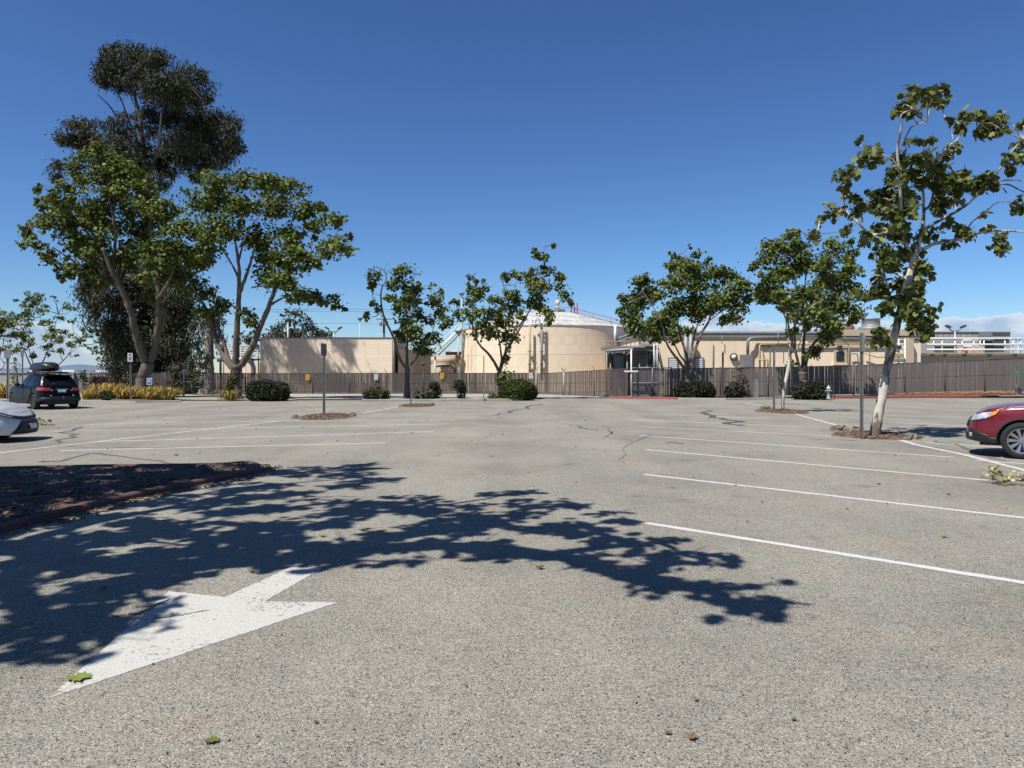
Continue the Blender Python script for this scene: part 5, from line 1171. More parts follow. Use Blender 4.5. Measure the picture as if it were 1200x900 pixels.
ft(cb2, 'gas_pipe', M['yellow_pipe'], [(930, 403.0, 56.8), (965, 402.8, 56.8), (1052, 402.8, 56.8)], 56.5, .075, 10)
ft(cb2, 'conduit', M['dark_steel'], [(890, 405.5, 56.9), (930, 405.2, 56.9), (985, 405.6, 56.9), (1050, 405.4, 56.9)], 56.7, .025, 6)
ft(cb2, 'roof_pipe', M['dark_steel'], [(945, 394.2, 56.8), (1075, 393.8, 56.8)], 56.5, .035, 8)
for x in (902, 924): ft(cb2, 'conduit', M['grey_steel'], [(x, 405, 56.9), (x, 437, 56.9)], 56.9, .025, 6)
for x in (912, 990.5, 1014): ft(cb2, 'conduit', M['grey_steel'], [(x, 388, 56.4), (x, 404, 56.4)], 56.4, .03, 6)
ft(cb2, 'conduit', M['olive_pipe'], [(994.5, 401, 56.8), (994.5, 437, 56.8)], 56.8, .05, 6)
ft(cb2, 'conduit', M['grey_steel'], [(996, 415.5, 56.7), (1001, 414.2, 56.7), (1004.5, 415, 56.7), (1005.5, 420, 56.7), (1005.5, 437, 56.7)], 56.7, .05, 8)
ft(cb2, 'conduit', M['olive_pipe'], [(1013, 414, 56.7), (1028, 418.5, 56.7), (1060, 418, 56.7)], 56.7, .05, 8)
ft(cb2, 'gas_pipe', M['yellow_pipe'], [(1033.5, 386.5, 56.4), (1033.5, 402, 56.4)], 56.4, .08, 8)
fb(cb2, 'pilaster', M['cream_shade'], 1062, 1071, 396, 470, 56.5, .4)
rf = root_at('roof_fan', 1020.5, 60, 'large silver roof fan housing on the cream building', 'fan')
c = V(1020.5, 386, 60); rf.location.z = c.z; bpy.context.view_layer.update()
rel(MB().lathe([(1.0, 0), (1.0, .12), (.86, .18), (.74, .25), (.70, .3), (.70, .78), (.74, .8), (.74, .88), (.68, .9), (.64, .7)], c, 36).build('housing', M['galv'], None, True), rf)
rel(MB().lathe([(.62, .7), (.2, .78), (0, .8)], c, 24).build('cap', M['galv'], None, True), rf)
rb = root_at('roof_hood', 993, 61, 'rusty roof hood left of the silver roof fan', 'vent'); c = V(993, 386, 61); rb.location.z = c.z; bpy.context.view_layer.update()
rel(MB().lathe([(.55, 0), (.55, .2), (.38, .42), (.1, .52), (0, .52)], c, 24).build('hood', M['brick'], None, True), rb)
rel(MB().box(c + Vector((-.9, 0, .12)), (.9, .7, .3)).build('base_box', M['cream_shade'], None, bevel=.02), rb)

# white frame and railed tank deck at the far right
fr = root_at('pipe_frame', 1056, 55.5, 'white pipe frame with valves at the right end of the cream building', 'frame')
for x in (1047, 1053, 1060.5): ft(fr, 'upright', M['white_paint'], [(x, 397, 55.5), (x, 470, 55.5)], 55.5, .06)
for y in (398, 403, 409): ft(fr, 'crossbar', M['white_paint'], [(1046, y, 55.5), (1062, y, 55.5)], 55.5, .05)
fb(fr, 'valve_box', M['dark_steel'], 1051, 1057, 404.5, 409, 55.3, .4, bevel=.03); fb(fr, 'pump', M['yellow_pipe'], 1049, 1060, 414, 419, 55.2, .5, bevel=.04); fb(fr, 'tank_block', M['grey_steel'], 1049, 1060, 420, 424, 55.2, .5, bevel=.04)
dk = root_at('railed_deck', 1150, 58, 'raised tan tank deck with a long white railing at the right', 'platform')
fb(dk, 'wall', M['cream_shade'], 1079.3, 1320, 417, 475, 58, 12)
fb(dk, 'edge_slab', M['cream'], 1079.2, 1322, 414.8, 416.8, 57.8, 12.4)
fb(dk, 'edge_pipe', M['olive_pipe'], 1081, 1322, 414.0, 414.7, 57.7, .1)
fb(dk, 'pillar', M['cream'], 1064, 1079, 409, 475, 57.6, .8)
for y in (396.6, 403.6, 409.6): ft(dk, 'rail', M['white_paint'], [(1086, y, 57.9), (1322, y, 57.9)], 57.9, .06, 6)
for x in (1094, 1104, 1119, 1127.5, 1141, 1148.5, 1153, 1177.5, 1187, 1196, 1212, 1228, 1244, 1260, 1280, 1300): ft(dk, 'baluster', M['white_paint'], [(x, 396.5, 57.95), (x, 414.5, 57.95)], 57.95, .055, 6)
for y in (398, 405): ft(dk, 'rail', M['white_paint'], [(1128, y+.5, 59.5), (1150, y+.5, 59.5)], 59.5, .05, 6)
for x in (1093, 1107.5, 1131, 1160, 1190): fb(dk, 'bracket', M['dark_steel'], x, x+2, 414.5, 418, 57.5, .25)
ga = root_at('grey_building', 1138, 88, 'flat grey building beyond the white railing at the right', 'building')
fb(ga, 'wall', M['grey_wall'], 1091.5, 1184, 389.6, 470, 88, 10)
fb(ga, 'roof_edge', M['galv'], 1091, 1184.5, 388.6, 389.5, 87.8, 10.4)
fb(ga, 'lower_block', M['cream_shade'], 1132, 1152, 403, 470, 86, 1.8); fb(ga, 'stair_tower', M['galv'], 1149, 1163, 389.0, 399.0, 87.4, .5)
for (x0, x1, y0, y1) in ((1095, 1119, 405.6, 409.6), (1152, 1163, 399, 402), (1153, 1178, 405, 409), (1165, 1182, 396, 399.5), (1120.5, 1128, 402, 412)): fb(ga, 'opening', M['window'], x0, x1, y0, y1, 87.85, .2)
fb(ga, 'door', M['sign_red'], 1129.5, 1133, 405, 412, 85.7, .2)
for i in range(8): fb(ga, 'panel', M['grey_wall'], 1092.5 + i*6.8, 1098.6 + i*6.8, 391.5, 395.6, 87.9, .15)

# far things at the left and beyond
fw = root_at('warehouse', 60, 130, 'long low grey warehouse far behind the dark car', 'building')
fb(fw, 'wall', M['grey_wall'], -20, 137, 437, 460, 130, 20); fb(fw, 'roof_edge', M['light_metal'], -20, 137.5, 435.6, 436.9, 129.8, 20)
for (x0, x1) in ((73, 87), (112, 136), (35, 41)): fb(fw, 'roof_monitor', M['white_paint'], x0, x1, 433.6, 435.5, 134, 6)
bwl = root_at('brick_wall', 122, 66, 'dark brown brick wall behind the yellow bladed plants', 'wall')
fb(bwl, 'wall', M['brick'], 106, 142, 441.6, 470, 66, .4); fb(bwl, 'coping', M['grey_wall'], 105.5, 142.5, 440.2, 441.5, 65.9, .6)
for i in range(4): fb(bwl, 'pier', M['brick'], 107 + i*10, 109.5 + i*10, 442, 470, 65.8, .3)
gw = root_at('grey_wall', 90, 68, 'pale grey wall panel with posts behind the dark car', 'wall')
fb(gw, 'wall', M['galv'], 62, 103, 437.5, 470, 68, .3)
for x in (66, 84, 102.8): fb(gw, 'post', M['grey_wall'], x, x+2.2, 436.5, 470, 67.7, .35)
br = root_at('brown_building', 531, 115, 'small brown brick building far under the white stair', 'building')
fb(br, 'wall', M['brick'], 522, 541, 412.5, 470, 115, 8); fb(br, 'roof_edge', M['cream_shade'], 521.5, 541.5, 411.4, 412.4, 114.8, 8.4)

# ------------------------------------------------------------------ lamps and power lines
def hat_light(px, ytop, Y, label, ybot=470):
    o = root_at('light_pole', px, Y, label, 'light pole', 'flat topped light poles'); t = V(px, ytop, Y)
    rel(MB().tube([(t.x, Y, 0), (t.x, Y, t.z - .1)], [.075, .05], 8).build('pole', M['light_metal'], None, True), o)
    rel(MB().lathe([(0, -.32), (.1, -.32), (.3, -.1), (.3, 0), (0, .03)], t, 16).build('lamp_head', M['grey_steel'], None, True), o)
hat_light(422, 372.3, 78, 'flat topped light pole over the tan block building')
hat_light(541.2, 343, 74, 'tallest flat topped light pole above the white stair')
hat_light(537, 387.2, 60, 'lower light pole in front of the white stair')
def flood(px, y, Y, label, w=9, ybase=None):
    o = root_at('flood_light', px, Y, label, 'flood light', 'twin floodlights'); t = V(px, y, Y); k = w / F * Y
    rel(MB().tube([(t.x, Y, 0), (t.x, Y, t.z)], .07, 8).build('pole', M['light_metal'], None, True), o)
    rel(MB().tube([t + Vector((-k*.7, 0, k*.35)), t + Vector((-k*.35, 0, 0)), t + Vector((k*.35, 0, 0)), t + Vector((k*.7, 0, k*.35))], .05, 6).build('arm', M['dark_steel'], None), o)
    for s in (-1, 1): rel(MB().box(t + Vector((s*k*.85, -.1, k*.5)), (k*.5, .5, .16), M=Matrix.Rotation(-s*.5, 3, 'Y')).build('lamp_head', M['dark_steel'], None, bevel=.02), o)
flood(391, 389, 82, 'twin black floodlight over the tan block building')
flood(1119.2, 388, 70, 'twin black floodlight over the white railing', 10.5)
flood(1193, 399, 110, 'twin black floodlight farthest right above the railing', 5)
ant = root_at('antenna_pole', 337.5, 80, 'thin bare mast over the left end of the tan block building', 'mast')
ft(ant, 'mast', M['light_metal'], [(337.5, 378.5), (337.5, 470)], 80, .07)
pp_ = root_at('power_pole', 450, 112, 'wooden power pole showing over the tan block building', 'power pole')
ft(pp_, 'pole', M['bark_dark'], [(450, 371), (450, 470)], 112, .18)
rel(MB().box(V(450, 374, 111.8), (2.4, .12, .12)).build('crossarm', M['bark_dark'], None), pp_)
for s in (-.5, .4): rel(MB().lathe([(.22, -.4), (.25, 0), (.22, .4), (0, .42)], V(450, 379, 111.6) + Vector((s, 0, 0)), 14).build('transformer', M['galv'], None, True), pp_)
for i, (dy, dz_, lab) in enumerate(((0, 0, 'upper power line crossing the sky left of the tank'), (.8, .35, 'second power line just above the lowest one'), (1.4, -1.9, 'lowest power line running past the power pole'))):
    pts = []
    for k in range(41):
        x = 150 + k*12; q = (k % 20)/20; p = V(x, 364.5 + 1.2*math.sin(q*math.pi), 112 + dy); pts.append((p.x, p.y, p.z + dz_))
    tag(MB().tube(pts, .028, 4).build('power_line', M['dark_steel'], None, True), lab, 'power line', 'power lines')
# ------------------------------------------------------------------ cars
M['tyre'] = surf('tyre', (0.011, 0.011, 0.012), None, 8, 0.85)
M['rim'] = surf('alloy', (0.36, 0.36, 0.37), (0.30, 0.30, 0.31), 3, 0.3, metal=0.8)
M['rim_dark'] = surf('dark_alloy', (0.06, 0.06, 0.065), None, 3, 0.35, metal=0.6)
M['glass'] = surf('car_glass', (0.006, 0.007, 0.008), None, 3, 0.06, spec=0.35)
M['black_trim'] = surf('black_trim', (0.010, 0.010, 0.011), (0.007, 0.007, 0.008), 6, 0.55)
M['lamp_clear'] = surf('lamp_clear', (0.55, 0.58, 0.62), (0.12, 0.13, 0.15), 14, 0.08, spec=0.8, coat=1.0, detail=2)
M['lamp_dark'] = surf('lamp_dark', (0.03, 0.032, 0.036), (0.012, 0.012, 0.014), 14, 0.1, spec=0.7)
M['lamp_red'] = surf('lamp_red', (0.42, 0.03, 0.035), (0.30, 0.02, 0.025), 8, 0.12, coat=1.0)
M['lamp_amber'] = surf('lamp_amber', (0.75, 0.26, 0.03), None, 8, 0.15, coat=1.0)
M['plate'] = surf('plate', (0.66, 0.68, 0.72), (0.45, 0.48, 0.55), 30, 0.4)
M['chrome'] = surf('chrome', (0.7, 0.7, 0.72), None, 3, 0.12, metal=1.0)
def paint(name, c, flake=0.25, coat=1.0, spec=0.5): return surf(name, c, tuple(v*.93 for v in c), 40, 0.32, metal=flake, coat=coat, spec=spec)
M['red_paint'] = paint('red_car_paint', (0.125, 0.004, 0.007), 0.1, 0.6)
M['navy_paint'] = paint('navy_car_paint', (0.004, 0.0042, 0.006), 0.0, 0.06, 0.15)
M['silver_paint'] = paint('silver_car_paint', (0.50, 0.51, 0.525), 0.05, 0.6)
M['box_paint'] = surf('roof_box_shell', (0.012, 0.012, 0.013), None, 20, 0.42)

def lerp_table(tab, x):
    if x <= tab[0][0]: return tab[0][1]
    for (a, u), (b, v) in zip(tab[:-1], tab[1:]):
        if x <= b:
            t = (x-a)/(b-a); t = t*t*(3-2*t) * .5 + t*.5
            return u + (v-u)*t
    return tab[-1][1]
class Car:
    def __init__(s, S):
        s.S = S; L, W = S['L'], S['W']/2; f, r = L/2, -L/2
        c = S['corner']
        ctl = [(f, 0), (f - .02, W*.35), (f - c*.28, W*.68), (f - c*.75, W*.90), (f - c*1.5, W*.985), (f - c*2.4, W), (0, W*1.0), (r + c*1.6, W*.985), (r + .32, W*.95), (r + .12, W*.84), (r + .03, W*.6), (r, W*.3), (r, 0)]
        P = smooth_path([(a, b, 0) for a, b in ctl], 24)
        pts = np.array(P)[:, :2]; d = np.r_[0, np.cumsum(np.linalg.norm(np.diff(pts, axis=0), axis=1))]; s.tot = d[-1]
        n = 240; t = np.linspace(0, d[-1], n); s.out = np.c_[np.interp(t, d, pts[:, 0]), np.maximum(0, np.interp(t, d, pts[:, 1]))]; s.n = n
        tg = np.gradient(s.out, axis=0); tg /= np.linalg.norm(tg, axis=1)[:, None]; s.nor = np.c_[-tg[:, 1], tg[:, 0]]
        if s.nor[n//2, 1] < 0: s.nor *= -1
    def o2(s, u):
        k = u*(s.n-1); i = int(min(s.n-2, max(0, math.floor(k)))); t = k - i
        return s.out[i]*(1-t) + s.out[i+1]*t, s.nor[i]*(1-t) + s.nor[i+1]*t
    def ux(s, x):
        lo, hi = 0.02, .98
        for _ in range(40):
            m = (lo+hi)/2
            if s.o2(m)[0][0] > x: lo = m
            else: hi = m
        return (lo+hi)/2
    def zbot(s, x, y):
        z = lerp_table(s.S['bot'], x)
        if y > s.S['W']*.36:
            for xw in s.S['axles']:
                q = s.S['arch']**2 - (x-xw)**2
                if q > 0: z = max(z, s.S['rw'] + math.sqrt(q))
        return z
    def body(s, u, t, off=0.0):
        (x, y), nr = s.o2(u); S = s.S
        zt = lerp_table(S['top'], x); zb = s.zbot(x, y); z = zb + (zt-zb)*t
        fz = (z - .2) / (zt - .2)
        ins = lerp_table(S['section'], fz)
        fr = max(0, nr[0]); rr_ = max(0, -nr[0])
        ins = ins*(1-fr-rr_ if fr+rr_ < 1 else 0) + lerp_table(S['front'], fz)*fr + lerp_table(S['rear'], fz)*rr_
        return Vector((x - nr[0]*(ins-off), max(0, y - nr[1]*(ins-off)) if off == 0 else y - nr[1]*(ins-off), z))
    def gh(s, u, t, off=0.0):
        """greenhouse: u 0 windscreen centre .. 1 rear window centre, t 0 belt .. 1 roof edge"""
        S = s.S; b, r = S['gbase'], S['groof']
        def ring(q, k):
            xf, xr, w, bow = q
            if u < .22: a = u/.22; return Vector((xf - bow*a**2.2, w*.90*a, 0))
            if u > .78: a = (1-u)/.22; return Vector((xr + bow*.6*a**2.2, w*.90*a, 0))
            a = (u-.22)/.56; x0, x1 = xf - bow, xr + bow*.6; e = .90 + .10*(math.sin(math.pi*min(1, max(0, a)))**.35)
            return Vector((x0 + (x1-x0)*a, w*e, 0))
        p = ring(b, 0).lerp(ring(r, 1), t)
        zb = lerp_table(S['top'], p.x) - .02 if t < 1e-9 else 0
        q0 = ring(b, 0); z0 = min(lerp_table(S['top'], q0.x), S['beltmax']) - .03; z1 = lerp_table(S['roofz'], p.x)
        bulge = .03*math.sin(math.pi*t)
        c = Vector((p.x, p.y, z0 + (z1-z0)*t))
        nrm = Vector((1, .0, .5)) if u < .22 else (Vector((-1, 0, .4)) if u > .78 else Vector((0, 1, .25)))
        return c + nrm.normalized()*(bulge*(1 if .22 <= u <= .78 else .6) + off)
def build_car(name, label, S, loc, heading, mats, extra=None):
    car = Car(S); root = empty(name, (loc[0], loc[1], 0), heading, label, 'car', None)
    def mesh(nm, m, mat, parent=root, smooth=True, bevel=0): return m.build(nm, mat, parent, smooth, bevel)
    # body shell
    nu, nt = 181, 15; us = np.linspace(0, 1, nu); ts = np.linspace(0, 1, nt); m = MB()
    side = [car.body(u, t) for u in us for t in ts]
    for sg in (1, -1): m.grid([(p.x, sg*p.y, p.z) for p in side], nu, nt)
    sw = [1, .85, .6, .3, 0, -.3, -.6, -.85, -1]; lid = []
    for u in us:
        p = car.body(u, 1.0)
        cr = lerp_table(S['crown'], p.x)
        for q in sw: lid.append((p.x, p.y*q, p.z + cr*(1-q*q)*(p.y/(S['W']/2))))
    m.grid(lid, nu, len(sw))
    mesh('body', m, M[mats['paint']])
    # underbody, arch liners
    um = MB(); um.box((0, 0, .33), (S['L']-.5, S['W']-.5, .22))
    for xw in S['axles']: um.box((xw, 0, .55), (S['arch']*2+.05, S['W']-.62, .5))
    mesh('underbody', um, M['black_trim'], smooth=False)
    # greenhouse
    m = MB(); gu = np.linspace(0, 1, 61); gt = np.linspace(0, 1, 9)
    gp_ = [car.gh(u, t) for u in gu for t in gt]
    for sg in (1, -1): m.grid([(p.x, sg*p.y, p.z) for p in gp_], 61, 9)
    lid = []
    for u in gu:
        p = car.gh(u, 1.0)
        for q in sw: lid.append((p.x, p.y*q, p.z + S['rcrown']*(1-q*q)*min(1, p.y/.5)))
    m.grid(lid, 61, len(sw)); mesh('cabin', m, M[mats['paint']])
    def gpatch(nm, mat, c00, c10, c11, c01, off=.008, parent=root, sides=(1, -1), nu_=13, nv_=7):
        """corners (u,t): lower front, lower rear, upper rear, upper front"""
        outs = []
        for sg in sides:
            v = []
            for i in range(nu_):
                a = i/(nu_-1)
                for j in range(nv_):
                    b_ = j/(nv_-1)
                    u = (c00[0]*(1-a)+c10[0]*a)*(1-b_) + (c01[0]*(1-a)+c11[0]*a)*b_; t = (c00[1]*(1-a)+c10[1]*a)*(1-b_) + (c01[1]*(1-a)+c11[1]*a)*b_
                    p = car.gh(abs(u), t, off) if u >= 0 else car.gh(-u, t, off)
                    v.append((p.x, (1 if u >= 0 else -1)*sg*p.y, p.z))
            outs.append(MB().grid(v, nu_, nv_).build(nm, mat, parent, True, fix=False))
        return outs
    def full(nm, mat, u0, t0, t1, off=.008):
        v = []; n = 25
        uu = [u0 + (abs(k - (n-1)/2)/((n-1)/2))*(S['_f'] if u0 == 0 else -S['_f']) for k in range(n)]
        for k in range(n):
            for j in range(7):
                p = car.gh(min(1, max(0, uu[k])), t0 + (t1-t0)*j/6, off); sg = -1 if k < (n-1)/2 else 1
                v.append((p.x, sg*p.y, p.z))
        return MB().grid(v, n, 7).build(nm, mat, root, True, fix=False)
    S['_f'] = .205
    full('windscreen', M['glass'], 0, .06, .93); full('rear_window', M['glass'], 1.0, S.get('rw0', .12), .88)
    for c in S['windows']: gpatch('side_window', M['glass'], *c)
    def bpatch(nm, mat, pts, off=.010, parent=root, sides=(1, -1), nu_=14, nv_=6, label=None):
        outs = []; (c00, c10, c11, c01) = pts
        for sg in sides:
            v = []
            for i in range(nu_):
                a = i/(nu_-1)
                for j in range(nv_):
                    b_ = j/(nv_-1)
                    u = (c00[0]*(1-a)+c10[0]*a)*(1-b_) + (c01[0]*(1-a)+c11[0]*a)*b_; t = (c00[1]*(1-a)+c10[1]*a)*(1-b_) + (c01[1]*(1-a)+c11[1]*a)*b_
                    s2 = sg if u >= 0 else -sg; p = car.body(abs(u), t, off); v.append((p.x, s2*max(0, p.y), p.z))
            o = MB().grid(v, nu_, nv_).build(nm, mat, parent, True, fix=False)
            md = o.modifiers.new('solid', 'SOLIDIFY'); md.thickness = .02; md.offset = 0
            if label: o['label'] = label
            outs.append(o)
        return outs
    # doors: thin skins proud of the body, each with a handle
    for (x0, x1) in S['doors']:
        u0, u1 = car.ux(x0), car.ux(x1)
        for d, sg in zip(bpatch('door', M[mats['paint']], ((u0, .10), (u1, .10), (u1, .985), (u0, .985)), .004, nu_=20, nv_=12), (1, -1)):
            p = car.body(car.ux(x1 + .16), .82, .03)
            MB().tube([(p.x+.09, sg*p.y, p.z), (p.x, sg*(p.y+.012), p.z), (p.x-.09, sg*p.y, p.z)], .014, 6).build('handle', M[mats['paint']], d, True)
    for (nm, mat, pts, off, sides) in S['patches']: bpatch(nm, M[mat], pts, off, sides=sides)
    # mirrors
    for sg in (1, -1):
        p = car.gh(.26, .05); me = MB()
        me.lathe([(0, -.11), (.07, -.10), (.10, -.02), (.095, .06), (.05, .10), (0, .105)], (p.x - .05, sg*(p.y + .12), p.z + .07), 14, Matrix.Rotation(R(90), 3, 'X') @ Matrix.Diagonal((1.1, .8, 1)))
        mesh('mirror', me, M[mats['paint']])
    # wheels
    rw = S['rw']
    for xw in S['axles']:
        for sg in (1, -1):
            wy = sg*(S['W']/2 - .115); RM = Matrix.Rotation(R(-90)*sg, 3, 'X')
            wh = MB().lathe([(rw*.66, -.08), (rw*.66, .02), (rw*.60, .03), (0, .03)], (0, 0, 0), 32, RM).build('wheel', M['black_trim'], root, True, loc=(xw, wy, rw))
            MB().lathe([(rw*.68, -.11), (rw*.90, -.115), (rw*.985, -.085), (rw, -.04), (rw, .04), (rw*.985, .085), (rw*.93, .108), (rw*.80, .116), (rw*.70, .108), (rw*.665, .085)], (0, 0, 0), 48, RM).build('tyre', M['tyre'], wh, True)
            rm = MB().lathe([(rw*.69, .10), (rw*.685, .112), (rw*.64, .108), (rw*.62, .06)], (0, 0, 0), 48, RM)
            ns = S.get('spokes', 10)
            for k in range(ns):
                a = 2*math.pi*k/ns; ca, sa = math.cos(a), math.sin(a); w0, w1 = S.get('spw', (.028, .05)); v = []
                for (rad, w, h) in ((rw*.13, w0, .072), (rw*.4, (w0+w1)/2, .085), (rw*.655, w1, .10)):
                    for (q, hh) in ((-w, h-.03), (-w*.8, h), (w*.8, h), (w, h-.03)): v.append(RM @ Vector((rad*ca - q*sa, rad*sa + q*ca, hh)))
                rm.grid(v, 3, 4)
            rm.lathe([(rw*.17, .05), (rw*.16, .085), (rw*.10, .09), (0, .09)], (0, 0, 0), 20, RM)
            rm.build('rim', M[mats['rim']], wh, False)
    if extra: extra(car, root, mesh, bpatch)
    return root

# red wagon at the right (front end in view)
L = 4.82
SR = dict(L=L, W=1.84, corner=.40, rw=.345, arch=.40, axles=(L/2-.93, L/2-.93-2.745), beltmax=.98,
    bot=[(-L/2, .42), (-L/2+.5, .30), (-L/2+1.0, .25), (0, .24), (L/2-1.3, .24), (L/2-.5, .27), (L/2-.1, .31)],
    top=[(-L/2, 1.02), (-L/2+.5, 1.04), (0, 1.02), (L/2-1.25, 1.02), (L/2-.7, .975), (L/2-.35, .92), (L/2-.10, .845), (L/2, .80)],
    section=[(0, .07), (.12, .02), (.35, 0), (.6, .012), (.8, .03), (.93, .055), (1, .10)], front=[(0, .08), (.2, .01), (.45, 0), (.7, .03), (.88, .08), (1, .16)], rear=[(0, .10), (.2, 0), (.5, .02), (.8, .05), (1, .09)],
    crown=[(-L/2, .02), (0, .03), (L/2-.9, .055), (L/2-.2, .04), (L/2, .015)], gbase=(L/2-1.12, -L/2+.12, .85, .42), groof=(L/2-2.0, -L/2+.55, .62, .2), roofz=[(-L/2, 1.50), (-1, 1.58), (.2, 1.62), (L/2-1.9, 1.56), (L/2, 1.5)], rcrown=.05,
    windows=[((.30, .10), (.475, .10), (.475, .88), (.345, .88)), ((.495, .10), (.64, .10), (.645, .88), (.49, .88)), ((.66, .12), (.76, .16), (.735, .86), (.665, .88))],
    doors=[(L/2-1.42, L/2-2.48), (L/2-2.50, L/2-3.42)], spokes=10, spw=(.018, .040), patches=[])
cR = Car(SR); uw = cR.ux
SR['patches'] = [
    ('headlight', 'lamp_clear', ((.075, .70), (uw(L/2-.38), .72), (uw(L/2-.46), .90), (.085, .93)), .012, (1, -1)),
    ('turn_lamp', 'lamp_amber', ((uw(L/2-.385), .735), (uw(L/2-.46), .80), (uw(L/2-.68), .955), (uw(L/2-.47), .90)), .013, (1, -1)),
    ('grille', 'black_trim', ((-.062, .50), (.062, .50), (.068, .84), (-.068, .84)), .008, (1,)),
    ('bumper_trim', 'black_trim', ((-.075, -.01), (.075, -.01), (.085, .26), (-.085, .26)), .010, (1,)),
    ('fog_surround', 'black_trim', ((.070, -.01), (uw(L/2-.50), -.01), (uw(L/2-.40), .22), (.10, .44)), .012, (1, -1)),
    ('sill_trim', 'black_trim', ((uw(L/2-.44), -.01), (uw(L/2-.535), -.01), (uw(L/2-.535), .16), (uw(L/2-.42), .17)), .012, (1, -1)),
    ('fog_lamp', 'lamp_clear', ((.100, .13), (.112, .13), (.112, .27), (.100, .27)), .022, (1, -1)),
    ('sill_trim', 'black_trim', ((uw(L/2-1.34), -.01), (uw(-L/2+1.60), -.01), (uw(-L/2+1.60), .13), (uw(L/2-1.34), .13)), .012, (1, -1)),
    ('tail_light', 'lamp_red', ((uw(-L/2+.45), .72), (.90, .70), (.91, .94), (uw(-L/2+.40), .93)), .012, (1, -1))]
# wheel centre in view at pixel (1198, 515.5): ground contact ahead
hd = math.atan2(.575, -.818)
wc = G(1198, 538.2); hv_ = Vector((math.cos(hd), math.sin(hd), 0)); lv = Vector((-hv_.y, hv_.x, 0))
cc_ = wc - lv*(SR['W']/2 - .06) - hv_*SR['axles'][0]
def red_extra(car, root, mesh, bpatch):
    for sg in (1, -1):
        for xw in SR['axles']:       # thin black band put in for the shade inside the arch
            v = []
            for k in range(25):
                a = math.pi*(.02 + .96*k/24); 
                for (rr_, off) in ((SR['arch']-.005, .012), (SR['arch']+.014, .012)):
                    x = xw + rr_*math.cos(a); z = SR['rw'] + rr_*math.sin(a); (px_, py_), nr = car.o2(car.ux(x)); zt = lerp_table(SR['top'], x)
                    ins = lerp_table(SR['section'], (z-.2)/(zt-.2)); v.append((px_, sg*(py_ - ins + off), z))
            mesh('arch_shade_band', MB().grid(v, 25, 2), M['black_trim'])
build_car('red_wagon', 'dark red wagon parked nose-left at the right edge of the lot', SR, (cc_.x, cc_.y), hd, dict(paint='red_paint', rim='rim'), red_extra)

# silver-white sedan at the left edge
L2 = 4.9
SW = dict(L=L2, W=1.82, corner=.46, rw=.335, arch=.39, axles=(L2/2-.98, L2/2-.98-2.78), beltmax=.96,
    bot=[(-L2/2, .32), (-L2/2+.6, .22), (0, .20), (L2/2-.6, .19), (L2/2, .17)],
    top=[(-L2/2, 1.02), (-L2/2+.4, 1.06), (0, .96), (L2/2-1.2, .955), (L2/2-.7, .88), (L2/2-.35, .79), (L2/2-.1, .70), (L2/2, .655)],
    section=SR['section'], front=[(0, .02), (.2, 0), (.5, .02), (.75, .07), (.9, .13), (1, .20)], rear=SR['rear'],
    crown=[(-L2/2, .03), (0, .03), (L2/2-.9, .05), (L2/2-.2, .04), (L2/2, .015)], gbase=(L2/2-1.12, -L2/2+.45, .82, .42), groof=(L2/2-2.1, -L2/2+1.35, .60, .2), roofz=[(-L2/2, 1.38), (-.9, 1.42), (0, 1.47), (L2/2-1.9, 1.43), (L2/2, 1.4)], rcrown=.05,
    windows=[((.30, .10), (.50, .10), (.50, .88), (.345, .88)), ((.52, .10), (.72, .14), (.66, .86), (.515, .88))], doors=[(L2/2-1.45, L2/2-2.55), (L2/2-2.57, L2/2-3.5)], spokes=10, patches=[])
cW = Car(SW); uq = cW.ux
SW['patches'] = [
    ('lamp_band', 'black_trim', ((-.095, .72), (.095, .72), (.10, .86), (-.10, .86)), .010, (1,)),
    ('headlight', 'lamp_dark', ((.095, .72), (uq(L2/2-.60), .78), (uq(L2/2-.80), .87), (.10, .86)), .013, (1, -1)),
    ('lamp_strip', 'lamp_clear', ((.105, .765), (uq(L2/2-.50), .79), (uq(L2/2-.50), .815), (.105, .80)), .022, (1, -1)),
    ('grille', 'black_trim', ((-.112, .05), (.112, .05), (.060, .69), (-.060, .69)), .011, (1,)),
    ('intake', 'black_trim', ((.150, .16), (uq(L2/2-.56), .18), (uq(L2/2-.50), .30), (.158, .48)), .012, (1, -1)),
    ('fog_lamp', 'lamp_clear', ((.160, .24), (uq(L2/2-.52), .25), (uq(L2/2-.50), .31), (.160, .32)), .020, (1, -1)),
    ('number_plate', 'plate', ((-.026, .26), (.026, .26), (.026, .50), (-.026, .50)), .045, (1,)),
    ('tail_light', 'lamp_red', ((uq(-L2/2+.45), .72), (.90, .72), (.91, .92), (uq(-L2/2+.40), .92)), .012, (1, -1))]
h2 = math.atan2(.20, .98); nose = Vector((xa(29.5, 17.2), 17.45, 0)); hv2 = Vector((math.cos(h2), math.sin(h2), 0))
c2 = nose - hv2*(L2/2)
build_car('silver_sedan', 'silver white sedan with a black grille cut by the left edge', SW, (c2.x, c2.y), h2, dict(paint='silver_paint', rim='rim'))

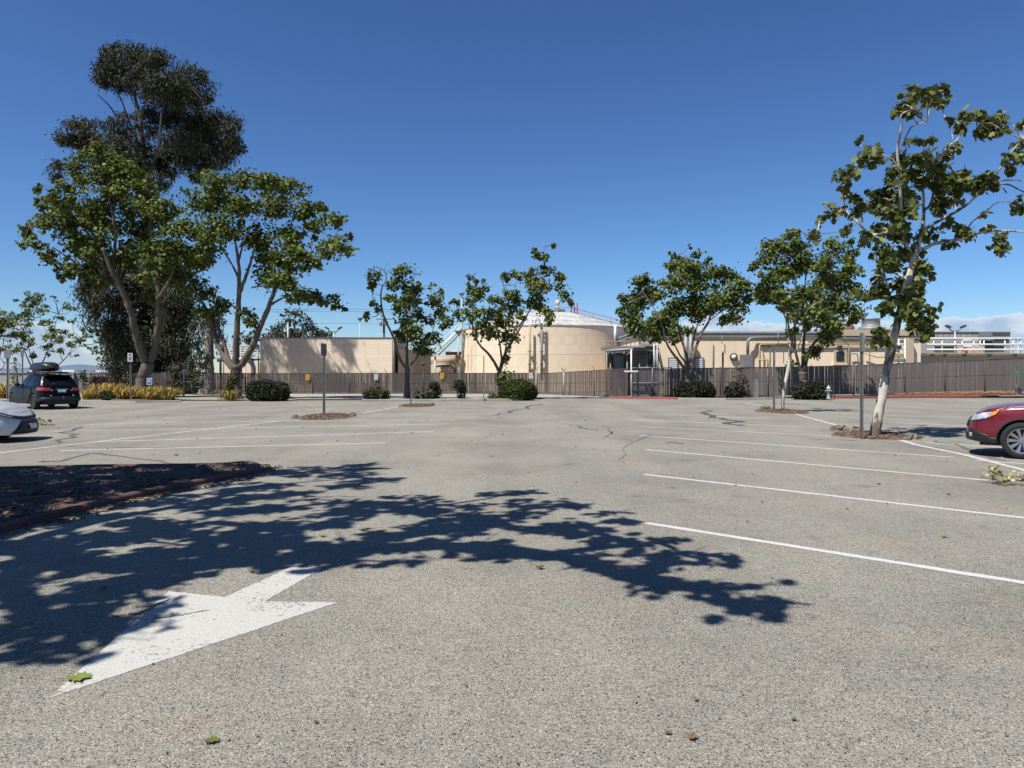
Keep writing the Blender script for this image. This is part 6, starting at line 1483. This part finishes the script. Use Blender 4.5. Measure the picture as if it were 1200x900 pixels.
# dark crossover seen from behind
L3 = 4.45
SD = dict(L=L3, W=1.79, corner=.40, rw=.345, arch=.40, axles=(L3/2-.90, L3/2-.90-2.635), beltmax=1.04,
    bot=[(-L3/2, .40), (-L3/2+.4, .34), (-L3/2+1.0, .28), (0, .27), (L3/2-.5, .28), (L3/2, .32)],
    top=[(-L3/2, 1.06), (-L3/2+.5, 1.08), (0, 1.04), (L3/2-1.2, 1.04), (L3/2-.7, .99), (L3/2-.3, .92), (L3/2, .82)],
    section=SR['section'], front=SR['front'], rear=[(0, .12), (.12, .02), (.3, 0), (.45, .03), (.6, .07), (.9, .10), (1, .12)],
    crown=SR['crown'], gbase=(L3/2-1.08, -L3/2+.12, .84, .40), groof=(L3/2-1.95, -L3/2+.55, .62, .2), roofz=[(-L3/2, 1.46), (-1, 1.53), (.1, 1.57), (L3/2-1.8, 1.53), (L3/2, 1.5)], rcrown=.05,
    windows=[((.30, .10), (.47, .10), (.47, .88), (.345, .88)), ((.49, .10), (.64, .10), (.64, .88), (.485, .88)), ((.66, .14), (.75, .24), (.72, .84), (.665, .88))],
    doors=[(L3/2-1.38, L3/2-2.40), (L3/2-2.42, L3/2-3.30)], spokes=10, patches=[])
cD = Car(SD); ud = cD.ux
SD['patches'] = [
    ('headlight', 'lamp_clear', ((.075, .66), (ud(L3/2-.45), .72), (ud(L3/2-.60), .88), (.085, .88)), .012, (1, -1)),
    ('tail_light', 'lamp_red', ((ud(-L3/2+.55), .70), (.925, .66), (.925, .85), (ud(-L3/2+.45), .90)), .014, (1, -1)),
    ('reversing_lamp', 'lamp_clear', ((.927, .66), (.935, .66), (.935, .72), (.927, .72)), .016, (1, -1)),
    ('reflector', 'lamp_clear', ((.915, .30), (.925, .30), (.925, .37), (.915, .37)), .014, (1, -1)),
    ('bumper_trim', 'black_trim', ((ud(-L3/2+.45), .02), (1.0, .02), (1.0, .26), (ud(-L3/2+.45), .22)), .012, (1, -1)),
    ('number_plate', 'plate', ((.972, .56), (1.0, .56), (1.0, .72), (.972, .72)), .012, (1, -1)),
    ('garnish', 'chrome', ((.955, .75), (1.0, .75), (1.0, .79), (.955, .79)), .013, (1, -1)),
    ('sill_trim', 'black_trim', ((ud(L3/2-1.32), -.01), (ud(-L3/2+1.55), -.01), (ud(-L3/2+1.55), .15), (ud(L3/2-1.32), .15)), .012, (1, -1))]
h3 = math.atan2(.62, -.785); hv3 = Vector((math.cos(h3), math.sin(h3), 0))
rc = Vector((xa(73.5, 32.6), 32.6, 0)); c3 = rc + hv3*(L3/2)
def dark_extra(car, root, mesh, bpatch):
    for sg in (1, -1):
        rr_ = MB(); pts = [(x, sg*.60, lerp_table(SD['roofz'], x) + .05 + (.0 if abs(x + .5) > .95 else .03)) for x in np.linspace(-1.55, .55, 9)]
        rr_.tube(pts, .02, 8); mesh('roof_rail', rr_, M['black_trim'])
    for x in (-1.05, .05): mesh('cross_bar', MB().tube([(x, -.66, 1.67), (x, .66, 1.67)], .022, 8), M['black_trim'])
    mesh('spoiler', MB().box((-L3/2+.50, 0, 1.535), (.30, 1.12, .035)), M['navy_paint'], smooth=False, bevel=.012)
    mesh('wiper', MB().tube([(-L3/2+.13, .0, 1.10), (-L3/2+.20, .35, 1.16)], .01, 5), M['black_trim'])
build_car('dark_crossover', 'very dark blue crossover seen from behind with black roof box', SD, (c3.x, c3.y), h3, dict(paint='navy_paint', rim='rim_dark'), dark_extra)
bx = MB(); nv, nr_ = 22, 28; vs = []
for i in range(nv):
    t = i/(nv-1); x = -1.15 + 2.15*t; e = (max(0, 1 - abs(2*t-1)**3.2))**.5
    for k in range(nr_):
        a = 2*math.pi*k/nr_; ca, sa = math.cos(a), math.sin(a); sx = math.copysign(abs(ca)**.55, ca); sz = math.copysign(abs(sa)**(.7 if sa > 0 else .4), sa)
        vs.append((x, .44*sx*max(.02, e), .20 + (.30 if sz > 0 else .17)*sz*max(.02, e)*(1 - .22*t)))
fs = [(i*nr_+k, i*nr_+(k+1) % nr_, (i+1)*nr_+(k+1) % nr_, (i+1)*nr_+k) for i in range(nv-1) for k in range(nr_)]
cbx = empty('roof_cargo_box', (c3.x, c3.y, 1.672), h3, 'black rounded cargo box on the roof of the dark crossover', 'cargo box')
bx.add(vs, fs).build('shell', M['box_paint'], cbx, True)
sm_ = MB()
for sg in (1, -1): sm_.tube([(-1.0, sg*.425, .19), (0, sg*.447, .19), (.85, sg*.40, .19)], .012, 6)
sm_.build('seam_strip', M['black_trim'], cbx, True)

# ------------------------------------------------------------------ sign posts
def post(name, px, base_y, top_y, label, cat='sign post', w=.055, mat='post_metal', sign=None, base=None, group=None):
    b = G(px, base_y) if base is None else Vector((xa(px, base), base, 0)); Y = b.y; zt = V(px, top_y, Y).z
    root = empty(name, (b.x, b.y, 0), 0, label, cat, group); bpy.context.view_layer.update()
    m = MB(); h = zt; r0 = w/2      # U-channel post with punched holes
    prof = [(-r0*1.5, -.012), (-r0*.7, -.012), (-r0*.5, .02), (r0*.5, .02), (r0*.7, -.012), (r0*1.5, -.012)]
    v = []
    for z in (0, h): v += [(b.x + a, b.y + c, z) for a, c in prof]
    k = len(prof); m.add(v, [(j, j+1, k+j+1, k+j) for j in range(k-1)])
    o = m.build('post', M[mat], None, fix=False); rel(o, root); md = o.modifiers.new('solid', 'SOLIDIFY'); md.thickness = .006
    if sign:
        (W, H, ang, zc, mt, bars) = sign; Mx = Matrix.Rotation(ang, 3, 'Z'); c = Vector((b.x, b.y - .05, zc))
        pm = MB().box((0, 0, 0), (W, .008, H)); pm.v = [tuple(Mx @ Vector(q) + c) for q in pm.v]
        pn = pm.build('sign_panel', M[mt], None, bevel=.003); rel(pn, root)
        bm2 = MB()
        for (x, z, ww, hh) in bars:
            q = MB().box((x*W, -.007, z*H), (ww*W, .004, hh*H)); bm2.add([tuple(Mx @ Vector(p) + c) for p in q.v], q.f)
        if bars:
            o = bm2.build('print', M['sign_dark'], None); bpy.context.view_layer.update(); o.parent = pn; o.matrix_parent_inverse = pn.matrix_basis.inverted()
    return root
BARS = [(-.12, .30, .18, .16), (.10, .33, .16, .10), (.10, .22, .16, .08), (0, .02, .6, .07), (0, -.12, .5, .07), (0, -.27, .6, .09)]
post('sign_post', 379.8, 487.2, 402.5, 'grey post with a narrow turned parking sign in the left mulch bed', w=.07, sign=(.30, .47, R(58), 2.52, 'sign_grey', BARS))
o = post('sign_post', 907, 483.4, 405, 'thin grey post beside the small leaning white tree', w=.06, sign=(.30, .46, R(84), 2.15+.18, 'sign_grey', []))
o = post('sign_post', 1009.5, 514.4, 390, 'tall bare grey post left of the tall tree trunk', w=.06, sign=(.28, .42, R(86), 2.35, 'sign_grey', []))
post('stake', 481.5, 474.6, 432, 'thin stake standing in front of the three-stemmed plane', 'stake', w=.04)
post('sign_post', 567, 470, 417, 'slim brown post between the ball shrub and the windswept plane', w=.045, mat='olive_pipe')
post('sign_post', 847, 467.5, 413, 'rusty brown post between the two dark bushes on the right', w=.09, mat='fence_post', sign=(.25, .6, R(84), 2.75, 'fence_post', []))
post('sign_post', 153, 469.5, 417, 'grey post with a pale upright sign in the yellow bladed plants', w=.06, sign=(.28, .52, R(15), 3.0-.43, 'sign_white', BARS), base=43.1)
post('sign_post', 9.3, 462, 410, 'grey post with a flat sign at the far left behind the silver sedan', w=.12, sign=(.36, .50, R(10), 2.78, 'sign_grey', []), base=44)
post('sign_post', 26.5, 462, 411, 'second slimmer post beside the one at the far left', w=.07, sign=(.20, .40, R(20), 2.95, 'sign_grey', []), base=50)
post('utility_post', 886, 467, 444.5, 'short square grey post at the fence right of the loose dark bush', 'post', w=.2, mat='grey_steel', base=47.5)
post('yard_lamp', 258.5, 470, 423, 'slim dark post in front of the forked sycamore', 'post', w=.1, mat='fence_post', base=47)
ps = empty('panel_sign', (xa(537, 46.5), 46.5, 0), 0, 'square yellow sign on a white pole at the fence below the stair', 'sign'); bpy.context.view_layer.update()
rel(MB().tube([(ps.location.x, 46.55, 0), (ps.location.x, 46.55, 2.8)], .035, 8).build('pole', M['white_paint'], None, True), ps)
c = V(536.7, 420.8, 46.45); rel(MB().box(c, (.34, .015, .52)).build('sign_panel', M['sign_yellow'], None, bevel=.004), ps)
rel(MB().box(V(537, 423.2, 46.52), (.52, .02, .16)).build('back_plate', M['white_paint'], None, bevel=.004), ps)
pr_ = MB()
for dz in (.16, .05, -.06, -.17): pr_.box(c + Vector((0, -.011, dz)), (.2, .004, .03))
rel(pr_.build('print', M['sign_dark'], None), ps)
bs = empty('yard_sign', (xa(175, 46), 46, 0), 0, 'small blue sign in a white frame at the first sycamore trunk', 'sign'); bpy.context.view_layer.update()
c = V(175.2, 447, 46)
rel(MB().box(c, (.34, .03, .42)).build('frame', M['sign_white'], None, bevel=.005), bs); rel(MB().box(c + Vector((0, -.02, .0)), (.25, .012, .31)).build('panel', M['sign_blue'], None), bs)
rel(MB().box(c + Vector((0, -.029, .02)), (.12, .006, .12)).build('print', M['sign_white'], None), bs); rel(MB().tube([(c.x, 46.03, 0), (c.x, 46.03, c.z)], .02, 6).build('stake', M['white_paint'], None), bs)
wp = empty('bent_post', (xa(215.5, 50), 50, 0), 0, 'pale bent standpipe between the two eucalyptus trunks', 'post'); bpy.context.view_layer.update()
rel(MB().tube([V(215.5, 466, 50), V(215.5, 438, 50), V(217, 434, 50), V(220, 431, 50), V(221.5, 421, 50)], .06, 8).build('pipe', M['light_metal'], None, True), wp)
rel(MB().lathe([(0, -.2), (.16, -.18), (.18, .1), (0, .14)], V(217.5, 434, 50), 12).build('valve', M['light_metal'], None, True), wp)

# ------------------------------------------------------------------ hydrant
hb = G(971, 469.2); hy = empty('fire_hydrant', (hb.x, hb.y, .1), 0, 'silver white fire hydrant at the left end of the red kerb', 'hydrant')
s_ = .88/.80
MB().lathe([(.15*s_, 0), (.15*s_, .04), (.105, .05), (.10, .42), (.13, .44), (.13, .50), (.115, .52), (.112, .58)], (0, 0, 0), 24).build('barrel', M['galv'], hy, True)
MB().lathe([(.135, .58), (.13, .62), (.11, .69), (.06, .74), (.035, .75), (.035, .81), (0, .815)], (0, 0, 0), 24).build('bonnet', M['light_metal'], hy, True)
for (d, r0, ln) in (((1, 0), .055, .20), ((-1, 0), .055, .20), ((0, -1), .075, .20)):
    Mx = Vector((0, 0, 1)).rotation_difference(Vector((d[0], d[1], 0))).to_matrix()
    MB().lathe([(r0*.8, .06), (r0*.8, ln*.65), (r0, ln*.65), (r0, ln), (r0*.4, ln+.01), (r0*.35, ln+.04), (0, ln+.04)], (0, 0, .47), 16, Mx).build('outlet', M['galv'], hy, True)

# green umbrella by the fence at the far right
um = empty('umbrella', (xa(1192, 47.8), 47.8, .12), 0, 'small green umbrella in front of the fence at the right edge', 'umbrella'); bpy.context.view_layer.update()
t = V(1191.5, 436, 47.8); M['green_cloth'] = surf('green_cloth', (.008, .075, .038), None, 5, .8)
rel(MB().lathe([(0, 0), (.18, -.04), (.36, -.14), (.39, -.2)], t, 8).build('canopy', M['green_cloth'], None), um)
rel(MB().tube([(t.x, 47.8, .12), (t.x, 47.8, t.z)], .014, 6).build('pole', M['grey_steel'], None), um)
bgx = V(1193.5, 456.5, 48.2); rel(MB().lathe([(.16, -.35), (.2, -.1), (.14, .1), (0, .12)], bgx, 12).build('base', M['grey_steel'], None, True), um)

# ------------------------------------------------------------------ fallen leaves and litter on the asphalt
def fallen_leaf(px, py, size, mat, rz, label, curl=.25, seed=0, group='fallen leaves'):
    rr = random.Random(seed); p = G(px, py)
    out = [(-.62, 0), (-.5, .06), (-.42, .30), (-.16, .30), (-.12, .62), (.10, .46), (.24, .58), (.30, .26), (.60, .20), (.42, .06), (.68, -.02), (.46, -.14), (.55, -.30), (.24, -.28), (.16, -.60), (-.06, -.40), (-.20, -.58), (-.22, -.26), (-.46, -.28), (-.5, -.06)]
    v = [(0, 0, .02)]; fs = []; n = len(out)
    for (x, y) in out:
        r2 = x*x + y*y; v.append((x*rr.uniform(.9, 1.1), y*rr.uniform(.9, 1.1), .03 + curl*r2*rr.uniform(.3, 1.3) + .12*curl*math.sin(7*x + seed)))
    for q in range(n): fs.append((0, 1+q, 1+(q+1) % n))
    k = len(v); v += [(-.58, .012, .05), (-1.05, .05, .12), (-1.05, .02, .10), (-.58, -.012, .05)]; fs.append((k, k+1, k+2, k+3))
    v = [tuple(Vector(q)*size) for q in v]
    o = MB().add(v, fs).build('fallen_leaf', M[mat], None, fix=False)
    at = o.data.attributes.new('var', 'FLOAT', 'POINT'); at.data.foreach_set('value', np.array([rr.uniform(.2, .9)]*len(v), np.float32) + np.array([rr.uniform(-.15, .15) for _ in v], np.float32))
    o.location = (p.x, p.y, .008); o.rotation_euler = (rr.uniform(-.08, .08), rr.uniform(-.08, .08), rz)
    md = o.modifiers.new('solid', 'SOLIDIFY'); md.thickness = .0012
    return tag(o, label, 'leaf', group)
fl = [(92, 796, .105, 'leaf_fallen', .4, 'large green lobed leaf lying near the tip of the painted arrow', .15), (248, 870, .055, 'leaf_fallen', .2, 'yellow green leaf on the asphalt below the painted arrow', .2),
      (420, 770+0, .0, '', 0, '', 0)]
fl = fl[:2] + [(811, 866, .045, 'leaf_dry', 1.2, 'curled brown green leaf near the bottom right of the lane', .9), (783, 861, .028, 'leaf_dry', .3, 'small tan leaf scrap left of the curled leaf at the bottom', .5), (930, 845, .024, 'leaf_dry', .8, 'small dark leaf scrap in the lower right foreground', .6),
    (633, 667, .055, 'leaf_dry', .1, 'dark curled leaf on the sunny asphalt below the branch shadow', .8), (788, 572, .055, 'leaf_fallen', .1, 'dark green leaf right of the centre near a stall line', .5), (620, 554, .05, 'leaf_fallen', .5, 'bright yellow green leaf in the middle of the lane', .4),
    (425, 622, .06, 'leaf_fallen', .2, 'pale leaf lying in the tree shadow right of the planter', .5), (378, 629, .06, 'leaf_fallen', 1.9, 'olive leaf in the shadow left of the pale one', .5), (358, 583, .06, 'leaf_dry', .6, 'brown leaf near the planter tip in dappled light', .5),
    (295, 671, .05, 'leaf_dry', .3, 'black looking leaf in the shade above the arrow tail', .7), (120, 692, .05, 'leaf_dry', 1.0, 'dark leaf in the shade left of the arrow', .6), (18, 736, .05, 'leaf_fallen', .4, 'olive leaf in the shade at the left edge', .5), (206, 534, .07, 'leaf_dry', .3, 'brown leaf on the sunny lot above the planter', .7),
    (1106, 630, .05, 'leaf_fallen', .5, 'small olive leaf right of the longest stall line', .5), (1112, 580, .055, 'leaf_dry', 1.4, 'tan leaf near the two right stall lines', .5), (993, 597, .04, 'leaf_dry', .2, 'pale scrap just under the third stall line', .5), (695, 527, .05, 'leaf_dry', .3, 'brown leaf in the middle distance of the lane', .6), (1030, 568, .05, 'leaf_dry', .7, 'dark leaf below the near right stall line', .6),
    (370, 848, .02, 'leaf_dry', .4, 'tiny dark scrap at the bottom centre left', .6), (816, 822, .022, 'leaf_dry', .4, 'tiny olive leaf scrap above the curled leaf', .6), (675, 566, .035, 'leaf_dry', 1.1, 'small brown leaf right of the yellow green one', .6), (416, 507, .07, 'leaf_dry', .3, 'leaf scrap below the left sign post bed', .6), (162, 489, .09, 'leaf_dry', .1, 'dark leaf on the far left lot behind the sedan', .6), (355, 501, .07, 'leaf_dry', .3, 'leaf scrap left below the sign post bed', .6), (395, 517, .07, 'leaf_dry', .3, 'dark leaf on the nearest left stall line', .6), (483, 508, .06, 'leaf_dry', .3, 'leaf scrap near the end of a left stall line', .6), (500, 492, .07, 'leaf_dry', .9, 'leaf scrap right of the thin stake', .6), (862, 569, .035, 'leaf_dry', .9, 'small leaf scrap under the second stall line', .6), (876, 700-88, .03, 'leaf_dry', .2, 'small brown scrap beside the nearest stall line', .6)]
for i, a in enumerate(fl): fallen_leaf(*a, seed=100+i)
# loose scraps and grit
gr = MB(); rg = random.Random(4)
for _ in range(420):
    Y = 2.9 + rg.random()**1.6*22; X = rg.uniform(-.72, .72)*Y; L = rg.uniform(.004, .011) * (1 + Y*.03)
    gr.box((X, Y, .004 + L*.2), (L, L*rg.uniform(.4, .9), L*.5), M=Matrix.Rotation(rg.uniform(0, 6.28), 3, 'Z') @ Matrix.Rotation(rg.uniform(-.5, .5), 3, 'X'))
tag(gr.build('grit', M['dark_chip'], None, fix=False), 'loose grit and bark crumbs scattered on the asphalt', 'grit', None, 'stuff')
sc_v = MB(); rg = random.Random(14)
for _ in range(190):
    Y = 8 + rg.random()**.8*40; X = rg.uniform(-.72, .72)*Y; L = rg.uniform(.012, .036) * (1 + Y*.015); a = rg.uniform(0, 6.28); ca, sa = math.cos(a), math.sin(a)
    v = [(0, 0, .006), (L, 0, .012 + rg.random()*.02), (L*.4, L*.55, .02), (-L*.7, L*.3, .01), (-L*.5, -L*.5, .018), (L*.5, -L*.5, .012)]
    sc_v.add([(X + x*ca - y*sa, Y + x*sa + y*ca, z) for x, y, z in v], [(0, 1, 2), (0, 2, 3), (0, 3, 4), (0, 4, 5), (0, 5, 1)])
tag(sc_v.build('leaf_scraps', M['dark_chip'], None, fix=False), 'tiny dark leaf scraps blown about the whole lot', 'litter', None, 'stuff')
def fallen_branch(px, py, length, label, seed, rz, n=130, lsize=.085):
    rng = np.random.default_rng(seed); p = G(px, py); root = empty('fallen_branch', (p.x, p.y, 0), rz, label, 'branch'); 
    tw = MB(); main = [Vector((-length*.5, 0, .03)), Vector((-length*.15, .04, .07)), Vector((length*.2, -.02, .06)), Vector((length*.5, .05, .03))]
    tw.tube(main, [.006, .009, .011, .013], 6); tips = []
    for k in range(9):
        a = main[int(rng.integers(0, 3))].lerp(main[int(rng.integers(1, 4))], rng.random()); e = a + Vector((rng.normal()*.16*length - .08, rng.normal()*.16*length, abs(rng.normal())*.07*length + .02)); tw.tube([a, a.lerp(e, .5) + Vector((0, 0, .02)), e], [.006, .005, .003], 5); tips += [a.lerp(e, t) for t in (.4, .7, 1)]
    e = Vector((-length*.5 - .02, .06, .20*length)); tw.tube([main[0] + Vector((.1, 0, 0)), e], [.006, .003], 5); tips += [e, e*.8, main[0].lerp(e, .5)]
    tw.build('twig', M['bark_grey'], root, True)
    P = np.array([tuple(tips[int(rng.integers(0, len(tips)))]) for _ in range(n)]) + rng.normal(size=(n, 3))*.045; P[:, 2] = np.abs(P[:, 2]) + .012
    o = leaf_mesh('foliage', P, lsize, 'broad', M['leaf_branch'], None, rng, None, .6, .1); o.parent = root; bpy.context.view_layer.update()
fallen_branch(1200, 569, .80, 'fallen branch with wilted pale leaves at the right edge', 5, R(-14), 150, .052)
fallen_branch(48, 499.5, .75, 'small green leafy twig on the ground beside the silver sedan nose', 6, .2, 50, .09)
